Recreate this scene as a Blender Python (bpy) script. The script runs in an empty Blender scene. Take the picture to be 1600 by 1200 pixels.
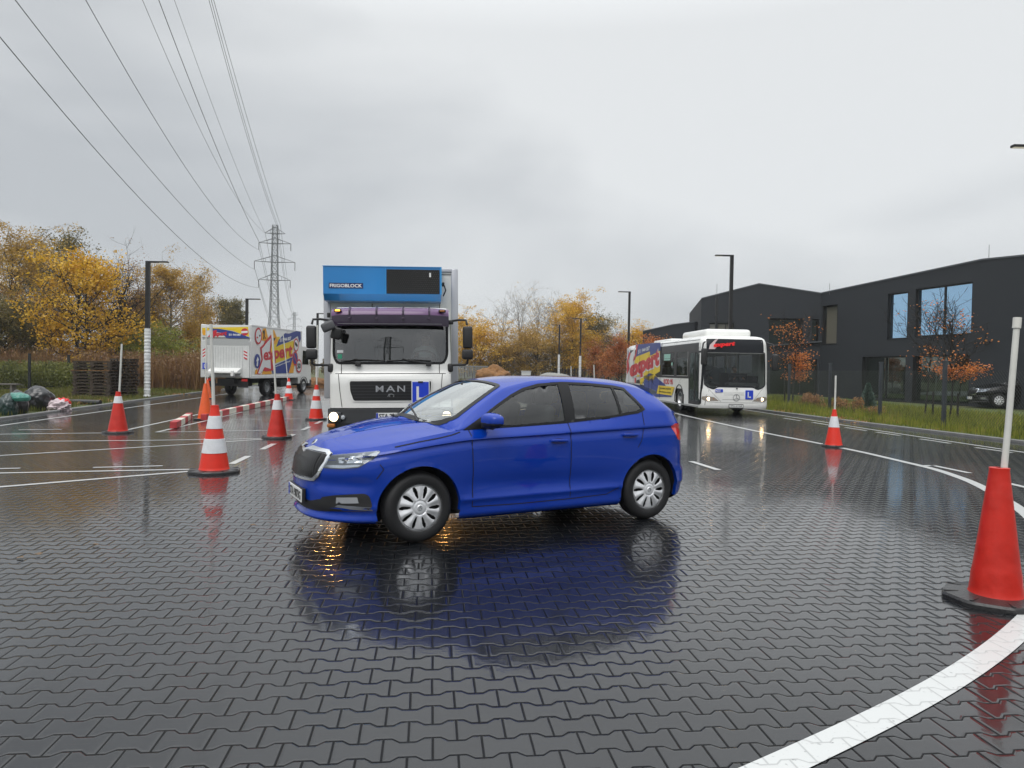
import bpy, bmesh, math, random
import numpy as np
from mathutils import Vector, Matrix, noise
from mathutils.bvhtree import BVHTree
from mathutils.geometry import delaunay_2d_cdt
R = math.radians
random.seed(7)
SC = bpy.context.scene
COL = SC.collection

# ---------------------------------------------------------------- camera
F_PX, CAM_H, HOR, ROLL = 1130.0, 1.52, 578.0, R(1.0)
_p = math.atan((600 - HOR) / F_PX)
_fw = Vector((0, math.cos(_p), -math.sin(_p))); _u0 = Vector((0, math.sin(_p), math.cos(_p))); _r0 = Vector((1, 0, 0))
_rt = _r0 * math.cos(ROLL) + _u0 * math.sin(ROLL); _up = -_r0 * math.sin(ROLL) + _u0 * math.cos(ROLL)
CAMP = Vector((0, 0, CAM_H))
cam_d = bpy.data.cameras.new('camera'); cam = bpy.data.objects.new('camera', cam_d); COL.objects.link(cam)
cam_d.sensor_width = 36; cam_d.lens = F_PX / 1600 * 36; cam_d.clip_start = .1; cam_d.clip_end = 4000
cam.matrix_world = Matrix(((_rt.x, _up.x, -_fw.x, 0), (_rt.y, _up.y, -_fw.y, 0), (_rt.z, _up.z, -_fw.z, CAM_H), (0, 0, 0, 1)))
SC.camera = cam
def ray(x, y): return _fw + _rt * ((x - 800) / F_PX) - _up * ((y - 600) / F_PX)
def gnd(x, y, z=0.0):                      # a point of the photograph that lies on the ground
    d = ray(x, y); return CAMP + d * ((z - CAM_H) / d.z)
def dep(x, y, Y):                          # a point of the photograph at the distance Y
    d = ray(x, y); return CAMP + d * (Y / d.y)
def onplane(x, y, P, n):
    d = ray(x, y); return CAMP + d * ((P - CAMP).dot(n) / d.dot(n))

# ---------------------------------------------------------------- light
SUN_EL, SUN_AZ = R(52), R(200)
w = bpy.data.worlds.new('World'); SC.world = w; w.use_nodes = True
nt = w.node_tree; nt.nodes.clear()
N = nt.nodes.new; L = nt.links.new
out = N('ShaderNodeOutputWorld'); bg = N('ShaderNodeBackground'); L(bg.outputs[0], out.inputs[0])
sky = N('ShaderNodeTexSky'); sky.sky_type = 'NISHITA'; sky.sun_disc = False; sky.sun_elevation = SUN_EL; sky.sun_rotation = SUN_AZ
tc = N('ShaderNodeTexCoord'); mp = N('ShaderNodeMapping'); mp.inputs['Scale'].default_value = (1, 1, 2.4); mp.inputs['Location'].default_value = (13.7, .9, 2.3)
L(tc.outputs['Generated'], mp.inputs[0])
n1 = N('ShaderNodeTexNoise'); n1.inputs['Scale'].default_value = 1.5; n1.inputs['Detail'].default_value = 5; n1.inputs['Roughness'].default_value = .45; n1.inputs['Distortion'].default_value = .25
L(mp.outputs[0], n1.inputs[0])
cr = N('ShaderNodeValToRGB'); cr.color_ramp.elements[0].position = .36; cr.color_ramp.elements[0].color = (.51, .535, .56, 1)
cr.color_ramp.elements[1].position = .60; cr.color_ramp.elements[1].color = (.79, .81, .82, 1)
L(n1.outputs[0], cr.inputs[0])
sep = N('ShaderNodeSeparateXYZ'); L(tc.outputs['Generated'], sep.inputs[0])
# overcast skies are brighter towards the zenith
mr = N('ShaderNodeMapRange'); mr.inputs[1].default_value = .42; mr.inputs[2].default_value = .95; mr.inputs[3].default_value = 1.0; mr.inputs[4].default_value = 2.8; L(sep.outputs['Z'], mr.inputs[0])
ml = N('ShaderNodeVectorMath'); ml.operation = 'SCALE'; L(cr.outputs[0], ml.inputs[0]); L(mr.outputs[0], ml.inputs['Scale'])
sk = N('ShaderNodeVectorMath'); sk.operation = 'SCALE'; sk.inputs['Scale'].default_value = .1; L(sky.outputs[0], sk.inputs[0])
mx = N('ShaderNodeMix'); mx.data_type = 'RGBA'; mx.inputs[0].default_value = .06; L(ml.outputs[0], mx.inputs[6]); L(sk.outputs[0], mx.inputs[7])
L(mx.outputs[2], bg.inputs[0]); bg.inputs[1].default_value = 1.0
sd = bpy.data.lights.new('sun', 'SUN'); sd.energy = 1.3; sd.angle = R(40); sd.color = (1, .97, .93)
so = bpy.data.objects.new('sun', sd); COL.objects.link(so)
so.rotation_euler = (math.pi / 2 - SUN_EL, 0, R(180) - SUN_AZ + R(0))
_sv = Vector((math.sin(SUN_AZ) * math.cos(SUN_EL), math.cos(SUN_AZ) * math.cos(SUN_EL), math.sin(SUN_EL)))
so.rotation_euler = _sv.to_track_quat('Z', 'Y').to_euler()
SC.view_settings.view_transform = 'Standard'; SC.view_settings.look = 'None'; SC.view_settings.exposure = .06; SC.view_settings.gamma = 1
SC.cycles.max_bounces = 8; SC.cycles.transparent_max_bounces = 12; SC.cycles.caustics_reflective = False; SC.cycles.caustics_refractive = False

# ---------------------------------------------------------------- materials
MATS = {}
def mat(name, col=(.5, .5, .5), rough=.5, metal=0, coat=0, var=0, vscale=4, bump=0, bscale=40, emit=None, es=1, spec=.5, coat_r=.03, trans=0, dirt=0, island=0):
    if name in MATS: return MATS[name]
    m = bpy.data.materials.new(name); m.use_nodes = True; MATS[name] = m
    t = m.node_tree; b = t.nodes['Principled BSDF']
    b.inputs['Base Color'].default_value = (*col, 1); b.inputs['Roughness'].default_value = rough; b.inputs['Metallic'].default_value = metal
    b.inputs['Coat Weight'].default_value = coat; b.inputs['Coat Roughness'].default_value = coat_r; b.inputs['Coat IOR'].default_value = 1.5; b.inputs['Specular IOR Level'].default_value = spec
    if trans: b.inputs['Transmission Weight'].default_value = trans
    if var or bump or dirt or island:
        co = t.nodes.new('ShaderNodeTexCoord')
    if var or dirt or island:
        nz = t.nodes.new('ShaderNodeTexNoise'); nz.inputs['Scale'].default_value = vscale; nz.inputs['Detail'].default_value = 6; nz.inputs['Roughness'].default_value = .65
        t.links.new(co.outputs['Object'], nz.inputs[0])
        mrr = t.nodes.new('ShaderNodeMapRange'); mrr.inputs[1].default_value = .25; mrr.inputs[2].default_value = .75; mrr.inputs[3].default_value = 1 - var; mrr.inputs[4].default_value = 1 + var
        t.links.new(nz.outputs[0], mrr.inputs[0])
        v = t.nodes.new('ShaderNodeVectorMath'); v.operation = 'SCALE'; v.inputs[0].default_value = col; t.links.new(mrr.outputs[0], v.inputs['Scale'])
        last = v.outputs[0]
        if island:
            g = t.nodes.new('ShaderNodeNewGeometry'); m2 = t.nodes.new('ShaderNodeMapRange'); m2.inputs[3].default_value = 1 - island; m2.inputs[4].default_value = 1 + island
            t.links.new(g.outputs['Random Per Island'], m2.inputs[0]); v2 = t.nodes.new('ShaderNodeVectorMath'); v2.operation = 'SCALE'
            t.links.new(last, v2.inputs[0]); t.links.new(m2.outputs[0], v2.inputs['Scale']); last = v2.outputs[0]
        t.links.new(last, b.inputs['Base Color'])
        m3 = t.nodes.new('ShaderNodeMapRange'); m3.inputs[3].default_value = max(.02, rough - .12 * (1 if rough > .15 else .1)); m3.inputs[4].default_value = rough + .12 * (1 if rough > .15 else .2)
        t.links.new(nz.outputs[0], m3.inputs[0]); t.links.new(m3.outputs[0], b.inputs['Roughness'])
    if bump:
        n2 = t.nodes.new('ShaderNodeTexNoise'); n2.inputs['Scale'].default_value = bscale; n2.inputs['Detail'].default_value = 4
        t.links.new(co.outputs['Object'], n2.inputs[0]); bp = t.nodes.new('ShaderNodeBump'); bp.inputs['Strength'].default_value = bump; bp.inputs['Distance'].default_value = .02
        t.links.new(n2.outputs[0], bp.inputs['Height']); t.links.new(bp.outputs[0], b.inputs['Normal'])
    if emit:
        b.inputs['Emission Color'].default_value = (*emit, 1); b.inputs['Emission Strength'].default_value = es
    return m
def glass(name, tint=(.6, .68, .66), refl=1.0, rough=0.0, rcol=(1, 1, 1), ior=1.5, base=0.0, solid=None):
    if name in MATS: return MATS[name]
    m = bpy.data.materials.new(name); m.use_nodes = True; MATS[name] = m; t = m.node_tree; t.nodes.clear()
    o = t.nodes.new('ShaderNodeOutputMaterial'); mxx = t.nodes.new('ShaderNodeMixShader')
    if solid: a = t.nodes.new('ShaderNodeBsdfDiffuse'); a.inputs[0].default_value = (*solid, 1)
    else: a = t.nodes.new('ShaderNodeBsdfTransparent'); a.inputs[0].default_value = (*tint, 1)
    g = t.nodes.new('ShaderNodeBsdfGlossy'); g.inputs[0].default_value = (*rcol, 1); g.inputs['Roughness'].default_value = rough
    fr = t.nodes.new('ShaderNodeFresnel'); fr.inputs[0].default_value = ior
    ma = t.nodes.new('ShaderNodeMath'); ma.operation = 'MULTIPLY_ADD'; ma.inputs[1].default_value = 1.5 * refl; ma.inputs[2].default_value = base; ma.use_clamp = True
    t.links.new(fr.outputs[0], ma.inputs[0]); t.links.new(ma.outputs[0], mxx.inputs[0]); t.links.new(a.outputs[0], mxx.inputs[1]); t.links.new(g.outputs[0], mxx.inputs[2]); t.links.new(mxx.outputs[0], o.inputs[0])
    return m
def leafmat(name, cols, scale=.8, tr=.35):
    if name in MATS: return MATS[name]
    m = bpy.data.materials.new(name); m.use_nodes = True; MATS[name] = m; t = m.node_tree; t.nodes.clear()
    o = t.nodes.new('ShaderNodeOutputMaterial'); co = t.nodes.new('ShaderNodeTexCoord')
    nz = t.nodes.new('ShaderNodeTexNoise'); nz.inputs['Scale'].default_value = scale; nz.inputs['Detail'].default_value = 3; t.links.new(co.outputs['Object'], nz.inputs[0])
    g = t.nodes.new('ShaderNodeNewGeometry'); ma = t.nodes.new('ShaderNodeMath'); ma.operation = 'MULTIPLY_ADD'; ma.inputs[1].default_value = .5
    t.links.new(g.outputs['Random Per Island'], ma.inputs[0]); m2 = t.nodes.new('ShaderNodeMapRange'); m2.inputs[1].default_value = .3; m2.inputs[2].default_value = .7; m2.inputs[3].default_value = -.05; m2.inputs[4].default_value = .55
    t.links.new(nz.outputs[0], m2.inputs[0]); t.links.new(m2.outputs[0], ma.inputs[2])
    c = t.nodes.new('ShaderNodeValToRGB'); e = c.color_ramp.elements
    while len(e) < len(cols): e.new(.5)
    for i, k in enumerate(cols): e[i].position = i / (len(cols) - 1); e[i].color = (*k, 1)
    t.links.new(ma.outputs[0], c.inputs[0])
    d = t.nodes.new('ShaderNodeBsdfPrincipled'); d.inputs['Roughness'].default_value = .45; tl = t.nodes.new('ShaderNodeBsdfTranslucent'); ms = t.nodes.new('ShaderNodeMixShader'); ms.inputs[0].default_value = tr
    t.links.new(c.outputs[0], d.inputs['Base Color']); t.links.new(c.outputs[0], tl.inputs[0]); t.links.new(d.outputs[0], ms.inputs[1]); t.links.new(tl.outputs[0], ms.inputs[2]); t.links.new(ms.outputs[0], o.inputs[0])
    return m

# paving: interlocking I-shaped pavers laid in courses, wet
PYAW = R(6.4)
def paver_mat(name, paint=None):
    m = bpy.data.materials.new(name); m.use_nodes = True; t = m.node_tree; b = t.nodes['Principled BSDF']
    def M(op, a, b_=None, c=None, cl=False):
        n = t.nodes.new('ShaderNodeMath'); n.operation = op; n.use_clamp = cl
        for i, v in enumerate((a, b_, c)):
            if v is None: continue
            if isinstance(v, (int, float)): n.inputs[i].default_value = v
            else: t.links.new(v, n.inputs[i])
        return n.outputs[0]
    co = t.nodes.new('ShaderNodeTexCoord'); mpp = t.nodes.new('ShaderNodeMapping'); mpp.inputs['Rotation'].default_value = (0, 0, -PYAW); mpp.inputs['Location'].default_value = (.07, .03, 0)
    t.links.new(co.outputs['Object'], mpp.inputs[0])
    wob = t.nodes.new('ShaderNodeTexNoise'); wob.inputs['Scale'].default_value = 1.1; wob.inputs['Detail'].default_value = 2; t.links.new(mpp.outputs[0], wob.inputs[0])
    s = t.nodes.new('ShaderNodeSeparateXYZ'); t.links.new(mpp.outputs[0], s.inputs[0])
    u = M('ADD', s.outputs[0], M('MULTIPLY', M('SUBTRACT', wob.outputs[0], .5), .02)); v = M('ADD', s.outputs[1], M('MULTIPLY', M('SUBTRACT', wob.outputs[0], .5), .014))
    LB, HB, A = .20, .142, .0148
    uu = M('DIVIDE', u, LB); vv = M('DIVIDE', v, HB)
    # trapezoid wave of u, period one paver
    tri = M('SUBTRACT', M('MULTIPLY', M('ABSOLUTE', M('SUBTRACT', M('FRACT', uu), .5)), 4), 1)      # +1 at the joint, -1 half way
    trap = M('MINIMUM', M('MAXIMUM', M('MULTIPLY', tri, 3.2), -1), 1)
    n0 = M('ROUND', vv)
    par = M('SUBTRACT', 1, M('MULTIPLY', M('ABSOLUTE', M('MODULO', n0, 2)), 2))
    db = M('SUBTRACT', v, M('ADD', M('MULTIPLY', n0, HB), M('MULTIPLY', M('MULTIPLY', par, trap), A)))
    above = M('GREATER_THAN', db, 0)
    row = M('SUBTRACT', n0, M('SUBTRACT', 1, above))          # row n lies above boundary n
    # boundary n bulges up at the joints of row n-1 (which is below it)
    half = M('MULTIPLY', M('ADD', M('ABSOLUTE', M('MODULO', row, 2)), 1), .5)
    cu = M('ADD', uu, half)
    fj = M('FRACT', cu)
    dj = M('MULTIPLY', M('MINIMUM', fj, M('SUBTRACT', 1, fj)), LB)
    d = M('MINIMUM', M('ABSOLUTE', db), dj)
    groove = t.nodes.new('ShaderNodeMapRange'); groove.interpolation_type = 'SMOOTHSTEP'; groove.inputs[1].default_value = .0015; groove.inputs[2].default_value = .0072
    t.links.new(d, groove.inputs[0]); h = groove.outputs[0]
    idv = t.nodes.new('ShaderNodeCombineXYZ'); t.links.new(M('FLOOR', cu), idv.inputs[0]); t.links.new(row, idv.inputs[1])
    wn = t.nodes.new('ShaderNodeTexWhiteNoise'); wn.noise_dimensions = '2D'; t.links.new(idv.outputs[0], wn.inputs[0])
    ws = t.nodes.new('ShaderNodeSeparateXYZ'); t.links.new(wn.outputs['Color'], ws.inputs[0])
    tilt = M('ADD', M('MULTIPLY', M('SUBTRACT', fj, .5), M('MULTIPLY', M('SUBTRACT', ws.outputs[0], .5), .22)), M('MULTIPLY', db, M('MULTIPLY', M('SUBTRACT', ws.outputs[1], .5), 1.5)))
    big = t.nodes.new('ShaderNodeTexNoise'); big.inputs['Scale'].default_value = .33; big.inputs['Detail'].default_value = 5; big.inputs['Roughness'].default_value = .6; t.links.new(co.outputs['Object'], big.inputs[0])
    fine = t.nodes.new('ShaderNodeTexNoise'); fine.inputs['Scale'].default_value = 260; fine.inputs['Detail'].default_value = 3; t.links.new(co.outputs['Object'], fine.inputs[0])
    mid = t.nodes.new('ShaderNodeTexNoise'); mid.inputs['Scale'].default_value = 9; mid.inputs['Detail'].default_value = 4; t.links.new(co.outputs['Object'], mid.inputs[0])
    wet = t.nodes.new('ShaderNodeMapRange'); wet.inputs[1].default_value = .36; wet.inputs[2].default_value = .62; t.links.new(big.outputs[0], wet.inputs[0])   # 1 = standing water
    hh = M('ADD', h, M('ADD', M('MULTIPLY', tilt, .45), M('ADD', M('MULTIPLY', fine.outputs[0], .05), M('MULTIPLY', mid.outputs[0], .16))))
    bp = t.nodes.new('ShaderNodeBump'); bp.inputs['Distance'].default_value = .0042; bp.inputs['Strength'].default_value = .8 if not paint else .25
    t.links.new(hh, bp.inputs['Height']); t.links.new(bp.outputs[0], b.inputs['Normal'])
    bc = t.nodes.new('ShaderNodeBump'); bc.inputs['Distance'].default_value = .0034 if not paint else .0015; bc.inputs['Strength'].default_value = .9
    bev = t.nodes.new('ShaderNodeMapRange'); bev.interpolation_type = 'SMOOTHERSTEP'; bev.inputs[1].default_value = .001; bev.inputs[2].default_value = .020; t.links.new(d, bev.inputs[0])
    mid2 = t.nodes.new('ShaderNodeTexNoise'); mid2.inputs['Scale'].default_value = 22; mid2.inputs['Detail'].default_value = 3; t.links.new(co.outputs['Object'], mid2.inputs[0])
    wsf = M('SUBTRACT', 1.15, M('MULTIPLY', wet.outputs[0], .55))
    t.links.new(M('ADD', M('MULTIPLY', h, .55), M('MULTIPLY', wsf, M('ADD', M('MULTIPLY', bev.outputs[0], .34), M('ADD', M('MULTIPLY', tilt, 1.15), M('ADD', M('MULTIPLY', mid.outputs[0], .30), M('MULTIPLY', mid2.outputs[0], .16)))))), bc.inputs['Height']); t.links.new(bc.outputs[0], b.inputs['Coat Normal'])
    # colour: anthracite concrete, dark joints, a brownish silt in places
    base = t.nodes.new('ShaderNodeMix'); base.data_type = 'RGBA'
    silt = t.nodes.new('ShaderNodeTexNoise'); silt.inputs['Scale'].default_value = .16; silt.inputs['Detail'].default_value = 6; t.links.new(co.outputs['Object'], silt.inputs[0])
    sm = t.nodes.new('ShaderNodeMapRange'); sm.inputs[1].default_value = .54; sm.inputs[2].default_value = .85; t.links.new(silt.outputs[0], sm.inputs[0])
    t.links.new(sm.outputs[0], base.inputs[0])
    base.inputs[6].default_value = (.0062, .0073, .009, 1); base.inputs[7].default_value = (.020, .014, .010, 1)
    sc = t.nodes.new('ShaderNodeVectorMath'); sc.operation = 'SCALE'; t.links.new(base.outputs[2], sc.inputs[0])
    t.links.new(M('MULTIPLY', M('ADD', .35, M('MULTIPLY', h, .65)), M('ADD', .78, M('MULTIPLY', ws.outputs[2], .44))), sc.inputs['Scale'])
    last = sc.outputs[0]
    if paint:
        pm = t.nodes.new('ShaderNodeMix'); pm.data_type = 'RGBA'; t.links.new(last, pm.inputs[6])
        wear = t.nodes.new('ShaderNodeTexNoise'); wear.inputs['Scale'].default_value = 30; wear.inputs['Detail'].default_value = 6; t.links.new(co.outputs['Object'], wear.inputs[0])
        wm = t.nodes.new('ShaderNodeMapRange'); wm.inputs[1].default_value = .20; wm.inputs[2].default_value = .36; t.links.new(wear.outputs[0], wm.inputs[0])
        t.links.new(M('MULTIPLY', M('ADD', .72, M('MULTIPLY', h, .28)), wm.outputs[0]), pm.inputs[0]); pm.inputs[7].default_value = (*paint, 1); last = pm.outputs[2]
    t.links.new(last, b.inputs['Base Color'])
    b.inputs['Roughness'].default_value = .38; b.inputs['Specular IOR Level'].default_value = .06 if not paint else .2
    t.links.new(M('MULTIPLY', M('ADD', .12, M('MULTIPLY', h, .88)), 1.0 if not paint else .5), b.inputs['Coat Weight']); b.inputs['Coat IOR'].default_value = 1.60 if not paint else 1.33
    cr_ = t.nodes.new('ShaderNodeMapRange'); cr_.inputs[3].default_value = .13; cr_.inputs[4].default_value = .045; t.links.new(wet.outputs[0], cr_.inputs[0])
    t.links.new(M('ADD', cr_.outputs[0], M('MULTIPLY', M('SUBTRACT', 1, h), .15)), b.inputs['Coat Roughness'])
    return m

# ---------------------------------------------------------------- object helpers
def link(o, parent=None):
    COL.objects.link(o)
    if parent is not None: o.parent = parent
    return o
def mesh_obj(name, verts, faces, m, parent=None, smooth=False, mi=None, sharp=None):
    me = bpy.data.meshes.new(name); me.from_pydata([tuple(v) for v in verts], [], [tuple(f) for f in faces]); 
    ms = m if isinstance(m, (list, tuple)) else [m]
    for k in ms: me.materials.append(k)
    if mi is not None: me.polygons.foreach_set('material_index', np.array(mi, dtype=np.int32))
    if smooth: me.polygons.foreach_set('use_smooth', [True] * len(me.polygons))
    me.update()
    if smooth and sharp: me.set_sharp_from_angle(angle=R(sharp))
    return link(bpy.data.objects.new(name, me), parent)
def thing(name, label, cat, loc=(0, 0, 0), rz=0, group=None):
    o = bpy.data.objects.new(name, None); link(o); o.location = loc; o.rotation_euler = (0, 0, rz); o.empty_display_size = .3
    return tag(o, label, cat, group)
def tag(o, label=None, cat=None, group=None, kind=None):
    if label: o['label'] = label
    if cat: o['category'] = cat
    if group: o['group'] = group
    if kind: o['kind'] = kind
    return o
def dup(root, loc=None, rz=None, label=None, group=None):
    r = root.copy(); link(r)
    if loc is not None: r.location = loc
    if rz is not None: r.rotation_euler = (0, 0, rz)
    if label: r['label'] = label
    if group: r['group'] = group
    for ch in root.children:
        c = ch.copy(); link(c, r)
        for g in ch.children:
            d = g.copy(); link(d, c)
    return r
class MB:
    """collects boxes, tubes, lathes and prisms into one mesh"""
    def __init__(s): s.v = []; s.f = []; s.m = []
    def add(s, vs, fs, mi=0):
        k = len(s.v); s.v += [tuple(v) for v in vs]; s.f += [tuple(i + k for i in f) for f in fs]; s.m += [mi] * len(fs); return s
    def box(s, c, d, mi=0, rot=None, bev=0, seg=2):
        bm = bmesh.new(); bmesh.ops.create_cube(bm, size=1)
        bmesh.ops.scale(bm, vec=d, verts=bm.verts)
        if bev: bmesh.ops.bevel(bm, geom=list(bm.edges), offset=min(bev, min(d) * .49), segments=seg, affect='EDGES', profile=.5)
        if rot: bmesh.ops.rotate(bm, matrix=(rot if isinstance(rot, Matrix) else Matrix.Rotation(rot, 3, 'Z')), verts=bm.verts)
        bmesh.ops.translate(bm, vec=c, verts=bm.verts)
        bm.verts.index_update(); s.add([v.co[:] for v in bm.verts], [[v.index for v in f.verts] for f in bm.faces], mi); bm.free(); return s
    def tube(s, pts, r, n=8, mi=0, cap=True):
        pts = [Vector(p) for p in pts]; rs = r if isinstance(r, (list, tuple)) else [r] * len(pts)
        vs = []; fs = []; prev = None
        for i, p in enumerate(pts):
            d = (pts[min(i + 1, len(pts) - 1)] - pts[max(i - 1, 0)]).normalized()
            if prev is None: a = d.orthogonal().normalized()
            else:
                a = prev - d * prev.dot(d); a = a.normalized() if a.length > 1e-6 else d.orthogonal().normalized()
            prev = a; b = d.cross(a)
            for k in range(n):
                t = 2 * math.pi * k / n; vs.append(p + (a * math.cos(t) + b * math.sin(t)) * rs[i])
        for i in range(len(pts) - 1):
            for k in range(n): fs.append((i * n + k, i * n + (k + 1) % n, (i + 1) * n + (k + 1) % n, (i + 1) * n + k))
        if cap: fs += [tuple(range(n - 1, -1, -1)), tuple((len(pts) - 1) * n + k for k in range(n))]
        return s.add(vs, fs, mi)
    def lathe(s, prof, c=(0, 0, 0), axis='Z', n=32, mi=0):
        vs = []; fs = []
        for (r, h) in prof:
            for k in range(n):
                t = 2 * math.pi * k / n; a, b = r * math.cos(t), r * math.sin(t)
                p = (a, b, h) if axis == 'Z' else ((a, h, b) if axis == 'Y' else (h, a, b)); vs.append((p[0] + c[0], p[1] + c[1], p[2] + c[2]))
        m = len(prof)
        for i in range(m - 1):
            for k in range(n): fs.append((i * n + k, i * n + (k + 1) % n, (i + 1) * n + (k + 1) % n, (i + 1) * n + k))
        return s.add(vs, fs, mi)
    def prism(s, poly, axis, a0, a1, mi=0):
        """poly in the two other axes, extruded along axis"""
        def P(q, h): return (h, q[0], q[1]) if axis == 'X' else ((q[0], h, q[1]) if axis == 'Y' else (q[0], q[1], h))
        n = len(poly); vs = [P(q, a0) for q in poly] + [P(q, a1) for q in poly]
        fs = [tuple(range(n)), tuple(range(2 * n - 1, n - 1, -1))] + [(i, n + i, n + (i + 1) % n, (i + 1) % n) for i in range(n)]
        return s.add(vs, fs, mi)
    def build(s, name, m, parent=None, smooth=False, sharp=35):
        o = mesh_obj(name, s.v, s.f, m, parent, smooth, s.m if isinstance(m, (list, tuple)) else None, None)
        bm = bmesh.new(); bm.from_mesh(o.data); bmesh.ops.recalc_face_normals(bm, faces=bm.faces); bm.to_mesh(o.data); bm.free()
        if smooth: o.data.set_sharp_from_angle(angle=R(sharp))
        return o
_fc = {}
def text(parent, name, s, m, org, xd, yd, wid, hgt, ext=.004, bold=.02, shear=0, flat=False):
    """lettering filling wid x hgt at org, raised off the surface along xd x yd"""
    key = (s, bold, shear)
    if key not in _fc:
        c = bpy.data.curves.new('t', 'FONT'); c.body = s; c.offset = bold; c.resolution_u = 3; c.shear = shear
        o = bpy.data.objects.new('t', c); COL.objects.link(o); bpy.context.view_layer.update()
        me = o.evaluated_get(bpy.context.evaluated_depsgraph_get()).to_mesh()
        vs = np.array([v.co[:] for v in me.vertices]); fs = [tuple(p.vertices) for p in me.polygons]
        o.to_mesh_clear(); bpy.data.objects.remove(o); bpy.data.curves.remove(c); _fc[key] = (vs, fs)
    vs, fs = _fc[key]; lo = vs.min(0); hi = vs.max(0)
    xd = Vector(xd).normalized(); yd = Vector(yd).normalized(); n = xd.cross(yd).normalized(); org = Vector(org)
    V = [org + xd * ((v[0] - lo[0]) / (hi[0] - lo[0]) * wid) + yd * ((v[1] - lo[1]) / (hi[1] - lo[1]) * hgt) + n * ext for v in vs]
    return mesh_obj(name, V, fs, m, parent)
def inpoly(p, poly):
    x, y = p; c = False; j = len(poly) - 1
    for i in range(len(poly)):
        xi, yi = poly[i][0], poly[i][1]; xj, yj = poly[j][0], poly[j][1]
        if (yi > y) != (yj > y) and x < (xj - xi) * (y - yi) / (yj - yi) + xi: c = not c
        j = i
    return c
def dens(poly, step, closed=True):
    o = []; n = len(poly)
    for i in range(n if closed else n - 1):
        a = Vector(poly[i]); b = Vector(poly[(i + 1) % n]); k = max(1, int((b - a).length / step))
        for j in range(k): o.append(a.lerp(b, j / k))
    if not closed: o.append(Vector(poly[-1]))
    return o
def offs(poly, d):
    """grow (d>0) a polygon"""
    n = len(poly); P = [Vector(p) for p in poly]; ar = sum(P[i].x * P[(i + 1) % n].y - P[(i + 1) % n].x * P[i].y for i in range(n)); sg = 1 if ar > 0 else -1
    o = []
    for i in range(n):
        e1 = (P[i] - P[i - 1]).normalized(); e2 = (P[(i + 1) % n] - P[i]).normalized()
        n1 = Vector((e1.y, -e1.x)) * sg; n2 = Vector((e2.y, -e2.x)) * sg; b = (n1 + n2)
        if b.length < 1e-6: b = n1
        b.normalize(); o.append(P[i] + b * (d / max(.35, b.dot(n1))))
    return o
def rnd(poly, r=.02, k=4):
    """round the corners of a polygon"""
    o = []; n = len(poly)
    for i in range(n):
        p = Vector(poly[i]); a = Vector(poly[i - 1]); b = Vector(poly[(i + 1) % n]); q = min(r, (a - p).length * .45, (b - p).length * .45)
        s = p + (a - p).normalized() * q; e = p + (b - p).normalized() * q
        for j in range(k + 1):
            t = j / k; o.append(s * (1 - t) ** 2 + p * 2 * t * (1 - t) + e * t * t)
    return o
def ell(cx, cy, rx, ry, n=24): return [Vector((cx + rx * math.cos(2 * math.pi * i / n), cy + ry * math.sin(2 * math.pi * i / n))) for i in range(n)]
def cdt(poly, holes=(), step=.03):
    pts = dens(poly, step); loops = [list(range(len(pts)))]; V = list(pts)
    for h in holes:
        hp = dens(h, step); loops.append(list(range(len(V), len(V) + len(hp)))); V += hp
    E = [(l[i], l[(i + 1) % len(l)]) for l in loops for i in range(len(l))]
    xs = [p.x for p in poly_v(poly)]; ys = [p.y for p in poly_v(poly)]
    sh = offs(poly, -step * .6)
    x = min(xs); 
    while x < max(xs):
        y = min(ys)
        while y < max(ys):
            q = (x + step * .11, y + step * .07)
            if inpoly(q, sh): V.append(Vector(q))
            y += step
        x += step
    rv, re, rf, *_ = delaunay_2d_cdt(V, E, [], 0, 1e-6)
    F = []
    for f in rf:
        c = sum((rv[i] for i in f), Vector((0, 0))) / len(f)
        if inpoly(c, poly) and not any(inpoly(c, h) for h in holes): F.append(tuple(f))
    return rv, F
def poly_v(p): return [Vector(q) for q in p]
def patch(bvh, poly, axis, sgn, off, holes=(), step=.03, far=3, mb=None, mi=0):
    """a polygon drawn in the view along an axis, laid onto the surface below it; returns verts, faces"""
    rv, F = cdt(poly, holes, step); V = []; ok = []
    for p in rv:
        if axis == 'Y': o = Vector((p.x, sgn * far, p.y)); d = Vector((0, -sgn, 0))
        elif axis == 'X': o = Vector((sgn * far, p.x, p.y)); d = Vector((-sgn, 0, 0))
        elif isinstance(axis, float): u = Vector((math.cos(axis), sgn * math.sin(axis), 0)); tt_ = Vector((-math.sin(axis), sgn * math.cos(axis), 0)); o = tt_ * p.x + Vector((0, 0, p.y)) + u * far; d = -u
        else: o = Vector((p.x, p.y, sgn * far)); d = Vector((0, 0, -sgn))
        h, n, i, _ = bvh.ray_cast(o, d)
        if h is None: V.append(Vector((0, 0, 0))); ok.append(False)
        else:
            if n.dot(d) > 0: n = -n
            V.append(h + n * off); ok.append(True)
    G = []
    for f in F:
        if all(ok[i] for i in f):
            a, b, c = V[f[0]], V[f[1]], V[f[2]]
            if max((a - b).length, (b - c).length, (c - a).length) > step * 4.5 + .03: continue
            nn = (b - a).cross(c - a); dd = -d
            G.append(f if nn.dot(dd) > 0 else tuple(reversed(f)))
    if mb is not None: mb.add(V, G, mi)
    return V, G
def line_poly(pts, w):
    """a stroke of width w along a polyline, as a polygon"""
    P = [Vector(p) for p in pts]; a = []; b = []
    for i, p in enumerate(P):
        d = (P[min(i + 1, len(P) - 1)] - P[max(i - 1, 0)]).normalized(); n = Vector((-d.y, d.x)) * (w / 2); a.append(p + n); b.append(p - n)
    return a + b[::-1]
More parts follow.
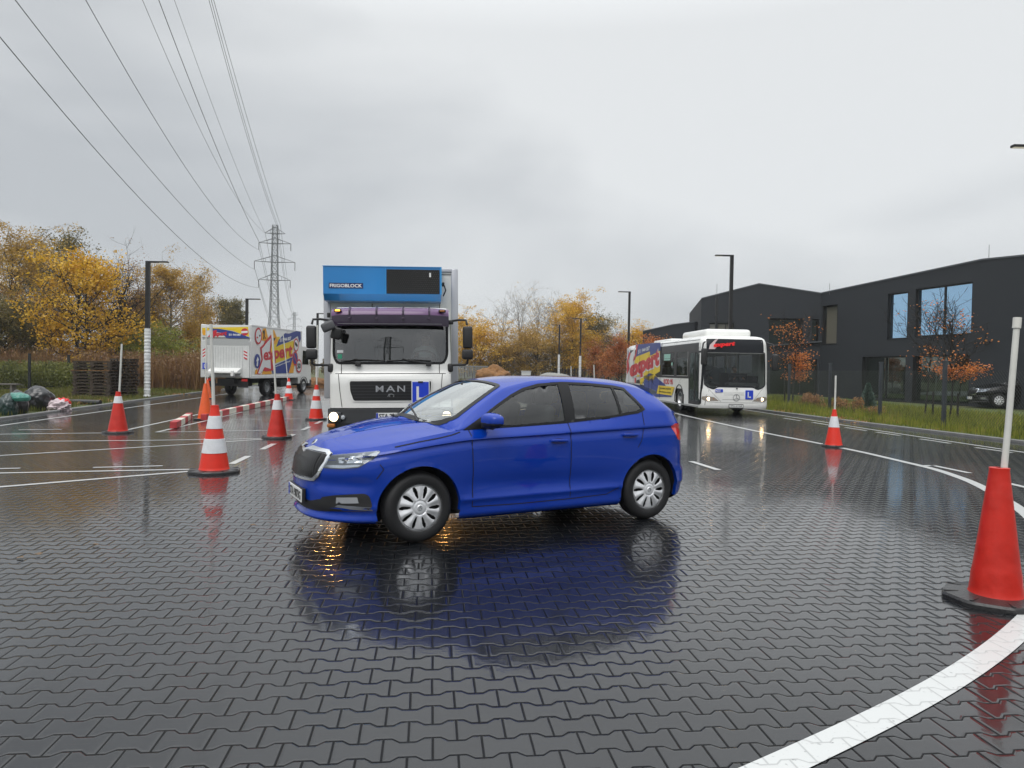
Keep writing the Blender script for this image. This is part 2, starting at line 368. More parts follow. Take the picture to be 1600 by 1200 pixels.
def spl(xs, ys):
    """smooth interpolation through key points (xs any order)"""
    o = sorted(zip(xs, ys)); X = np.array([a for a, _ in o], float); Y = np.array([b for _, b in o], float)
    h = np.diff(X); dl = np.diff(Y) / h; m = np.zeros(len(X)); m[0] = dl[0]; m[-1] = dl[-1]
    for i in range(1, len(X) - 1):
        m[i] = 0 if dl[i - 1] * dl[i] <= 0 else 2 * dl[i - 1] * dl[i] / (dl[i - 1] + dl[i]) * .5 + .25 * (dl[i - 1] + dl[i])
    def f(x):
        x = np.clip(x, X[0], X[-1]); i = np.clip(np.searchsorted(X, x) - 1, 0, len(X) - 2); t = (x - X[i]) / h[i]
        return (2 * t**3 - 3 * t**2 + 1) * Y[i] + (t**3 - 2 * t**2 + t) * h[i] * m[i] + (-2 * t**3 + 3 * t**2) * Y[i + 1] + (t**3 - t**2) * h[i] * m[i + 1]
    return f
# ================================================================ setting
def struct(o): o['kind'] = 'structure'; return o
AX = Vector((math.sin(-PYAW), math.cos(PYAW), 0))
PAVER = paver_mat('wet_pavers')
PAINT = paver_mat('road_paint', (.57, .58, .57))
KL = [(-9.6, -9), (-10.6, 3), (-12.0, 12), (-13.21, 18.66), (-14.9, 28), (-16.71, 38.54), (-19.6, 56), (-21, 66)]
KR = [(15.2, -9), (13.9, 2), (12.9, 10), (12.09, 17.0), (11.2, 22.6), (10.45, 28.9), (9.6, 40), (8.2, 58), (7.4, 66)]
lot = KL + KR[::-1]
pv, pf = cdt([Vector(p) for p in lot], (), 8)
struct(mesh_obj('pavement', [(p.x, p.y, 0) for p in pv], pf, PAVER))
# earth: one sheet to the horizon
em = bpy.data.materials.new('earth_and_turf'); em.use_nodes = True; t = em.node_tree; b = t.nodes['Principled BSDF']
co = t.nodes.new('ShaderNodeTexCoord'); n1 = t.nodes.new('ShaderNodeTexNoise'); n1.inputs['Scale'].default_value = .22; n1.inputs['Detail'].default_value = 8; n1.inputs['Roughness'].default_value = .7; t.links.new(co.outputs['Object'], n1.inputs[0])
c = t.nodes.new('ShaderNodeValToRGB'); t.links.new(n1.outputs[0], c.inputs[0]); e = c.color_ramp.elements
e[0].position = .35; e[0].color = (.045, .065, .018, 1); e[1].position = .66; e[1].color = (.13, .095, .045, 1); k = e.new(.5); k.color = (.07, .085, .022, 1)
t.links.new(c.outputs[0], b.inputs['Base Color']); b.inputs['Roughness'].default_value = .9
n2 = t.nodes.new('ShaderNodeTexNoise'); n2.inputs['Scale'].default_value = 12; n2.inputs['Detail'].default_value = 6; t.links.new(co.outputs['Object'], n2.inputs[0]); bp = t.nodes.new('ShaderNodeBump'); bp.inputs['Distance'].default_value = .05; t.links.new(n2.outputs[0], bp.inputs['Height']); t.links.new(bp.outputs[0], b.inputs['Normal'])
gx = [-1500, -300, -80, -40, -20, 0, 20, 40, 80, 300, 1500]; gy = [-1500, -300, -60, 0, 30, 60, 90, 130, 200, 400, 2500]
struct(mesh_obj('ground', [(x, y, -.06) for y in gy for x in gx], [(j * 11 + i, j * 11 + i + 1, j * 11 + i + 12, j * 11 + i + 11) for j in range(10) for i in range(10)], em))
def verge(name, line, out_, z, m):
    vs = []; n = len(line)
    for (x, y) in line:
        for q in (0, .35, 1): vs.append((x + out_ * q, y, z + (.03 if q else 0) + (.04 * noise.noise(Vector((x, y, q))) if q else 0)))
    return struct(mesh_obj(name, vs, [(3 * i + j, 3 * i + j + 1, 3 * i + 4 + j, 3 * i + 3 + j) for i in range(n - 1) for j in range(2)], m, None, True))
KLd = [tuple(p) for p in dens([Vector(p) for p in KL], 2, False)]; KRd = [tuple(p) for p in dens([Vector(p) for p in KR], 2, False)]
turf_l = mat('turf_left', (.062, .078, .022), .9, var=.5, vscale=2.5, bump=.6, bscale=25)
turf_r = mat('turf_right', (.075, .100, .022), .9, var=.4, vscale=3, bump=.6, bscale=25)
verge('turf', [(x - .16, y) for x, y in KLd], -11, .0, turf_l)
verge('turf', [(x + .16, y) for x, y in KRd], 12, .03, turf_r)
# kerbs: real steps of concrete
def kerb(line, sgn, z0, z1, wd=.14):
    b = MB(); n = len(line)
    vs = []
    for (x, y) in line:
        for dx, z in ((0, z0), (0, z1 - .012), (.012, z1), (wd, z1), (wd, z0)): vs.append((x + sgn * dx, y, z))
    b.add(vs, [(5 * i + j, 5 * i + j + 1, 5 * i + 6 + j, 5 * i + 5 + j) for i in range(n - 1) for j in range(4)])
    return struct(b.build('kerb', mat('kerb_concrete', (.17, .17, .168), .55, var=.25, vscale=3, bump=.3, bscale=60)))
kerb(KLd, -1, -.02, .05); kerb(KRd, 1, -.02, .06)
def ribbon(pts, w, z=.004):
    P = [Vector(p).to_2d() if len(p) > 2 else Vector(p) for p in pts]; vs = []
    for i, p in enumerate(P):
        d = (P[min(i + 1, len(P) - 1)] - P[max(i - 1, 0)]).normalized(); n = Vector((-d.y, d.x)) * (w / 2); vs += [(p.x + n.x, p.y + n.y, z), (p.x - n.x, p.y - n.y, z)]
    return struct(mesh_obj('road_marking', vs, [(2 * i + 1, 2 * i + 3, 2 * i + 2, 2 * i) for i in range(len(P) - 1)], PAINT))
# the big curved line
ax_, ay_ = [], []
cir = [(5.9, 38), (6.05, 30), (6.28, 23.5), (6.56, 18.96), (6.88, 16.0), (7.02, 14.0), (7.02, 12.3), (6.82, 10.9), (6.38, 9.5), (5.78, 8.05), (5.05, 6.75), (4.2, 5.5), (3.2, 4.45), (2.3, 3.66), (1.35, 2.97), (.2, 2.25), (-1.2, 1.6)]
tt = np.arange(len(cir)); fx, fy = spl(tt, [p[0] for p in cir]), spl(tt, [p[1] for p in cir]); ts = np.linspace(0, len(cir) - 1, 150)
ribbon(list(zip([float(fx(q)) for q in ts], [float(fy(q)) for q in ts])), .145)
ex = [(9.75, 34), (9.96, 29.5), (10.15, 24), (10.28, 20), (10.55, 15.5), (10.95, 11), (11.4, 5)]
ribbon(ex, .10)
for a, b_ in (((9.5, 25.2), (9.58, 23.9)), ((9.66, 23.2), (9.74, 21.9)), ((9.80, 21.2), (9.88, 20.1)), ((9.92, 19.64), (10.01, 18.6)), ((10.03, 17.7), (10.13, 16.65)), ((10.14, 15.75), (10.28, 14.8)), ((10.33, 13.9), (10.45, 12.9)),
              ((3.10, 12.4), (3.27, 11.35)), ((7.08, 12.36), (7.28, 12.40)), ((7.26, 12.45), (7.32, 11.5)), ((7.22, 10.6), (7.2, 9.6)), ((7.9, 10.4), (7.95, 9.2))):
    ribbon([a, b_], .11, .0055)
for k in (0, 1.98, 4.02, 6.08, 8.08, 10.1, 12.1): ribbon([(-4.28 - .112 * k, 11.08 + k), (-4.28 - .112 * (k + 1), 12.08 + k)], .11)
ribbon([(-11.2, 12.0), (-12.01, 16.96), (-12.86, 23.2), (-14.28, 33.2), (-15.3, 40)], .10)
for pl, w_ in (([(-16, 13.0), (-10.6, 14.97), (-8.75, 15.66)], .09), ([(-13, 12.3), (-9.61, 13.57), (-6.95, 14.35), (-5.19, 14.99)], .09), ([(-13, 8.5), (-8.2, 11.58), (-5.9, 13.89), (-5.12, 14.87)], .09),
               ([(-10, 8.8), (-6.91, 9.77), (-4.45, 10.48)], .09), ([(-9, 6.3), (-6.15, 8.69), (-4.5, 10.28)], .10), ([(-10.91, 15.99), (-10.14, 16.30)], .09), ([(-8.1, 9.88), (-6.97, 10.25)], .08), ([(-6.04, 10.44), (-5.18, 10.74)], .08),
               ([(-8.74, 16.41), (-9.50, 21.8), (-10.35, 29), (-10.98, 35.6)], .09), ([(-7.86, 16.0), (-8.27, 19.6), (-8.75, 23.5)], .09), ([(-7.84, 16.04), (-5.05, 17.16)], .08), ([(-7.8, 20.11), (-7.1, 20.43)], .09), ([(-6.64, 20.6), (-6.1, 20.86)], .09),
               ([(-9.3, 24.4), (-5.8, 25.6)], .09), ([(-9.9, 29.4), (-6.3, 30.6)], .09), ([(-10.9, 35.5), (-8.0, 36.4)], .09)):
    ribbon([tuple(p) for p in dens([Vector(q) for q in pl], 1.0, False)], w_)

# ---------------------------------------------------------------- dark building on the right
WALL = mat('anthracite_render', (.019, .0225, .029), .8, var=.12, vscale=.35, bump=.15, bscale=30)
REVEAL = mat('window_reveal', (.008, .008, .009), .5)
FR = mat('window_frame_metal', (.012, .013, .015), .4)
PA, PB_ = Vector((22.4, 52.7, 0)), Vector((28.2, 28.0, 0))
def facade(root, A, B, tops, wins, thick=.3, flash=True):
    """wall from A to B; tops = [(s, z)...] along its length; wins = (s0, s1, z0, z1, material, mullions, depth)"""
    u_ = (B - A); Ls = u_.length; u_.normalize(); n_ = Vector((u_.y, -u_.x, 0))          # outward to the viewer
    if n_.dot(CAMP - A) < 0: n_ = -n_
    poly = [(0, -.1), (Ls, -.1)] + [(s, z) for s, z in reversed(tops)]
    holes = [[(a, c), (b_, c), (b_, d), (a, d)] for a, b_, c, d, *_ in wins]
    rv, F = cdt(poly, holes, 2.0)
    wv = [A + u_ * p.x + Vector((0, 0, p.y)) for p in rv]; wf = [list(f) for f in F]; b = MB(); b.add(wv, wf)
    for i in range(len(tops) - 1):
        (s0, z0), (s1, z1) = tops[i], tops[i + 1]; q = [A + u_ * s0 + Vector((0, 0, z0)), A + u_ * s1 + Vector((0, 0, z1))]
        b.add([q[0], q[1], q[1] - n_ * 14, q[0] - n_ * 14], [(0, 1, 2, 3)])
    for s_ in (0, Ls):
        zt = tops[0][1] if s_ == 0 else tops[-1][1]; p = A + u_ * s_
        b.add([p + Vector((0, 0, -.1)), p + Vector((0, 0, zt)), p - n_ * 14 + Vector((0, 0, zt)), p - n_ * 14 + Vector((0, 0, -.1))], [(0, 1, 2, 3)])
    b.build('wall', WALL, root)
    if flash:
        f = MB()
        for i in range(len(tops) - 1):
            (s0, z0), (s1, z1) = tops[i], tops[i + 1]; P0 = A + u_ * s0 + n_ * .04; P1 = A + u_ * s1 + n_ * .04; up = Vector((0, 0, 1))
            f.add([P0 + up * (z0 - .06), P1 + up * (z1 - .06), P1 + up * (z1 + .03), P0 + up * (z0 + .03), P0 + up * (z0 + .03) - n_ * .3, P1 + up * (z1 + .03) - n_ * .3], [(0, 1, 2, 3), (3, 2, 5, 4)])
        f.build('roof_flashing', mat('zinc_edge', (.10, .11, .12), .4, .5), root)
    for a, b_, z0, z1, gm, mull, dp in wins:
        P = lambda s, z, q: A + u_ * s + Vector((0, 0, z)) - n_ * q
        r = MB()
        for (p0, p1) in (((a, z0), (b_, z0)), ((b_, z0), (b_, z1)), ((b_, z1), (a, z1)), ((a, z1), (a, z0))):
            r.add([P(*p0, -.02), P(*p1, -.02), P(*p1, dp), P(*p0, dp)], [(0, 1, 2, 3)])
        wo = r.build('window', REVEAL, root)
        g = MB(); g.add([P(a, z0, dp - .02), P(b_, z0, dp - .02), P(b_, z1, dp - .02), P(a, z1, dp - .02)], [(0, 1, 2, 3)]); g.build('pane', gm, wo)
        f = MB(); fw = .07
        def bar(s0, s1, y0, y1):
            vs = [P(s, z, q) for q in (dp - .09, dp - .03) for s, z in ((s0, y0), (s1, y0), (s1, y1), (s0, y1))]
            f.add(vs, [(0, 1, 2, 3), (0, 4, 5, 1), (1, 5, 6, 2), (2, 6, 7, 3), (3, 7, 4, 0)])
        bar(a + .003, b_ - .003, z0 + .003, z0 + fw); bar(a + .003, b_ - .003, z1 - fw, z1 - .003); bar(a + .003, a + fw, z0 + fw + .002, z1 - fw - .002); bar(b_ - fw, b_ - .003, z0 + fw + .002, z1 - fw - .002)
        for k in mull: bar(a + (b_ - a) * k - fw * .4, a + (b_ - a) * k + fw * .4, z0 + fw + .002, z1 - fw - .002)
        f.build('frame', FR, wo)
    return u_, n_
sky_glass = glass('sky_glass', refl=.5, rcol=(.42, .66, .90), base=.13, solid=(.02, .035, .055))
dark_glass = glass('dark_glass', refl=.16, rcol=(.55, .64, .58), base=.035, solid=(.010, .014, .012))
lit_glass = glass('warm_glass', refl=.6, base=.06, solid=(.16, .15, .12))
bl = thing('office_building', 'dark anthracite two storey office building with blue reflecting windows behind the fence', 'building', (22.4, 52.7, 0))
u_ = (PB_ - PA).normalized(); nn_ = Vector((u_.y, -u_.x, 0))
def fw_(x0, x1, ytop, ybot, gm, mull=(), dp=.3):
    a = onplane(x0, (ytop + ybot) / 2, PA, nn_); b_ = onplane(x1, (ytop + ybot) / 2, PA, nn_); xm = (x0 + x1) / 2; t_ = onplane(xm, ytop, PA, nn_); q = onplane(xm, ybot, PA, nn_)
    return ((a - PA).dot(u_), (b_ - PA).dot(u_), max(.02, q.z), t_.z, gm, mull, dp)
wins = [fw_(1285.5, 1308, 477, 538, lit_glass, (), .3), fw_(1387, 1418, 457.5, 529.5, sky_glass, (), .22), fw_(1430.5, 1518.5, 446, 524, sky_glass, (.5,), .22),
        fw_(1347, 1414.5, 557, 628, dark_glass, (.5,), .3), fw_(1426, 1514, 555, 632, dark_glass, (.5,), .3)]
L_ = (PB_ - PA).length
rootinv = Vector((22.4, 52.7, 0))
def shift(root):
    for o in root.children:
        for c in [o] + list(o.children):
            if c.type == 'MESH' and not c.get('_s'):
                c.data.transform(Matrix.Translation(-rootinv)); c['_s'] = 1
pk = (onplane(1535, 405, PA, nn_) - PA)
facade(bl, PA, PB_, [(0, onplane(1281, 458, PA, nn_).z), (pk.dot(u_), pk.z), (L_, 7.3)], wins)
PC = dep(1093, 600, 52.7 + 1.5); PC.z = 0
u2 = (PC - PA).normalized(); n2_ = Vector((u2.y, -u2.x, 0)); n2_ = n2_ if n2_.dot(CAMP - PA) > 0 else -n2_
def fw2(x0, x1, yt, yb, gm, mull=(), dp=.3):
    a = onplane(x0, (yt + yb) / 2, PA, n2_); b_ = onplane(x1, (yt + yb) / 2, PA, n2_); xm = (x0 + x1) / 2
    return ((b_ - PA).dot(u2), (a - PA).dot(u2), max(.02, onplane(xm, yb, PA, n2_).z), onplane(xm, yt, PA, n2_).z, gm, mull, dp)
pk = onplane(1186, 443, PA, n2_); pe = onplane(1094, 466, PA, n2_)
facade(bl, PA, PC, [(0, onplane(1281, 458, PA, n2_).z), ((pk - PA).dot(u2), pk.z), ((PC - PA).length, pe.z)],
       [fw2(1201.5, 1254, 497.5, 538, dark_glass, (.5,), .9), fw2(1268.5, 1279, 498.5, 533, dark_glass, (), .5), fw2(1203, 1276.5, 561, 617, dark_glass, (.33, .66), .5), fw2(1108, 1147, 504.5, 521, lit_glass, (.33, .66), .3)])
PD = dep(1003, 590, 62); PD.z = 0
PC2 = PC + Vector((.3, 3, 0)); u3 = (PD - PC2).normalized(); n3 = Vector((u3.y, -u3.x, 0)); n3 = n3 if n3.dot(CAMP - PC2) > 0 else -n3
facade(bl, PC2, PD, [(0, onplane(1096, 502, PC2, n3).z), ((onplane(1052, 507, PC2, n3) - PC2).dot(u3), onplane(1052, 507, PC2, n3).z), ((PD - PC2).length, onplane(1003, 517.5, PC2, n3).z)], [])
led = MB(); a = onplane(1202, 541, PA, n2_); b_ = onplane(1283, 534.5, PA, n2_)
led.add([a + n2_ * .02, b_ + n2_ * .02, b_ + n2_ * .02 + Vector((0, 0, .08)), a + n2_ * .02 + Vector((0, 0, .08)), a + n2_ * .25, b_ + n2_ * .25, b_ + n2_ * .25 + Vector((0, 0, .08)), a + n2_ * .25 + Vector((0, 0, .08))], [(4, 5, 6, 7), (3, 2, 6, 7), (0, 1, 5, 4)])
led.build('ledge', mat('zinc_edge'), bl)
for px, py in ((1545, 403), (1296, 458), (1120, 458)):
    P = onplane(px, py, PA, nn_ if px > 1281 else n2_); b = MB(); b.tube([P - Vector((0, 0, .1)), P + Vector((0, 0, .7))], .015, 5); b.build('lightning_rod', mat('rod_grey', (.2, .2, .2), .4, .6), bl)
P = onplane(1545, 535, PA, nn_); b = MB(); b.box(P + nn_ * (-.12 if nn_.dot(CAMP - PA) < 0 else .12), (.1, .3, .16), bev=.02); b.tube([P, P + Vector((-.35, -.1, .05))], .05, 8); b.build('wall_lamp', FR, bl)
P = dep(1120, 470, 51); b = MB(); b.tube([(P.x, P.y, 0), (P.x, P.y, 7.0)], .09, 8); b.box((P.x, P.y, 6.2), (.16, .16, 1.2)); cm = b.build('chimney_pipe', FR, bl)
shift(bl)
for o in bpy.data.objects:
    if '_s' in o: del o['_s']

# ---------------------------------------------------------------- street lamps
DARKM = mat('lamp_anthracite', (.012, .012, .013), .45, .2)
def lamp(x, y, H, wrap, arm, label, rz=0, aw=.82):
    t_ = thing('street_lamp', label, 'street lamp', (x, y, 0), rz, 'street lamps along the lot')
    b = MB(); b.box((0, 0, H / 2), (.17, .17, H), bev=.01); b.box((0, 0, .01), (.32, .32, .03)); b.build('pole', DARKM, t_)
    b = MB(); b.box((arm * aw / 2 + arm * .085, 0, H - .035), (aw, .16, .07), bev=.01); ar = b.build('arm', DARKM, t_)
    b = MB(); b.box((arm * (aw - .12), 0, H - .073), (.36, .12, .012)); b.build('lamp_lens', mat('lamp_lens_grey', (.35, .35, .33), .2, emit=(1, .93, .75), es=.35), ar)
    if wrap:
        b = MB(); rs = []; zs = np.linspace(.03, wrap, 60); random.seed(int(H * 10 + x))
        vs = []; n = 12
        for i, z in enumerate(zs):
            rr = .125 + .012 * (1 if i % 3 == 0 else -1) * random.random() + .006 * random.random() + (.03 if z < .12 else 0)
            for k in range(n): a_ = 2 * math.pi * k / n; vs.append(((rr + .008 * random.random()) * math.cos(a_), (rr + .008 * random.random()) * math.sin(a_), z))
        b.add(vs, [(i * n + k, i * n + (k + 1) % n, (i + 1) * n + (k + 1) % n, (i + 1) * n + k) for i in range(59) for k in range(n)]); b.build('plastic_wrap', mat('foil_white', (.66, .67, .68), .3, var=.12, vscale=6), t_)
    return t_
lamp(-16.36, 32.42, 6.1, 3.1, 1, 'black angled street lamp with white wrapped foot beside the pallet stacks')
lamp(-18.2, 49.5, 6.08, 3.0, 1, 'black angled street lamp rising behind the rear of the sign painted truck')
lamp(-16.6, 61.5, 6.05, 3.0, 1, 'black angled street lamp seen beside the left mirror of the white truck')
lamp(11.7, 39.0, 7.9, 0, -1, 'tall black street lamp standing right behind the bus')
lamp(9.2, 57.5, 7.9, 3.3, -1, 'black angled street lamp behind the rear end of the bus')
lamp(7.02, 75, 6.98, 3.1, -1, 'small far street lamp, the nearer of the two above the car roof')
lamp(5.4, 84, 6.85, 3.4, -1, 'smallest far street lamp with white wrapped foot, leftmost above the car roof')
lamp(14.3, 19.4, 7.75, 0, -1, 'black street lamp head at the right edge of the photo', aw=1.0)

# ---------------------------------------------------------------- pylons and wires
STEEL = mat('galvanised_lattice', (.15, .16, .165), .6, .3)
def pylon_mb(H=40.2):
    b = MB(); hw_ = lambda z: np.interp(z, [0, 14, 25, H], [3.0, 1.15, .85, .62]); zs = [0, 4.5, 8.5, 12, 15, 17.5, 19.8, 22, 24, 25.8, 27.5, 29.1, 30.6, 32, 33.4, 34.8, 36.2, 37.6, 38.9, H]
    for i in range(len(zs) - 1):
        a, c_ = hw_(zs[i]), hw_(zs[i + 1]); z0, z1 = zs[i], zs[i + 1]; Cn = [(1, 1), (1, -1), (-1, -1), (-1, 1)]
        for k in range(4):
            (x0, y0), (x1, y1) = Cn[k], Cn[(k + 1) % 4]
            b.tube([(x0 * a, y0 * a, z0), (x0 * c_, y0 * c_, z1)], .11, 4, cap=False)
            b.tube([(x0 * a, y0 * a, z0), (x1 * c_, y1 * c_, z1)], .06, 4, cap=False); b.tube([(x1 * a, y1 * a, z0), (x0 * c_, y0 * c_, z1)], .06, 4, cap=False)
            b.tube([(x0 * c_, y0 * c_, z1), (x1 * c_, y1 * c_, z1)], .05, 4, cap=False)
    return b
ARMS = [(38.0, 39.7, 2.7, 0), (35.3, 36.7, 4.25, 2.0), (30.2, 31.9, 5.4, 2.3), (25.2, 27.0, 4.2, 2.2)]
def pylon(x, y, rz, label):
    t_ = thing('lattice_pylon', label, 'pylon', (x, y, 0), rz, 'high voltage pylons')
    pylon_mb().build('tower', STEEL, t_)
    for z, za, l, ins in ARMS:
        b = MB()
        for s in (1, -1):
            for yy in (.5, -.5): b.tube([(0, yy, za), (s * l, 0, z)], .07, 4); b.tube([(0, yy, z - .15), (s * l, 0, z)], .09, 4)
            b.tube([(s * l * .45, 0, z), (s * l * .45, 0, z + (za - z) * .55)], .05, 4)
        ao = b.build('cross_arm', STEEL, t_)
        if ins:
            for s in (1, -1):
                b = MB(); b.tube([(s * l, 0, z), (s * l, 0, z - ins)], .09, 6)
                for q in range(8): b.lathe([(.08, 0), (.16, .02), (.08, .05)], (s * l, 0, z - .3 - q * .2), n=8)
                b.build('insulator', mat('insulator_brown', (.05, .04, .035), .3), ao)
    return t_
pylon(-66, 200, R(8), 'tall grey lattice pylon with four cross arms above the sign painted truck')
p2 = dep(460, 487, 520); pylon(p2.x, 520, R(8), 'distant lattice pylon, small and pale, right of the tall one')
pylon(3.6, -110, R(12), 'lattice pylon behind the viewer, mirrored in the windscreen of the white truck')
WIRES = [('leftmost wire, from the lowest arm of the tall pylon to the left edge', [(0, 67), (96, 168.7), (192, 276), (307, 395), (361.7, 438.7), (398.5, 450.6)], (-70.2, 23.0), -4.2),
         ('second wire from the left, from the widest arm of the tall pylon', [(23, 0), (115, 115), (191.7, 214.7), (306.7, 345), (394, 421.5)], (-71.4, 27.9), -5.4),
         ('third wire from the left, from the second arm of the tall pylon', [(132, 0), (191.7, 96), (268, 230), (345, 337), (399, 392)], (-70.2, 33.3), -4.2),
         ('thin fourth wire from the left, ending at the top arm of the pylon', [(222, 0), (268, 103.5), (326, 230), (380, 325), (410, 357)], (-68.7, 38.0), -2.7),
         ('thickest wire, fifth from the left, steep above the tall pylon', [(246.5, 0), (306.7, 145.7), (364, 295), (400.7, 377.7)], (-70.2, 35.3), -4.2),
         ('thin sixth wire from the left, just left of the close pair', [(272, 0), (326, 145.7), (364, 249), (410, 356.6)], (-68.7, 38.0), -2.7),
         ('left wire of the close pair that runs up to the top edge', [(326, 0), (364, 134), (402.6, 268.4), (423.7, 350.8)], (-65.6, 40.2), 2.7),
         ('middle wire of the close bundle that runs up to the top edge', [(329.5, 0), (367, 133), (405, 268.4), (425, 351)], (-65.2, 40.2), 3.6),
         ('rightmost wire, right of the close pair above the tall pylon', [(333.6, 0), (372, 134), (406.4, 253), (429.4, 349)], (-64.5, 40.2), 4.4)]
WM = mat('wire_dark', (.03, .03, .032), .5)
for lab, pts, (wx, wz), qx in WIRES:
    P0 = Vector((wx, 200, wz)); Q = Vector((3.6 + qx, -110)); dxy = Vector((Q.x - P0.x, Q.y - P0.y)); S_, Z_ = [0.0], [wz]; Wt = [3.0]
    for (px, py) in pts[:-1]:
        d = ray(px, py); # intersect with the vertical plane of the span
        n_ = Vector((dxy.y, -dxy.x)); k = (Vector((P0.x, P0.y)).dot(n_)) / (Vector((d.x, d.y)).dot(n_)); P = CAMP + d * k
        S_.append((Vector((P.x, P.y)) - Vector((P0.x, P0.y))).dot(dxy) / dxy.dot(dxy)); Z_.append(P.z); Wt.append(1)
    cf = np.polyfit(S_, Z_, 2, w=Wt)
    b = MB(); th = .028 if 'thin' in lab else (.05 if 'thickest' in lab else .036)
    b.tube([(P0.x + dxy.x * s, P0.y + dxy.y * s, float(np.polyval(cf, s))) for s in np.concatenate([np.linspace(0, .1, 6), np.linspace(.12, 1, 48)])], th, 5)
    tag(b.build('power_line', WM), 'dark overhead ' + lab, 'power line', 'overhead power lines')
    bx = -156 + (wx + 66); b = MB(); b.tube([(wx + (bx - wx) * s, 200 + 320 * s, wz - 4 * 11 * s * (1 - s)) for s in np.linspace(0, 1, 14)], .05, 4)
    tag(b.build('power_line', WM), 'far wire hanging between the two pylons', 'power line', 'far wires between the pylons')
# ================================================================ hatchback (body built as two lofted shells, cut and trimmed)
def wheel(parent, name, c, rad, wid, rim_r, side, rimmat, style='cover', label=None):
    """wheel with its axle along Y; side = +1 if the outer face looks to +Y"""
    wh = link(bpy.data.objects.new(name, None), parent); wh.location = c; wh.empty_display_size = .1
    h = wid / 2
    prof = [(rim_r * .97, -h * .86), (rim_r + .012, -h * .97), (rim_r + (rad - rim_r) * .55, -h), (rad - .028, -h * .93), (rad - .006, -h * .74), (rad, -h * .5)]
    for g in (-.32, 0, .32): prof += [(rad, h * (g - .07)), (rad - .008, h * (g - .05)), (rad - .008, h * (g + .05)), (rad, h * (g + .07))]
    prof += [(rad, h * .5), (rad - .006, h * .74), (rad - .028, h * .93), (rim_r + (rad - rim_r) * .55, h), (rim_r + .012, h * .97), (rim_r * .97, h * .86)]
    tb = MB(); tb.lathe(prof, axis='Y', n=56); tb.build('tyre', mat('tyre_rubber', (.009, .009, .010), .6, bump=.15, bscale=120), wh, True, 50)
    rb = MB()
    if style == 'cover':
        n, m_ = 300, 26; rs = np.linspace(.028, rim_r, m_); V = []; Fc = []
        for r in rs:
            q = r / rim_r
            dd = .018 * (1 - q ** 2) - (.012 if q > .93 else 0) - (.006 if .27 < q < .33 else 0)
            for k in range(n):
                t = 2 * math.pi * k / n; fr = (k / n * 10) % 1
                rib = .007 * math.cos((fr - .5 + .1 * q) * 2 * math.pi) * min(1, max(0, (q - .3) * 3)) * (1 if q < .92 else 0)
                V.append((r * math.cos(t), side * (h * .80 + dd + rib), r * math.sin(t)))
        def slot(r, k):
            q = r / rim_r; fr = ((k + .5) / n * 10 + .16 * q) % 1
            if not .40 < q < .885: return False
            wdt = .07 + .11 * math.sin((q - .40) / .485 * math.pi) ** .6
            return abs(fr - .16) < wdt
        for i in range(m_ - 1):
            rm = (rs[i] + rs[i + 1]) / 2
            for k in range(n):
                if not slot(rm, k): Fc.append((i * n + k, i * n + (k + 1) % n, (i + 1) * n + (k + 1) % n, (i + 1) * n + k))
        rb.add(V, Fc)
        rb.lathe([(0, side * (h * .80 + .024)), (.022, side * (h * .80 + .024)), (.03, side * (h * .80 + .016))], axis='Y', n=40)
        rb.lathe([(rim_r - .004, side * (h * .78)), (rim_r, side * (h * .9)), (rim_r + .006, side * (h * .9)), (rim_r + .01, side * h * .8)], axis='Y', n=56)
        rb.build('wheel_cover', rimmat, wh, True, 40)
        dk = MB(); dk.lathe([(0, side * h * .25), (rim_r * .98, side * h * .25)], axis='Y', n=40)
        for k in range(5):
            t = 2 * math.pi * k / 5; dk.lathe([(.0, side * h * .62), (.02, side * h * .6), (.02, side * h * .25)], (math.cos(t) * .1 * rim_r / .19, 0, math.sin(t) * .1 * rim_r / .19), 'Y', 8)
        dk.build('brake', mat('dark_steel', (.02, .02, .022), .5, .6), wh)
        em = MB(); em.tube([(.016 * math.cos(t), side * (h * .80 + .026), .016 * math.sin(t)) for t in np.linspace(0, 6.283, 20)], .0022, 5)
        em.tube([(-.009, side * (h * .8 + .026), -.007), (0, side * (h * .8 + .026), .010), (.009, side * (h * .8 + .026), -.004)], .0028, 5); em.build('emblem', mat('emblem_grey', (.3, .31, .32), .3, .8), wh)
    else:
        # steel truck wheel: dished disc, hand holes, hub
        prof = [(rim_r * 1.0, side * h * .92), (rim_r * .96, side * h * .95), (rim_r * .9, side * h * .72), (rim_r * .82, side * h * .30), (rim_r * .5, side * h * .12), (rim_r * .46, side * h * .45), (rim_r * .3, side * h * .52), (rim_r * .28, side * h * .9), (rim_r * .12, side * h * .98), (0, side * h * .98)]
        rb.lathe(prof, axis='Y', n=40)
        for k in range(10):
            t = 2 * math.pi * k / 10; rb.lathe([(0, side * h * .62), (.016, side * h * .6), (.016, side * h * .4)], (math.cos(t) * rim_r * .38, 0, math.sin(t) * rim_r * .38), 'Y', 8)
        rb.build('rim', rimmat, wh, True, 40)
        dk = MB()
        for k in range(8):
            t = 2 * math.pi * (k + .5) / 8; cx, cz = math.cos(t) * rim_r * .68, math.sin(t) * rim_r * .68
            dk.lathe([(0, side * (h * .26 + .004)), (rim_r * .1, side * (h * .26 + .004)), (rim_r * .1, side * h * .1)], (cx, 0, cz), 'Y', 12)
        dk.build('hand_hole', mat('black_void', (.006, .006, .006), .8), wh)
    if label: wh['label'] = label
    return wh

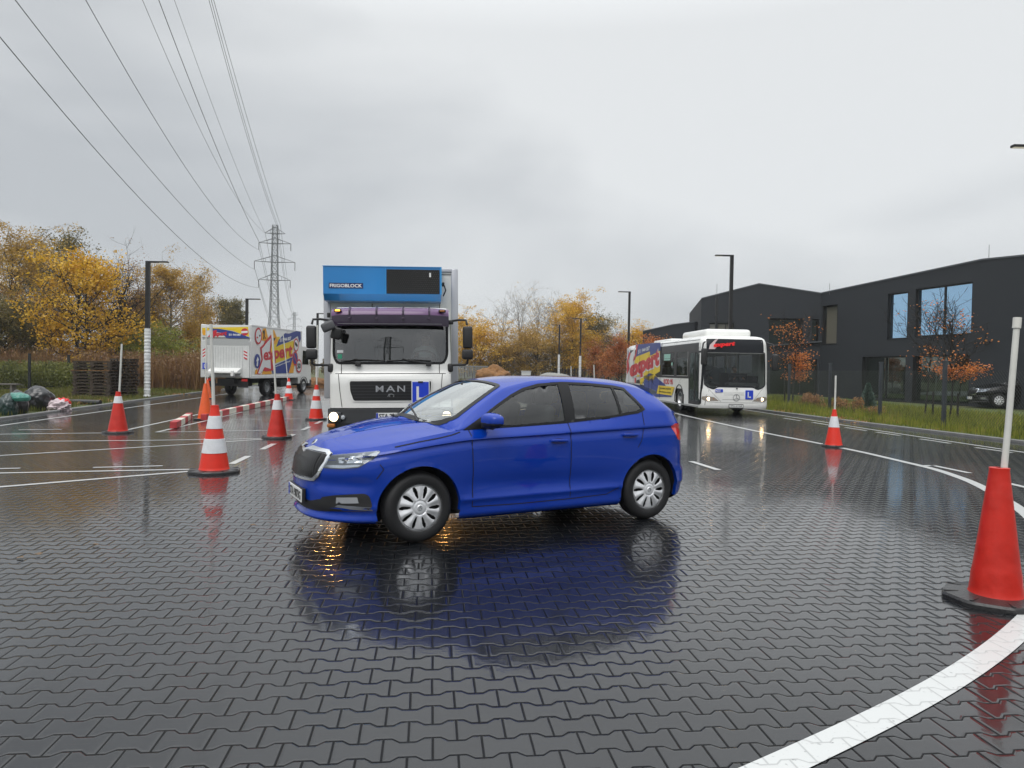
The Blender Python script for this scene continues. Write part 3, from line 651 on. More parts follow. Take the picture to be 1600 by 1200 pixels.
HWZ = [.17, .195, .235, .29, .335, .365, .40, .48, .60, .74, .86, .905, .926, .938, .945, .965, 1.0]
HWV = [.80, .845, .862, .862, .868, .882, .874, .873, .880, .886, .888, .876, .8725, .889, .8875, .870, .836]
_hw = spl(HWZ, HWV)
_xf = spl([.17, .20, .235, .29, .36, .47, .60, .74, .86, .93, 1.0], [2.03, 2.115, 2.13, 2.105, 2.12, 2.13, 2.14, 2.14, 2.125, 2.105, 2.055])
_xr = spl([.17, .22, .30, .42, .47, .52, .65, .80, .93, 1.0], [-1.84, -1.93, -1.965, -1.985, -1.985, -1.955, -1.945, -1.93, -1.91, -1.87])
_zb = spl([2.2, 2.0, 1.8, 1.6, 1.4, 1.2, .9, .6, .33, -.26, -.8, -1.2, -1.5, -1.75, -2.0], [.770, .785, .815, .852, .892, .930, .972, .982, .990, 1.015, 1.055, 1.112, 1.115, 1.06, 1.0])
_zc = spl([2.2, 1.9, 1.6, 1.3, 1.0, .8, .3, -.26, -1.1, -1.6, -2.0], [.70, .73, .785, .835, .872, .890, .908, .926, .953, .965, .93])
_hc = spl([2.2, 2.035, 1.95, 1.8, 1.6, 1.34, 1.1, .9], [.79, .79, .855, .902, .95, 1.005, 1.035, 1.045])
_gc = spl([1.17, .9, .65, .42, .2, -.1, -.5, -1.0, -1.4, -1.50, -1.58, -1.72, -1.88], [1.030, 1.175, 1.303, 1.398, 1.432, 1.458, 1.464, 1.450, 1.398, 1.362, 1.27, 1.135, .995])
_gr = spl([.93, .8, .6, .35, .2, 0, -.3, -.9, -1.2, -1.45, -1.6, -1.75, -1.88], [.985, 1.072, 1.203, 1.338, 1.378, 1.416, 1.434, 1.402, 1.362, 1.292, 1.185, 1.07, .985])
_gy = spl([1.0, .8, .6, .35, 0, -.5, -1.0, -1.4, -1.6, -1.88], [.80, .765, .705, .635, .600, .595, .585, .592, .64, .73])
XA, XB, RA = 1.272, -1.250, .395       # axles, wheel arch radius
def car_shells():
    z0 = np.array([.17, .18, .195, .21, .225, .24, .265, .29, .315, .335, .35, .365, .38, .40, .43, .46, .49, .52, .56, .60, .64, .68, .72, .76, .80, .84, .87, .89, .905, .918, .928, .934, .940, .948, .958, .972, .986, 1.0])
    hw = _hw(z0); xf = _xf(z0); xr = _xr(z0); D, DR = .85, .50
    ph = np.linspace(0, math.pi / 2, 46); st = np.linspace(0, 1, 132)[1:-1]; pr = np.linspace(math.pi / 2, 0, 30)
    rows = []
    for l in range(len(z0)):
        X = np.concatenate([xf[l] - D * (1 - np.cos(ph)), (xf[l] - D) + ((xr[l] + DR) - (xf[l] - D)) * st, xr[l] + DR * (1 - np.cos(pr))])
        Y = np.concatenate([hw[l] * np.sin(ph) ** (2 / 2.6), np.full(len(st), hw[l]), hw[l] * np.sin(pr) ** (2 / 3.0)])
        zc_, zb_ = _zc(X), _zb(X)
        Z = np.where(z0[l] <= .94, .17 + (z0[l] - .17) / .77 * (zc_ - .17), zc_ + (z0[l] - .94) / .06 * (zb_ - zc_))
        wz = np.exp(-((Z - .60) / .22) ** 2)
        Y = Y + (.014 * np.exp(-((X - XA) / .42) ** 2) + .014 * np.exp(-((X - XB) / .42) ** 2)) * wz * np.clip((Y - .6) / .2, 0, 1)
        # scoop above the door ridge
        Y = Y - .020 * np.exp(-((Z - .46 - .03 * X) / .085) ** 2) * np.clip(1 - np.abs(X) / .86, 0, 1) ** .5
        gz = np.exp(-((Z - .515) / .06) ** 2) * np.clip((X - 1.62) / .12, 0, 1) * np.clip((Y - .30) / .2, 0, 1); X = X - .020 * gz; Y = Y - .014 * gz
        rows.append(np.stack([X, Y, Z], 1))
    nt_ = len(rows[0]); V = [tuple(p) for r in rows for p in r]; Fc = []
    for l in range(len(z0) - 1):
        for k in range(nt_ - 1): Fc.append((l * nt_ + k, (l + 1) * nt_ + k, (l + 1) * nt_ + k + 1, l * nt_ + k + 1))
    top = rows[-1]
    # bonnet deck
    dk0 = len(V); kk = [i for i in range(nt_) if top[i][0] > .80]; nw = 34
    for i in kk:
        x, y, z = top[i]
        for j in range(nw + 1):
            q = 1 - j / nw; yy = y * q
            zc_ = float(_hc(x)); zz = z + (zc_ - z) * (1 - q ** 2.3)
            yr = .20 + .34 * np.clip((2.0 - x) / 1.1, 0, 1)
            s = np.clip((2.02 - x) / .3, 0, 1)
            zz += s * (.010 * math.exp(-((yy - yr) / .035) ** 2) - .006 * (1 / (1 + math.exp(-(yy - yr) / .02))) * math.exp(-max(0, yy - yr) / .2))
            V.append((x, yy, zz))
    for a in range(len(kk) - 1):
        for j in range(nw): p = dk0 + a * (nw + 1) + j; Fc.append((p, p + nw + 1, p + nw + 2, p + 1))
    # greenhouse
    g0 = len(V); XS = np.concatenate([np.linspace(1.17, .95, 12)[:-1], np.linspace(.95, -1.45, 100), np.linspace(-1.45, -1.88, 26)[1:]]); ns, ntp = 16, 26
    for x in XS:
        zb = float(_zb(x)); zr = max(float(_gr(x)), zb); yr = float(_gy(x)); zc_ = float(_gc(x))
        if x > .93: zr = zb; yb = .80 * max(0., (1.17 - x) / .24) ** .5; yr = yb
        else: yb = .836
        if x < -1.37: yb = .836 * max(0., 1 - ((-x - 1.37) / .502) ** 2) ** (1 / 3); yr = min(yr, yb)
        zr = min(zr, zc_ - .004) if x < -1.6 else zr
        for j in range(ns):
            q = j / ns; z = zb + (zr - zb) * q
            V.append((x, yb + (yr - yb) * (q ** 1.18) + .012 * math.sin(math.pi * q), z))
        for j in range(ntp + 1):
            q = 1 - j / ntp; pw = 2.6 if x > .3 else 2.9
            V.append((x, yr * math.sin(q * math.pi / 2) if False else yr * q ** .8, zr + (zc_ - zr) * (1 - (q ** .8) ** pw)))
    ng = ns + ntp + 1
    for a in range(len(XS) - 1):
        for j in range(ng - 1): p = g0 + a * ng + j; Fc.append((p, p + ng, p + ng + 1, p + 1))
    return V, Fc, g0
def mirrored(V, Fc):
    n = len(V); return V + [(x, -y, z) for x, y, z in V], Fc + [tuple(n + i for i in reversed(f)) for f in Fc]

SIDE = [(.875, .972), (.66, 1.088), (.49, 1.188), (.31, 1.283), (.16, 1.345), (-.02, 1.388), (-.30, 1.408), (-.60, 1.400), (-.93, 1.376), (-1.07, 1.352), (-1.20, 1.135), (-1.10, 1.098), (-.76, 1.058), (-.26, 1.018), (.36, .990)]
P_F = [(.60, 1.012), (.585, 1.112), (.47, 1.172), (.30, 1.262), (.14, 1.324), (-.03, 1.362), (-.245, 1.382), (-.215, 1.036), (.33, 1.008)]
P_R = [(-.335, 1.052), (-.375, 1.382), (-.60, 1.376), (-.895, 1.352), (-.87, 1.092), (-.70, 1.072)]
P_Q = [(-.898, 1.100), (-.925, 1.348), (-1.045, 1.328), (-1.155, 1.148), (-1.08, 1.122)]
WS = [(1.125, 0), (1.12, .12), (1.112, .25), (1.095, .36), (1.07, .45), (1.032, .535), (.985, .60), (.94, .648), (.90, .672), (.86, .680), (.73, .653), (.60, .622), (.50, .594), (.40, .560), (.362, .535), (.352, .50), (.365, .4), (.375, .3), (.385, .15), (.388, 0)]
WS = WS + [(x, -y) for x, y in WS[-2:0:-1]]
RW = [(-1.565, 0), (-1.565, .45), (-1.60, .52), (-1.80, .60), (-1.835, .55), (-1.85, 0)]
RW = RW + [(x, -y) for x, y in RW[-2:0:-1]]

for _a in (('black_trim', (.010, .010, .011), .35, dict(spec=.25)), ('rough_black_plastic', (.016, .016, .017), .5, dict(bump=.2, bscale=200)), ('gap_black', (.003, .003, .003), .8, {}), ('well_black', (.006, .006, .007), .8, {}),
           ('lamp_dark', (.03, .032, .036), .25, {}), ('lamp_chrome', (.75, .77, .8), .12, dict(metal=.9)), ('grille_black', (.006, .006, .007), .35, {}), ('bar_black', (.03, .03, .033), .3, {}), ('chrome', (.82, .84, .87), .12, dict(metal=1)),
           ('emblem_grey', (.3, .31, .32), .3, dict(metal=.8)), ('plate_white', (.72, .73, .72), .4, {}), ('plate_blue', (.01, .04, .4), .4, {}), ('plate_black', (.01, .01, .01), .5, {}), ('cabin_grey', (.035, .036, .038), .7, {}), ('black_void', (.006, .006, .006), .8, {}),
           ('red_lens', (.55, .015, .02), .08, dict(coat=1, emit=(1, .03, .03), es=.12)), ('dark_steel', (.02, .02, .022), .5, dict(metal=.6))):
    mat(_a[0], _a[1], _a[2], **_a[3])
glass('mirror_silver', (0, 0, 0), 1, .02, base=.8, solid=(.05, .05, .05))
def make_car(name, label, paint, loc, rz, scale=(1, 1, 1), full=True, cat='car'):
    root = thing(name, label, cat, loc, rz); root.scale = scale
    V, Fc, g0 = car_shells(); V2, F2 = mirrored(V, Fc)
    bv = BVHTree.FromPolygons([Vector(v) for v in V2], F2)
    # cut wheel arches, windows, scuttle
    holesY = [offs(P_F, .016), offs(P_R, .016), offs(P_Q, .014)]; ws_o = offs(WS, .002); rw_o = offs(RW, .012); keep = []
    nfull = len(V)
    for f in F2:
        c = sum((Vector(V2[i]) for i in f), Vector()) / len(f); gh = (f[0] % nfull) >= g0
        if not gh:
            if c.z < .80 and abs(c.y) > .45 and (math.hypot(c.x - XA, c.z - .305) < RA - .012 or math.hypot(c.x - XB, c.z - .305) < RA - .012): continue
            if c.x < 1.12 - .25 * (c.y / .8) ** 2 and abs(c.y) < .80 and c.z > .96 and c.x > .78 and abs(c.y) < .83 - .0: 
                if c.x < 1.11 - .27 * (c.y / .8) ** 2: continue
        else:
            if abs(c.y) > .5 and any(inpoly((c.x, c.z), h) for h in holesY): continue
            if c.z > .9 and (inpoly((c.x, c.y), ws_o) or inpoly((c.x, c.y), rw_o)): continue
        keep.append(f)
    body = mesh_obj('body', V2, keep, paint, root, True)
    bm = bmesh.new(); bm.from_mesh(body.data); bmesh.ops.remove_doubles(bm, verts=bm.verts, dist=.0006)
    bmesh.ops.delete(bm, geom=[v for v in bm.verts if not v.link_faces], context='VERTS'); bmesh.ops.recalc_face_normals(bm, faces=bm.faces); bm.to_mesh(body.data); bm.free()
    body.data.set_sharp_from_angle(angle=R(50))
    blk = mat('black_trim', (.012, .012, .013), .28, coat=.3); plas = mat('rough_black_plastic', (.016, .016, .017), .5, bump=.2, bscale=200)
    dark = mat('gap_black', (.003, .003, .003), .8)
    for s in (1, -1):
        # wheel arch lips and wells
        for cx in (XA, XB):
            b = MB(); a0, a1 = (R(-14), R(186)) if cx == XA else (R(-8), R(192))
            ts = np.linspace(a0, a1, 60); out_ = [Vector((cx + (RA + .016) * math.cos(t), .305 + (RA + .016) * math.sin(t))) for t in ts]; inn = [Vector((cx + (RA - .022) * math.cos(t), .305 + (RA - .022) * math.sin(t))) for t in ts]
            rows = []
            for pts, off in ((out_, .0015), (inn, .004)):
                rw = []
                for p in pts:
                    h, n, i, _ = bv.ray_cast(Vector((p.x, s * 3, max(p.y, .18))), Vector((0, -s, 0)))
                    y = h.y if h is not None else s * .85
                    rw.append(Vector((p.x, y + s * off, p.y)))
                rows.append(rw)
            rows.append([Vector((p.x, p.y - s * .045, p.z)) for p in rows[1]])
            n = len(ts); vs = rows[0] + rows[1] + rows[2]
            fs = [(r * n + k, r * n + k + 1, (r + 1) * n + k + 1, (r + 1) * n + k) for r in (0, 1) for k in range(n - 1) if rows[0][k].z > .17 and rows[0][k + 1].z > .17]
            b.add(vs, fs); o = b.build('wheel_arch', paint, root, True, 40)
            wl = MB(); ts = np.linspace(R(-12), R(190), 40); rr = RA - .018; vs = []
            for t in ts: vs += [(cx + rr * math.cos(t), s * .885, .305 + rr * math.sin(t)), (cx + rr * math.cos(t), s * .50, .305 + rr * math.sin(t))]
            wl.add(vs, [(2 * k, 2 * k + 1, 2 * k + 3, 2 * k + 2) for k in range(39)]); wl.prism([(cx + rr * math.cos(t), .305 + rr * math.sin(t)) for t in ts], 'Y', s * .50, s * .49)
            # trim to the body line
            wl.v = [(x, y if abs(y) < .6 else s * (abs((bv.ray_cast(Vector((x, s * 3, max(z, .2))), Vector((0, -s, 0)))[0] or Vector((0, .86, 0))).y) - .012), z) for x, y, z in wl.v]
            wl.build('wheel_well', mat('well_black', (.006, .006, .007), .8), root)
        # window surround and panes
        fm = MB(); hl = [P_F, P_R, P_Q]
        patch(bv, rnd(SIDE, .012, 2), 'Y', s, .0045, hl, .025, mb=fm); fm.build('window_frame', blk, root, True, 30)
        for pn in (P_F, P_R, P_Q):
            g = MB(); patch(bv, offs(pn, .008), 'Y', s, -.002, (), .05, mb=g); g.build('side_window', glass('car_glass', (.84, .90, .87), .75, base=.02), root, True, 60)
        # shut lines
        wv = .0085
        for pts in ([(.815, .972), (.800, .93), (.782, .6), (.778, .285)], [(-.245, 1.015), (-.252, .93), (-.262, .6), (-.268, .30)], [(-1.150, 1.120), (-1.140, .94), (-1.105, .82), (-1.06, .755)], [(.778, .285), (.3, .278), (-.268, .285)], [(-.268, .285), (-.70, .30), (-.84, .36)],
                    [(1.50, .842), (1.3, .882), (1.1, .912), (.98, .935), (.90, .958)], [(1.63, .70), (1.60, .66), (1.655, .575)]):
            sl = MB(); patch(bv, line_poly([tuple(p) for p in dens(pts, .04, False)], wv), 'Y', s, .0026, (), .05, mb=sl); sl.build('door_gap' if pts[0][0] < 1.4 else 'panel_gap', dark, root)
        # handles
        for hx, hz in ((-.115, .852), (-.955, .885)):
            b = MB(); y = (bv.ray_cast(Vector((hx, s * 3, hz)), Vector((0, -s, 0)))[0]).y
            b.box((hx, y + s * .024, hz + .004), (.185, .018, .026), rot=Matrix.Rotation(R(-1.5), 3, 'Y'), bev=.009, seg=3); b.box((hx + .075, y + s * .009, hz), (.03, .03, .022), bev=.006); b.box((hx - .075, y + s * .009, hz), (.03, .03, .022), bev=.006); b.build('door_handle', paint, root, True, 60)
            b = MB(); patch(bv, ell(hx, hz - .004, .085, .027, 28), 'Y', s, .001, (), .03, mb=b); b.build('handle_recess', mat('recess_blue' if full else 'recess_dark', (.004, .012, .14) if full else (.01, .01, .01), .4), root, True)
        # mirror
        mv = MB(); bm = bmesh.new(); bmesh.ops.create_icosphere(bm, subdivisions=4, radius=1)
        for v in bm.verts:
            x, y, z = v.co; k = lambda q, e: math.copysign(abs(q) ** e, q)
            x, y, z = k(x, .75), k(y, .72), k(z, .72)
            if x < -.35: x = -.35 + (x + .35) * .15
            v.co = (.635 + .085 * x - .02 * (y), s * (.975 + .115 * y), 1.062 + .068 * z * (1 - .12 * y))
        bm.verts.index_update(); vs = [v.co[:] for v in bm.verts]; fs = [[v.index for v in f.verts] for f in bm.faces]; bm.free()
        fu = [f for f in fs if sum(vs[i][2] for i in f) / 3 > 1.042]; fl = [f for f in fs if sum(vs[i][2] for i in f) / 3 <= 1.042]
        mv.add(vs, fu); mo = mv.build('door_mirror', paint, root, True, 60)
        b = MB(); b.add(vs, fl); b.tube([(.665, s * .80, 1.0), (.645, s * .90, 1.005), (.64, s * .97, 1.01)], [.03, .024, .03], 10); b.build('mirror_foot', plas, mo, True, 50)
        b = MB(); b.box((.604, s * .978, 1.066), (.006, .185, .105), bev=.003, rot=Matrix.Rotation(s * R(-2), 3, 'Z')); b.build('mirror_glass', glass('mirror_silver', (0, 0, 0), 1, .02, base=.8, solid=(.05, .05, .05)), mo)
        # headlight: housing, lens strips, clear cover
        HL = [(2.022, .752), (1.95, .768), (1.80, .792), (1.66, .818), (1.555, .832), (1.535, .812), (1.60, .752), (1.655, .695), (1.80, .682), (2.00, .678), (2.035, .69)]
        HLy = rnd([(.488, .752), (.56, .766), (.66, .783), (.745, .800), (.795, .812), (.812, .796), (.79, .735), (.752, .672), (.66, .654), (.52, .648), (.482, .655)], .008, 2)
        AL = R(42)
        def cv(pl):
            o = []
            for a, c in pl:
                h = bv.ray_cast(Vector((3, a, c)), Vector((-1, 0, 0)))[0]; o.append((-math.sin(AL) * h.x + math.cos(AL) * h.y, c))
            return o
        HLy = cv(HLy); hb = MB(); patch(bv, HLy, AL, s, .002, (), .02, mb=hb); ho = hb.build('headlight', mat('headlamp_inner', (.20, .215, .235), .22, .6), root, True, 40)
        ls = MB(); patch(bv, cv([(.51, .655), (.66, .661), (.75, .680), (.76, .697), (.66, .684), (.51, .676)]), AL, s, .006, (), .02, mb=ls)
        patch(bv, cv([(.60, .695), (.65, .700), (.645, .748), (.60, .742)]), AL, s, .006, (), .02, mb=ls)
        patch(bv, cv([(.672, .70), (.755, .715), (.745, .770), (.675, .756)]), AL, s, .006, (), .02, mb=ls)
        ls.build('reflector', mat('lamp_chrome', (.75, .77, .8), .12, .9), ho, True)
        cl = MB(); patch(bv, HLy, AL, s, .010, (), .02, mb=cl); cl.build('lens', glass('clear_lens', (.80, .83, .86), .8, .02), ho, True)
        # fog lamp pocket
        fk = MB(); patch(bv, [(s * a, c) for a, c in rnd([(.48, .395), (.60, .425), (.765, .452), (.785, .43), (.795, .33), (.77, .300), (.60, .285), (.48, .275)], .015, 2)], 'X', 1, .002, (), .025, mb=fk); fo = fk.build('fog_lamp', plas, root, True, 40)
        fk = MB(); patch(bv, [(s * a, c) for a, c in [(.61, .355), (.74, .368), (.735, .418), (.615, .408)]], 'X', 1, .006, (), .02, mb=fk); fk.build('fog_lens', mat('fog_glass', (.55, .57, .6), .1, .6), fo, True)
        fk = MB(); patch(bv, [(s * a, c) for a, c in [(.60, .325), (.79, .305), (.79, .335), (.62, .345)]], 'X', 1, .004, (), .02, mb=fk); fk.build('fog_trim', mat('fog_trim_grey', (.12, .13, .15), .35), fo, True)
        # tail lamp
        tl = MB(); patch(bv, [(-1.50, .962), (-1.58, .985), (-1.78, .975), (-1.82, .95), (-1.80, .88), (-1.70, .80), (-1.63, .815)], 'Y', s, .004, (), .02, mb=tl)
        patch(bv, [(s * .72, .955), (s * .79, .955), (s * .79, .80), (s * .70, .83), (s * .50, .88), (s * .48, .94)], 'X', -1, .004, (), .02, mb=tl)
        tl.build('tail_light', mat('red_lens', (.55, .015, .02), .08, coat=1, emit=(1, .03, .03), es=.12), root, True, 40)
    # grille
    GR = [(0, .742), (.06, .755), (.13, .772), (.44, .768), (.485, .752), (.49, .69), (.45, .60), (.38, .552), (0, .538)]
    GR = GR + [(-a, b) for a, b in GR[-2:0:-1]]
    gb = MB(); patch(bv, offs(GR, .028), 'X', 1, .004, [offs(GR, -.004)], .02, mb=gb)
    patch(bv, offs(GR, .024), 'X', 1, .014, [offs(GR, .002)], .02, mb=gb); gf = gb.build('grille_frame', mat('chrome', (.82, .84, .87), .12, 1), root, True, 40)
    gb = MB(); patch(bv, GR, 'X', 1, .003, (), .02, mb=gb); gg = gb.build('grille', mat('grille_black', (.006, .006, .007), .4), root, True)
    gb = MB()
    for k in range(29):
        y = -.455 + k * .0325; zt = .765 - (.03 if abs(y) < .06 else 0); zb_ = .548 + max(0, abs(y) - .36) * .75
        V_, G_ = patch(bv, [(y - .0035, zb_), (y + .0035, zb_), (y + .0035, zt), (y - .0035, zt)], 'X', 1, .012, (), .05)
        gb.add(V_, G_); V_, G_ = patch(bv, [(y - .005, zb_), (y - .003, zb_), (y - .003, zt), (y - .005, zt)], 'X', 1, .008, (), .05); gb.add(V_, G_)
    gb.build('grille_bar', mat('bar_black', (.03, .03, .033), .18, coat=.6), gg)
    gb = MB(); patch(bv, rnd([(-.56, .281), (-.40, .266), (0, .258), (.40, .266), (.56, .281), (.56, .40), (.33, .345), (-.33, .345), (-.56, .40)], .02, 3), 'X', 1, .003, (), .03, mb=gb); gb.build('lower_intake', plas, root, True, 40)
    # bonnet badge
    h, n, i, _ = bv.ray_cast(Vector((1.985, 0, 3)), Vector((0, 0, -1))); bd = MB(); bd.lathe([(0, .006), (.030, .006), (.036, .003), (.037, 0)], axis='Z', n=28); q = Vector((0, 0, 1)).rotation_difference(n if n.z > 0 else -n)
    bd.v = [tuple(h + q @ Vector(v)) for v in bd.v]; bo = bd.build('badge', mat('badge_silver', (.62, .64, .66), .25, .9), root, True, 40)
    bd = MB(); bd.tube([(-.012, -.014, .008), (0, .012, .008), (.012, -.006, .008)], .0035, 6); bd.v = [tuple(h + q @ Vector(v)) for v in bd.v]; bd.build('badge_mark', mat('badge_dark', (.04, .05, .05), .4), bo)
    # plate
    pl = MB(); pl.box((2.152, 0, .375), (.012, .52, .114), bev=.004); pl.box((2.136, 0, .375), (.03, .54, .13), mi=1, bev=.004); po = pl.build('number_plate', [mat('plate_white', (.72, .73, .72), .4), plas], root)
    pb = MB(); pb.box((2.159, -.238, .375), (.003, .04, .108)); pb.build('plate_band', mat('plate_blue', (.01, .04, .4), .4), po)
    if full: text(po, 'plate_lettering', 'STA 9873G', mat('plate_black', (.01, .01, .01), .5), (2.1595, -.205, .336), (0, 1, 0), (0, 0, 1), .445, .078, .001, .03)
    # windscreen, back window, scuttle, wipers
    g = MB(); patch(bv, offs(WS, .016), 'Z', 1, .0045, [offs(WS, -.03)], .02, mb=g); g.build('windscreen_surround', blk, root, True)
    g = MB(); patch(bv, offs(WS, .008), 'Z', 1, -.002, (), .05, mb=g); g.build('windscreen', glass('wind_glass', (.93, .97, .95), 1.7, rcol=(.97, 1, .99), base=.10), root, True, 60)
    g = MB(); patch(bv, offs(RW, .008), 'Z', 1, -.002, (), .05, mb=g); g.build('back_window', glass('car_glass', (.84, .90, .87), .75, base=.02), root, True, 60)
    g = MB()
    ys = np.linspace(-.80, .80, 33); vs = []; 
    for y in ys:
        xe = 1.14 - .27 * (abs(y) / .8) ** 2; zz = float(_zb(xe)) + (float(_hc(xe)) - float(_zb(xe))) * (1 - min(1, abs(y) / .836) ** 2.3)
        vs += [(xe + .005, y, zz - .012), (xe - .11, y, zz - .030)]
    g.add(vs, [(2 * k, 2 * k + 1, 2 * k + 3, 2 * k + 2) for k in range(32)]); g.build('scuttle', plas, root)
    for s0, (x0, y0), (x1, y1) in ((1, (1.13, .40), (.99, -.20)), (2, (1.14, -.30), (1.00, -.72 + .1))):
        b = MB(); pts = []
        for t in np.linspace(0, 1, 10):
            x, y = x0 + (x1 - x0) * t, y0 + (y1 - y0) * t; h = bv.ray_cast(Vector((x, y, 3)), Vector((0, 0, -1)))[0]; pts.append((x, y, h.z + .018))
        b.tube(pts, .008, 6); b.build('wiper', plas, root)
    # spoiler, antenna
    b = MB(); vs = []; ys = np.linspace(-.585, .585, 21)
    for y in ys:
        q = 1 - .22 * (abs(y) / .58) ** 3; zz = 1.382 - .05 * (abs(y) / .58) ** 2.4
        vs += [(-1.44, y, zz + .018), (-1.44 - .14 * q, y, zz - .016), (-1.44 - .14 * q, y, zz - .035), (-1.46, y, zz - .05)]
    b.add(vs, [(4 * k + j, 4 * k + (j + 1) % 4, 4 * k + 4 + (j + 1) % 4, 4 * k + 4 + j) for k in range(20) for j in range(4)] + [(3, 2, 1, 0), (80, 81, 82, 83)]); b.build('spoiler', mat('spoiler_grey', (.10, .11, .12), .3) if full else paint, root, True, 40)
    b = MB(); b.tube([(-1.20, 0, 1.42), (-1.23, 0, 1.445), (-1.28, 0, 1.47)], [.012, .006, .004], 8); b.build('antenna', plas, root)
    # underside
    b = MB(); b.box((0, 0, .20), (3.6, 1.20, .05), bev=.02); b.box((0, 0, .26), (1.7, 1.40, .06)); b.box((1.7, 0, .24), (.5, 1.0, .05)); b.box((-1.55, 0, .32), (.5, 1.0, .1)); b.box((.3, 0, .15), (1.4, .18, .08), bev=.03); b.build('underbody', mat('well_black'), root)
    # cabin
    ib = MB(); dg = mat('cabin_grey', (.035, .036, .038), .7); ib.box((-.35, 0, .55), (2.3, 1.5, .06)); ib.box((.55, 0, .78), (.16, 1.4, .4), bev=.05); ib.box((-1.5, 0, .7), (.5, 1.4, .5)); 
    for s in (1, -1): ib.box((-.2, s * .78, .76), (1.9, .05, .44), bev=.02)
    ib.build('cabin_lining', dg, root, True)
    db = MB(); vs = []; ys = np.linspace(-.74, .74, 25)
    for y in ys:
        k = (abs(y) / .74) ** 2; xe = 1.06 - .22 * k
        for x, z in ((xe, .965 + .0 * k), (xe - .15, .985), (xe - .32, .985 + .012 * math.exp(-((y - .35) / .2) ** 2) * 3), (xe - .40, .93)): vs.append((x, y, z - .02 * k))
    db.add(vs, [(4 * k + j, 4 * k + j + 1, 4 * k + 5 + j, 4 * k + 4 + j) for k in range(24) for j in range(3)]); db.build('dashboard', mat('dash_grey', (.09, .09, .092), .75), root, True)
    for (sx, sy) in ((0.05, .36), (.05, -.36), (-.85, .36), (-.85, -.36)):
        b = MB(); b.box((sx + .05, sy, .66), (.5, .50, .16), bev=.06, seg=3); b.box((sx - .22, sy, .92), (.13, .46, .52), rot=Matrix.Rotation(R(-14), 3, 'Y'), bev=.055, seg=3)
        b.tube([(sx - .29, sy - .06, 1.14), (sx - .30, sy - .06, 1.24)], .008, 6); b.tube([(sx - .29, sy + .06, 1.14), (sx - .30, sy + .06, 1.24)], .008, 6)
        b.box((sx - .305, sy, 1.245 if sx > 0 else 1.20), (.09, .26, .17), bev=.045, seg=3); b.build('seat', mat('seat_cloth', (.03, .03, .032), .85), root, True, 50)
    b = MB(); q = Matrix.Rotation(R(66), 3, 'Y'); ring = [q @ Vector((.185 * math.cos(t), .185 * math.sin(t), 0)) + Vector((.47, .36, .93)) for t in np.linspace(0, 6.283, 30)]; b.tube(ring, .015, 8); b.box((.47, .36, .93), (.04, .12, .1), bev=.02); b.build('steering_wheel', plas, root, True)
    b = MB(); b.box((.50, 0, 1.315), (.03, .22, .07), bev=.014); b.tube([(.51, 0, 1.345), (.50, 0, 1.375)], .01, 6); b.build('rear_view_mirror', plas, root, True)
    for nx, cx in (('f', XA), ('r', XB)):
        for s in (1, -1): wheel(root, 'wheel', (cx, s * .762, .310), .310, .190, .207, s, mat('cover_silver', (.76, .77, .79), .36, .4))
    return root
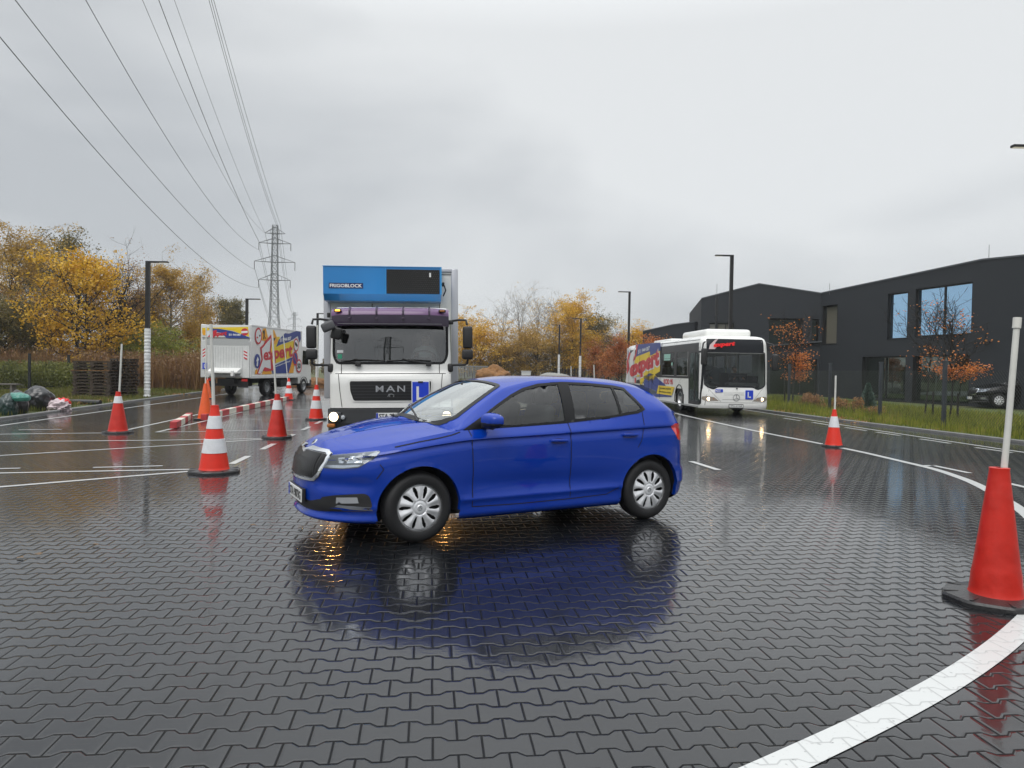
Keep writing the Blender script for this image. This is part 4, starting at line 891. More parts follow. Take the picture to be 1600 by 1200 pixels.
# ================================================================ people (seated drivers)
def driver(label, loc, rz, lean=0.0, hair_c=(.03, .025, .02), coat_c=(.12, .14, .16), wheel_at=(0, .52, .42), cat='person', hands=True):
    """seated figure facing local -Y, hip at the origin; hands round a wheel rim"""
    t_ = None
    Vt, Ed, Rd = [], [], []
    def vtx(p, r): Vt.append(Vector(p)); Rd.append(r); return len(Vt) - 1
    pel = vtx((0, 0, .0), .15); w1 = vtx((0, .02, .14), .135); ch = vtx((0, .03, .34), .15); sh = vtx((0, .02, .47), .12); nk = vtx((0, .01, .555), .056); jw = vtx((0, -.015, .625), .066); hd = vtx((0, -.005, .70), .088); cr_ = vtx((0, .005, .765), .07)
    for a, b_ in ((pel, w1), (w1, ch), (ch, sh), (sh, nk), (nk, jw), (jw, hd), (hd, cr_)): Ed.append((a, b_))
    ns = vtx((0, -.10, .675), .014); Ed.append((hd, ns))
    for s in (1, -1):
        er = vtx((s * .088, .0, .68), .016); Ed.append((hd, er))
        s1 = vtx((s * .17, .02, .45), .072); el = vtx((s * .25, -.12, .24), .05); wr = vtx((s * .19, -.36, .33), .031); pm = vtx((s * .175, -.43, .355), .034)
        Ed.extend([(sh, s1), (s1, el), (el, wr), (wr, pm)])
        for k in range(4):
            f1 = vtx((s * (.155 + .012 * k), -.485 + .004 * abs(k - 1.5), .395 - .018 * k), .0105); f2 = vtx((s * (.165 + .012 * k), -.515 + .004 * k, .375 - .02 * k), .009); f3 = vtx((s * (.178 + .01 * k), -.50, .352 - .018 * k), .008)
            Ed.extend([(pm, f1), (f1, f2), (f2, f3)])
        th = vtx((s * .135, -.44, .38), .012); t2 = vtx((s * .128, -.475, .405), .010); Ed.extend([(pm, th), (th, t2)])
        kn = vtx((s * .15, -.44, .03), .075); an = vtx((s * .15, -.52, -.36), .045); to = vtx((s * .15, -.66, -.40), .04); Ed.extend([(pel, kn), (kn, an), (an, to)])
    me = bpy.data.meshes.new('person'); me.from_pydata(Vt, Ed, []); o = bpy.data.objects.new('person', me); COL.objects.link(o)
    md = o.modifiers.new('s', 'SKIN'); sv = me.skin_vertices[0].data
    for i, r in enumerate(Rd): sv[i].radius = (r, r)
    sv[0].use_root = True
    sb = o.modifiers.new('u', 'SUBSURF'); sb.levels = sb.render_levels = 1
    bpy.context.view_layer.update(); m2 = bpy.data.meshes.new_from_object(o.evaluated_get(bpy.context.evaluated_depsgraph_get())); bpy.data.objects.remove(o)
    o = bpy.data.objects.new('person', m2); COL.objects.link(o); o.location = loc; o.rotation_euler = (0, 0, rz)
    m2.materials.clear(); m2.materials.append(mat('jacket_%d' % int(coat_c[0] * 100), coat_c, .8)); m2.materials.append(mat('skin', (.42, .24, .17), .5))
    for p in m2.polygons:
        c = p.center; p.use_smooth = True
        p.material_index = 1 if (c.z > .56 or (c.y < -.385 and c.z > .25)) else 0
    hb = MB(); bm = bmesh.new(); bmesh.ops.create_uvsphere(bm, u_segments=20, v_segments=14, radius=1); vs = [(v.co.x * .094, .012 + v.co.y * .104, .735 + v.co.z * .085) for v in bm.verts]; fs = [[v.index for v in f.verts] for f in bm.faces if not (sum(v.co.y for v in f.verts) / len(f.verts) < -.35 and sum(v.co.z for v in f.verts) / len(f.verts) < .45) and sum(v.co.z for v in f.verts) / len(f.verts) > -.6]; bm.free()
    hb.add(vs, fs); hb.build('hair', mat('hair_%d' % int(hair_c[0] * 100), hair_c, .8), o, True)
    fb = MB()
    for s in (1, -1): fb.box((s * .032, -.083, .70), (.024, .012, .010), bev=.004)
    fb.box((0, -.082, .638), (.045, .012, .008), bev=.003); fb.build('face_features', mat('face_dark', (.08, .03, .03), .5), o)
    return tag(o, label, cat)

def quadmap(c4, pts, P, n, off, inv):
    """pts in the unit square -> photo quad (BL, BR, TR, TL) -> plane"""
    o = []
    for (a, b_) in pts:
        x = (c4[0][0] * (1 - a) + c4[1][0] * a) * (1 - b_) + (c4[3][0] * (1 - a) + c4[2][0] * a) * b_
        y = (c4[0][1] * (1 - a) + c4[1][1] * a) * (1 - b_) + (c4[3][1] * (1 - a) + c4[2][1] * a) * b_
        o.append(inv @ (onplane(x, y, P, n) + n * off))
    return o
def sign_poly(root, name, m, px, P, n, off, inv):
    V = [inv @ (onplane(x, y, P, n) + n * off) for x, y in px]; rv, F = cdt([Vector(p) for p in px], (), 400); 
    V = [inv @ (onplane(p.x, p.y, P, n) + n * off) for p in rv]
    return mesh_obj(name, V, F, m, root)
def sign_text(root, name, s, m, c4, P, n, off, inv, bold=.03, shear=0):
    text(None, 'tmp', s, m, (0, 0, 0), (1, 0, 0), (0, 1, 0), 1, 1, 0, bold, shear); o = bpy.data.objects['tmp']; vs = [(v.co.x, v.co.y) for v in o.data.vertices]; fs = [tuple(p.vertices) for p in o.data.polygons]; me = o.data; bpy.data.objects.remove(o); bpy.data.meshes.remove(me)
    return mesh_obj(name, quadmap(c4, vs, P, n, off, inv), fs, m, root)

RED = mat('vinyl_red', (.55, .02, .035), .35); WHT = mat('vinyl_white', (.72, .73, .73), .35); BLU = mat('vinyl_blue', (.018, .045, .24), .35); YEL = mat('vinyl_yellow', (.78, .56, .02), .35); ORA = mat('vinyl_orange', (.80, .36, .02), .35); BLK = mat('vinyl_black', (.01, .01, .01), .4); LBL = mat('sign_blue', (.012, .05, .55), .35)
TWH = mat('truck_white', (.79, .79, .765), .3, coat=.6, var=.05, vscale=1.2); DGR = mat('dark_bumper', (.035, .037, .04), .5, bump=.1, bscale=80); BPL = mat('rough_black_plastic'); RIMG = mat('wheel_grey', (.33, .34, .35), .4, .5, var=.2); CHS = mat('chassis_black', (.012, .012, .013), .6)
LAMPW = mat('lit_headlamp', (.9, .85, .7), .2, emit=(1, .74, .42), es=5); LAMPD = mat('lamp_chrome')
AMB = mat('amber_lit', (.8, .3, .02), .3, emit=(1, .45, .05), es=3); AMBD = mat('amber_dull', (.35, .12, .02), .3)
def spot(parent, x, y, z, e, ang=55, col=(1, .72, .38), dz=-.16, tx=0, ty=-1):
    l = bpy.data.lights.new('headlamp_beam', 'SPOT'); l.energy = e; l.spot_size = R(ang); l.spot_blend = .8; l.shadow_soft_size = .07; l.color = col
    o = bpy.data.objects.new('headlamp_beam', l); link(o, parent); o.location = (x, y, z); o.rotation_euler = Vector((tx, ty, dz)).to_track_quat('-Z', 'Y').to_euler(); return o
def ring_shell(rows, half=True):
    """rows = list of point rings of equal length"""
    n = len(rows[0]); return [p for r in rows for p in r], [(i * n + k, i * n + k + 1, (i + 1) * n + k + 1, (i + 1) * n + k) for i in range(len(rows) - 1) for k in range(n - 1)]

# ================================================================ white truck facing the camera
def build_big_truck():
    root = thing('box_truck', 'white truck facing the camera with blue cooling unit, purple sun visor and lit headlights', 'truck', (-2.225, 13.4, 0), R(6.5)); root.rotation_euler = (0, -R(1.1), R(6.5))
    zs = [.40, .78, 1.0, 1.2, 1.405, 1.42, 1.5, 1.6, 1.7, 1.8, 1.9, 2.0, 2.1, 2.2, 2.3, 2.4, 2.5, 2.58, 2.63, 2.67]; yf = spl([.40, .78, 1.40, 1.42, 1.6, 2.45, 2.58, 2.67], [.03, 0, 0, .02, .035, .15, .21, .42])
    rows = []; ph = np.linspace(-math.pi / 2, math.pi / 2, 81)
    for z in zs:
        w_ = 1.125 if z < 1.5 else 1.125 - .03 * (z - 1.5) / 1.1
        if z > 2.6: w_ -= .05 * (z - 2.6) / .07
        f = [(w_ * math.copysign(abs(math.sin(a)) ** .62, math.sin(a)), float(yf(z)) + .20 * (1 - math.cos(a) ** .8), z) for a in ph]
        rows.append([(-w_, 1.62, z)] + [(-w_, .9, z)] + f + [(w_, .9, z)] + [(w_, 1.62, z)])
    V, Fc = ring_shell(rows); bv = BVHTree.FromPolygons([Vector(v) for v in V], Fc)
    WSP = rnd([(-1.045, 2.47), (1.045, 2.47), (1.045, 1.75), (.98, 1.61), (-.98, 1.61), (-1.045, 1.75)], .10, 5)
    keep = [f for f in Fc if not (sum(V[i][1] for i in f) / 4 < .6 and inpoly((sum(V[i][0] for i in f) / 4, sum(V[i][2] for i in f) / 4), WSP))]
    keep = [f for f in keep if min(V[i][2] for i in f) > .7]
    cab = mesh_obj('cab', V, keep, TWH, root, True)
    b = MB(); n = len(rows[0]); b.add(rows[-1] + [(0, 1.62, 2.70)], [(i + 1, i, n) for i in range(n - 1)]); b.build('cab_roof', TWH, cab, True)
    def P(name, poly, m, off=.004, par=root, holes=(), st=.05, smooth=True):
        q = MB(); patch(bv, poly, 'Y', -1, off, holes, st, mb=q); return q.build(name, m, par, smooth)
    P('windscreen_seal', offs(WSP, .025), mat('black_trim'), .004, holes=[offs(WSP, -.018)], st=.03)
    P('windscreen', offs(WSP, .003), glass('truck_screen', (.66, .74, .74), 1.3, base=.07), -.002, st=.08)
    # panel gaps
    g = MB()
    for pl in ([(-1.10, 1.412), (1.10, 1.412)], [(-.90, 1.60), (-.90, 1.42)], [(.90, 1.60), (.90, 1.42)], [(-.955, 1.405), (-.93, 1.1), (-.89, .79)], [(.955, 1.405), (.93, 1.1), (.89, .79)]):
        patch(bv, line_poly([tuple(p) for p in dens(pl, .1, False)], .012), 'Y', -1, .002, (), .1, mb=g)
    g.build('panel_gap', mat('gap_black'), root)
    fr = P('grille_surround', rnd([(-.775, 1.31), (.775, 1.31), (.76, 1.1), (.70, .89), (-.70, .89), (-.76, 1.1)], .05), TWH, .012)
    gr = P('grille', rnd([(-.745, 1.275), (.745, 1.275), (.735, 1.1), (.675, .915), (-.675, .915), (-.735, 1.1)], .04), mat('grille_black'), .018)
    g = MB()
    for k in range(5): z = .97 + k * .055; patch(bv, [(-.67 - .015 * k, z), (.67 + .015 * k, z), (.67 + .015 * k, z + .012), (-.67 - .015 * k, z + .012)], 'Y', -1, .024, (), .2, mb=g)
    g.build('grille_slat', mat('bar_black'), gr)
    yk = -.03
    for ch, x0, w_ in (('M', -.27, .14), ('A', -.085, .17), ('N', .125, .14)): text(gr, 'letter', ch, mat('letter_grey', (.42, .43, .45), .35, .5), (x0, yk, 1.075), (1, 0, 0), (0, 0, 1), w_, .115, .004, .012)
    q = MB(); q.tube([(-.05, yk - .005, .985), (-.03, yk - .005, 1.03), (.02, yk - .005, 1.035), (.06, yk - .005, 1.02), (.055, yk - .005, .98)], .008, 6); q.tube([(-.02, yk - .005, 1.03), (-.015, yk - .005, .98)], .007, 6); q.build('emblem', mat('emblem_grey'), gr)
    # learner plate
    q = MB(); q.box((.55, -.035, 1.06), (.335, .012, .44), bev=.004); lp = q.build('learner_plate', WHT, root); q = MB(); q.box((.55, -.043, 1.055), (.30, .008, .405)); q.build('plate_field', LBL, lp)
    q = MB(); q.box((.497, -.0495, 1.05), (.045, .005, .25)); q.box((.562, -.0495, .947), (.085, .005, .044)); q.build('plate_letter', WHT, lp)
    q = MB(); q.box((.55, -.05, 1.255), (.09, .012, .03)); q.build('plate_clip', BLK, lp)
    # bumper
    prof = [(-1.17, .28), (-1.17, .735), (1.17, .735), (1.17, .28)]
    q = MB(); phs = np.linspace(-math.pi / 2, math.pi / 2, 41)
    for (z0, z1, yo) in ((.25, .50, -.01), (.50, .76, -.05)):
        pts = [(1.165 * math.copysign(abs(math.sin(a)) ** .6, math.sin(a)), yo + .24 * (1 - math.cos(a) ** .8)) for a in phs]; pts = [(-1.165, .75)] + pts + [(1.165, .75)]
        vs = [(x, y, z0) for x, y in pts] + [(x, y, z1) for x, y in pts] + [(x * .97, y + .12, z1 + .012) for x, y in pts]; n = len(pts); q.add(vs, [(i, i + 1, n + i + 1, n + i) for i in range(n - 1)] + [(n + i, n + i + 1, 2 * n + i + 1, 2 * n + i) for i in range(n - 1)])
    bp_ = q.build('bumper', DGR, root, True, 40)
    for s in (1, -1):
        q = MB(); q.box((s * 1.0, .03, .62), (.25, .16, .20), bev=.04, rot=s * R(8)); q.build('headlight_housing', mat('lamp_dark'), root, True)
        q = MB(); q.lathe([(0, -.075), (.05, -.072), (.078, -.06), (.085, -.04)], (s * 1.03, 0, .622), 'Y', 28); q.build('headlight', LAMPW, root, True)
        q = MB(); q.lathe([(0, -.065), (.035, -.062), (.045, -.05), (.05, -.02)], (s * .865, 0, .612), 'Y', 20); q.build('auxiliary_lamp', LAMPD, root, True)
        q = MB(); q.box((s * 1.08, -.005, .46), (.15, .08, .07), bev=.02, rot=s * R(12)); q.build('indicator', AMBD, root, True)
        spot(root, s * 1.03, -.10, .622, 20, 50, (1, .50, .14), dz=-.10)
    q = MB(); q.box((0, -.065, .63), (.53, .012, .118), bev=.003); po = q.build('number_plate', mat('plate_white'), root); q = MB(); q.box((-.245, -.0725, .63), (.035, .003, .11)); q.build('plate_band', mat('plate_blue'), po)
    text(po, 'plate_lettering', 'STA 2857C', mat('plate_black'), (-.21, -.0735, .588), (1, 0, 0), (0, 0, 1), .45, .085, .001, .02)
    # sun visor
    pr = [(.235, 2.645), (.12, 2.64), (.03, 2.61), (-.02, 2.56), (-.035, 2.50), (-.035, 2.40), (-.03, 2.305)]; xs = np.linspace(-1.08, 1.08, 41)
    def vis(x, k): q_ = (abs(x) / 1.08) ** 5; y, z = pr[k]; return (x, y + .12 * q_, z - .02 * q_)
    up = MB(); up.add([vis(x, k) for x in xs for k in range(5)], [(5 * i + j, 5 * i + j + 1, 5 * i + 6 + j, 5 * i + 5 + j) for i in range(40) for j in range(4)]); vo = up.build('sun_visor', mat('visor_purple', (.115, .042, .14), .3, coat=.35), root, True)
    lo = MB(); lo.add([vis(x, k) for x in xs for k in (4, 5, 6)], [(3 * i + j, 3 * i + j + 1, 3 * i + 4 + j, 3 * i + 3 + j) for i in range(40) for j in range(2)]); lo.build('visor_skirt', mat('visor_dark', (.030, .018, .042), .25, coat=.4), vo, True)
    for x in (-.74, -.25, .235, .715):
        q = MB(); q.tube([Vector(vis(x, k)) + Vector((0, -.012, .008)) for k in range(1, 5)], .018, 6); q.box((x, -.055, 2.43), (.045, .02, .03), bev=.006); q.build('visor_bracket', mat('visor_bracket_dark', (.04, .02, .05), .3), vo)
    for s, m_ in ((-1, AMB), (1, AMBD)):
        q = MB(); q.box((s * .955, .015, 2.575), (.135, .05, .055), bev=.015); mo = q.build('marker_lamp', BLK, vo); q = MB(); q.box((s * .955, -.010, 2.575), (.09, .02, .03), bev=.008); q.build('marker_lens', m_, mo)
    q = MB(); q.box((0, -.045, 2.33), (1.9, .006, .006)); q.build('visor_edge', mat('emblem_grey'), vo)
    # wipers
    for x0, x1 in ((-.58, -.05), (.73, .10)):
        pass
    for mx_, tip, tail in ((-.59, -.90, -.10), (.70, -.08, .75)):
        q = MB(); q.box((mx_, -.0, 1.585), (.10, .07, .07), bev=.01); q.tube([(mx_, -.02, 1.60), ((mx_ + tip) / 2, -.03, 1.66), (tip + .3, -.02, 1.69)], .013, 6); q.tube([(tip, .0, 1.645), (tip + .4, -.02, 1.672), (tail, -.01, 1.652)], .011, 6); q.build('wiper', BPL, root)
    # stickers
    q = MB(); patch(bv, [(-.985, 1.80), (-.87, 1.80), (-.87, 1.85), (-.985, 1.85)], 'Y', -1, .002, (), .1, mb=q); q.build('sticker', WHT, root)
    q = MB(); patch(bv, [(-.97, 1.69), (-.89, 1.69), (-.89, 1.775), (-.97, 1.775)], 'Y', -1, .002, (), .1, mb=q); q.build('sticker', mat('sticker_green', (.02, .28, .16), .4), root)
    # mirrors
    for s in (1, -1):
        x = s * 1.43; q = MB(); q.box((x, .02, 2.085), (.185, .12, .42), bev=.045, seg=3); mo = q.build('mirror', BPL, root, True, 50)
        q = MB(); q.box((x, .085, 2.085), (.15, .004, .36)); q.build('mirror_glass', glass('mirror_silver'), mo)
        q = MB(); q.box((x + s * -.005, .02, 1.77), (.205, .12, .19), bev=.04, seg=3); q.build('wide_angle_mirror', BPL, root, True, 50)
        q = MB(); q.tube([(s * 1.10, .22, 2.40), (s * 1.28, .10, 2.42), (s * 1.40, .04, 2.41), (s * 1.42, .02, 2.32)], .022, 8); q.box((s * 1.12, .22, 2.38), (.1, .12, .08), bev=.02); q.build('mirror_arm', BPL, root, True, 50); q = MB(); q.tube([(x, .02, 1.68), (s * 1.42, .03, 1.60), (s * 1.38, .06, 1.575), (s * 1.12, .18, 1.57)], .022, 8); q.box((s * 1.105, .18, 1.52), (.11, .12, .16), bev=.03); q.build('mirror_arm', BPL, root, True, 50)
        q = MB(); patch_pts = [(.55, 1.62), (1.35, 1.55), (1.35, 2.45), (.62, 2.45)]; q.add([(s * 1.128, a, c) for a, c in patch_pts], [(0, 1, 2, 3)]); q.build('door_window', dark_glass, root)
        q = MB(); q.box((s * 1.13, 1.05, .62), (.08, .7, .22), bev=.03); q.box((s * 1.10, .95, .45), (.1, .5, .1), bev=.02); q.build('door_step', DGR, root)
    q = MB(); q.tube([(-1.08, .2, 2.38), (-1.16, -.05, 2.36), (-1.12, -.16, 2.33)], .02, 8); q.box((-1.10, -.20, 2.27), (.24, .09, .17), rot=Matrix.Rotation(R(-24), 3, 'Y'), bev=.04, seg=3); q.build('kerb_mirror', mat('mirror_shell_grey', (.07, .072, .078), .5), root, True, 50)
    q = MB(); q.box((-.965, -.12, 2.15), (.19, .08, .22), rot=Matrix.Rotation(R(14), 3, 'Y'), bev=.075, seg=4); q.tube([(-1.05, -.17, 2.26), (-.98, -.14, 2.24)], .016, 6); q.build('front_mirror', BLK, root, True, 50)
    q = MB(); q.box((-1.14, .2, 2.50), (.06, .05, .09), bev=.01); q.tube([(-.35, .3, 2.66), (-.35, .3, 2.73)], .012, 6); q.build('roof_aerial', BLK, root)
    # cab inside
    q = MB(); q.box((0, 1.55, 1.7), (2.1, .06, 1.9)); q.box((0, .9, 1.0), (2.1, 1.3, .1)); q.box((0, .9, 2.6), (2.0, 1.2, .03)); q.box((1.04, .9, 1.5), (.04, 1.2, 1.0)); q.box((-1.04, .9, 1.5), (.04, 1.2, 1.0)); q.build('cab_lining', mat('cabin_grey'), root)
    q = MB(); q.box((0, .42, 1.48), (2.0, .36, .20), bev=.05, seg=3); q.box((.60, .52, 1.58), (.55, .3, .16), bev=.05, seg=3); q.build('dashboard', mat('dash_dark', (.03, .031, .033), .7), root, True)
    for x in (-.55, .60):
        q = MB(); q.box((x, 1.15, 1.25), (.5, .5, .18), bev=.06); q.box((x, 1.38, 1.7), (.48, .14, .75), bev=.06); q.box((x, 1.36, 2.15), (.28, .1, .2), bev=.04); q.build('seat', mat('truck_seat', (.05, .055, .06), .85), root, True, 50)
    q = MB(); m_ = Matrix.Rotation(R(-38), 3, 'X'); ring = [m_ @ Vector((.235 * math.cos(t), .235 * math.sin(t), 0)) + Vector((.60, .62, 1.70)) for t in np.linspace(0, 6.283, 36)]; q.tube(ring, .018, 8); q.tube([m_ @ Vector((-.22, 0, 0)) + Vector((.6, .62, 1.7)), m_ @ Vector((.22, 0, 0)) + Vector((.6, .62, 1.7))], .02, 6); q.build('steering_wheel', mat('wheel_grey_plastic', (.06, .065, .07), .5), root, True)
    # box
    BX = mat('box_panel', (.70, .70, .66), .4, var=.05, vscale=1.5); CP = mat('corner_profile', (.46, .47, .50), .35, .3)
    q = MB(); q.box((-.06, 4.8, 2.25), (2.70, 6.4, 2.64)); bo = q.build('cargo_box', BX, root)
    q = MB()
    for s in (1, -1): q.box((s * 1.30 - .06, 1.62, 2.24), (.145, .10, 2.69), bev=.03); q.box((s * 1.33 - .06, 4.8, 3.53), (.08, 6.42, .10), bev=.02)
    q.build('corner_profile', CP, bo, True); q = MB(); q.box((-.06, 1.60, 3.545), (2.50, .06, .07), bev=.012); q.build('top_rail', CP, bo)
    q = MB(); q.box((.93, 1.592, 2.9), (.012, .006, 1.2)); q.box((1.12, 1.592, 3.46), (.3, .006, .01)); q.build('panel_seam', mat('gap_black'), bo)
    # cooling unit
    uc = mat('unit_blue', (.008, .19, .50), .3, coat=.5, var=.06, vscale=1.0); x0, x1 = -1.345, .955
    q = MB(); q.prism([(1.598, 3.51), (.94, 3.51), (.94, 2.975), (1.10, 2.855), (1.598, 2.855)], 'X', x0, x1); uo = q.build('cooling_unit', uc, root)
    q = MB(); q.box(((x0 + x1) / 2, 1.28, 3.517), (x1 - x0 + .02, .7, .012)); q.box((-.14, .936, 3.24), (.010, .006, .53)); q.box((x1 - .006, .934, 3.24), (.03, .012, .54)); q.build('unit_edge', mat('unit_blue_light', (.03, .28, .60), .3), uo)
    q = MB(); q.box((.40, .932, 3.225), (1.04, .012, .475)); go = q.build('unit_grille', mat('mesh_back', (.008, .008, .008), .6), uo)
    q = MB(); 
    for i in range(26):
        for j in range(12):
            cx = -.10 + i * .0405 + (j % 2) * .020; cz = 3.005 + j * .040
            if cx > .905: continue
            q.tube([(cx, .920, cz), (cx + .020, .920, cz + .020)], .0035, 4, cap=False); q.tube([(cx + .020, .920, cz), (cx, .920, cz + .020)], .0035, 4, cap=False)
    q.build('mesh_wire', mat('mesh_wire_dark', (.06, .06, .06), .4, .6), go)
    q = MB(); q.box((.735, .918, 3.36), (.035, .008, .085)); q.build('handle', WHT, go)
    q = MB(); q.box((-.905, .936, 3.135), (.66, .006, .105)); ub = q.build('unit_badge', mat('badge_navy', (.006, .02, .10), .3), uo); text(ub, 'badge_lettering', 'FRIGOBLOCK', WHT, (-1.215, .9325, 3.10), (1, 0, 0), (0, 0, 1), .62, .068, .002, .025)
    q = MB(); q.tube([(.96, 1.3, 3.22), (1.02, 1.28, 3.20), (1.05, 1.28, 3.10), (1.0, 1.3, 2.98)], .014, 6); q.box((1.0, 1.3, 3.22), (.05, .08, .08), bev=.01); q.build('unit_hose', BLK, uo)
    # chassis, wheels, mudguards
    q = MB(); q.box((0, 4.5, .78), (.9, 6.8, .26)); q.box((-1.0, 3.6, .62), (.5, 1.3, .5), bev=.06); q.box((1.0, 3.6, .62), (.5, 1.0, .5), bev=.06); q.box((0, 7.85, .55), (2.3, .1, .14)); q.build('chassis', CHS, root)
    for y, in ((1.15,), (5.9,)):
        for s in (1, -1):
            wh = wheel(root, 'wheel', (s * .98, y, .46), .46, .26, .27, s, RIMG, 'truck'); wh.rotation_euler = (0, 0, -R(90)); 
            q = MB(); ts = np.linspace(0, math.pi, 20); vs = []
            for t in ts: vs += [(s * .84, y + .55 * math.cos(t), .46 + .55 * math.sin(t)), (s * 1.13, y + .55 * math.cos(t), .46 + .55 * math.sin(t))]
            q.add(vs, [(2 * k, 2 * k + 1, 2 * k + 3, 2 * k + 2) for k in range(19)]); q.build('mudguard', CHS, root)
    return root
BT = build_big_truck()
inv_side = lambda o: o.matrix_basis.inverted()
mw = Matrix.Translation((-2.225, 13.4, 0)) @ Matrix.Rotation(R(6.5), 4, 'Z')
driver('driver in a grey jacket with both hands on the steering wheel of the white truck', mw @ Vector((.60, 1.10, 1.42)), R(6.5), coat_c=(.66, .70, .70), hair_c=(.10, .08, .06))

# ================================================================ truck with painted signs
def build_sign_truck():
    th = R(8); r_ = Vector((math.cos(th), -math.sin(th), 0)); f_ = Vector((math.sin(th), math.cos(th), 0)); T = Vector((-12.5695, 34.8, 0)); W = 2.60; org = T - r_ * W / 2
    root = thing('sign_truck', 'white box truck with colourful painted traffic signs on its side, seen from behind', 'truck', org, -th); inv = root.matrix_basis.inverted()
    q = MB(); q.box((0, 2.85, 2.2), (W - .01, 5.6, 2.48)); bo = q.build('cargo_box', TWH, root)
    q = MB()
    for s in (1, -1):
        for y in (.04, 5.66): q.box((s * (W / 2 - .045), y, 2.2), (.10, .09, 2.55), bev=.015)
        q.box((s * (W / 2 - .04), 2.85, 3.44), (.10, 5.66, .09), bev=.015); q.box((s * (W / 2 - .04), 2.85, .96), (.10, 5.66, .14), bev=.01)
    q.build('box_rail', mat('box_rail_white', (.70, .70, .69), .35), bo)
    n = r_; z3 = lambda p: [(380 + u / 10, 500 + v / 10) for u, v in p]
    q = z3([(0, 0)])
    S = lambda nm, m, p, off: sign_poly(root, nm, m, z3(p), T, n, off, inv)
    wr = 'side_graphic'
    S(wr, YEL, [(420, 380), (520, 262), (570, 262), (540, 400), (640, 370), (785, 320), (790, 400), (770, 480), (740, 590), (600, 640), (470, 690), (430, 620), (415, 450)], .010)
    S(wr, BLU, [(512, 420), (548, 315), (650, 205), (715, 212), (825, 172), (892, 182), (900, 290), (878, 350), (850, 250), (780, 300), (700, 345), (600, 375)], .013)
    S(wr, ORA, [(265, 300), (310, 130), (352, 130), (388, 280), (350, 330), (290, 320)], .010); S(wr, ORA, [(430, 400), (455, 150), (480, 160), (540, 320), (505, 370)], .016)
    S(wr, BLK, [(300, 180), (325, 150), (335, 190), (325, 300), (308, 300), (315, 220)], .019); S(wr, BLK, [(330, 250), (355, 290), (345, 300)], .019); S(wr, BLK, [(462, 290), (500, 270), (495, 300), (478, 330)], .019)
    S(wr, ORA, [(180, 850), (185, 790), (215, 760), (230, 845)], .010); S(wr, ORA, [(285, 850), (330, 740), (430, 770), (445, 845)], .010); S(wr, ORA, [(708, 830), (765, 630), (800, 600), (785, 825)], .010)
    S(wr, BLU, [(455, 838), (440, 740), (475, 715), (740, 590), (770, 585), (745, 690), (705, 830)], .013)
    S(wr, RED, [(208, 845), (285, 610), (262, 430), (318, 375), (340, 325), (442, 218), (462, 268), (428, 470), (440, 600), (476, 782), (420, 795), (350, 806), (300, 790), (262, 850)], .016)
    S(wr, WHT, [(228, 835), (302, 620), (284, 450), (330, 400), (350, 370), (425, 285), (408, 470), (418, 600), (428, 765), (330, 735), (300, 790), (262, 838)], .019)
    c4 = [(380 + 31.0, 500 + 69.0), (380 + 76.6, 500 + 63.5), (380 + 76.6, 500 + 38.5), (380 + 31.0, 500 + 47.5)]
    sign_text(root, 'side_lettering', 'expert', RED, c4, T, n, .024, inv, .035)
    sign_text(root, 'side_lettering', '511 944 007', WHT, z3([(566, 350), (748, 312), (748, 255), (566, 292)]), T, n, .018, inv, .05, .2)
    sign_text(root, 'side_lettering', 'www.expert-szkola.pl', WHT, z3([(480, 752), (730, 655), (730, 625), (480, 722)]), T, n, .018, inv, .04, .1)
    for cx, cy, rx, ry, m1, m2 in ((232, 250, 54, 132, RED, WHT), (822, 392, 40, 106, RED, WHT), (215, 640, 46, 112, BLU, None), (808, 602, 42, 112, RED, BLU), (866, 718, 45, 107, RED, WHT)):
        S('round_sign', m1, [tuple(p) for p in ell(cx, cy, rx, ry)], .021)
        if m2: S('round_sign', m2, [tuple(p) for p in ell(cx, cy, rx * .76, ry * .78)], .024)
    S('sign_symbol', BLK, [(240, 235), (262, 225), (262, 255), (245, 262)], .027); S('sign_symbol', RED, [(200, 265), (225, 258), (225, 285), (202, 290)], .027)
    S('sign_symbol', BLK, [(800, 350), (815, 345), (845, 390), (845, 415), (830, 420), (800, 385)], .027); S('sign_symbol', WHT, [(200, 720), (210, 650), (198, 640), (218, 570), (240, 620), (228, 640), (222, 725)], .024)
    S('sign_symbol', RED, [(778, 540), (786, 525), (838, 668), (830, 682)], .027); sign_text(root, 'side_lettering', '50', BLK, z3([(838, 765), (892, 760), (892, 672), (838, 678)]), T, n, .027, inv, .06)
    # rear
    nr = -f_; z4 = lambda p: [(280 + u / 6.667, 480 + v / 6.667) for u, v in p]; Sr = lambda nm, m, p, off, par=root: sign_poly(par, nm, m, z4(p), T, nr, off, inv)
    q = MB(); q.box((0, -.03, 3.15), (W - .12, .05, .60), bev=.01); q.build('rear_header', WHT, root)
    Sr('rear_graphic', YEL, [(245, 215), (725, 205), (735, 310), (560, 245), (420, 225), (270, 250), (248, 280)], .062); Sr('rear_graphic', BLU, [(310, 220), (420, 225), (560, 250), (650, 280), (735, 315), (735, 325), (500, 322), (450, 270), (340, 245)], .065)
    Sr('rear_graphic', ORA, [(250, 235), (288, 240), (280, 295), (252, 290)], .066); Sr('rear_graphic', RED, [tuple(p) for p in ell(690, 258, 38, 38)], .068); Sr('rear_graphic', WHT, [(655, 250), (722, 246), (722, 268), (655, 272)], .071)
    Sr('rear_graphic', RED, [(305, 310), (350, 250), (395, 235), (400, 260), (370, 318)], .068); sign_text(root, 'rear_lettering', 'expert', RED, z4([(352, 318), (506, 305), (506, 250), (352, 262)]), T, nr, .071, inv, .06, .2)
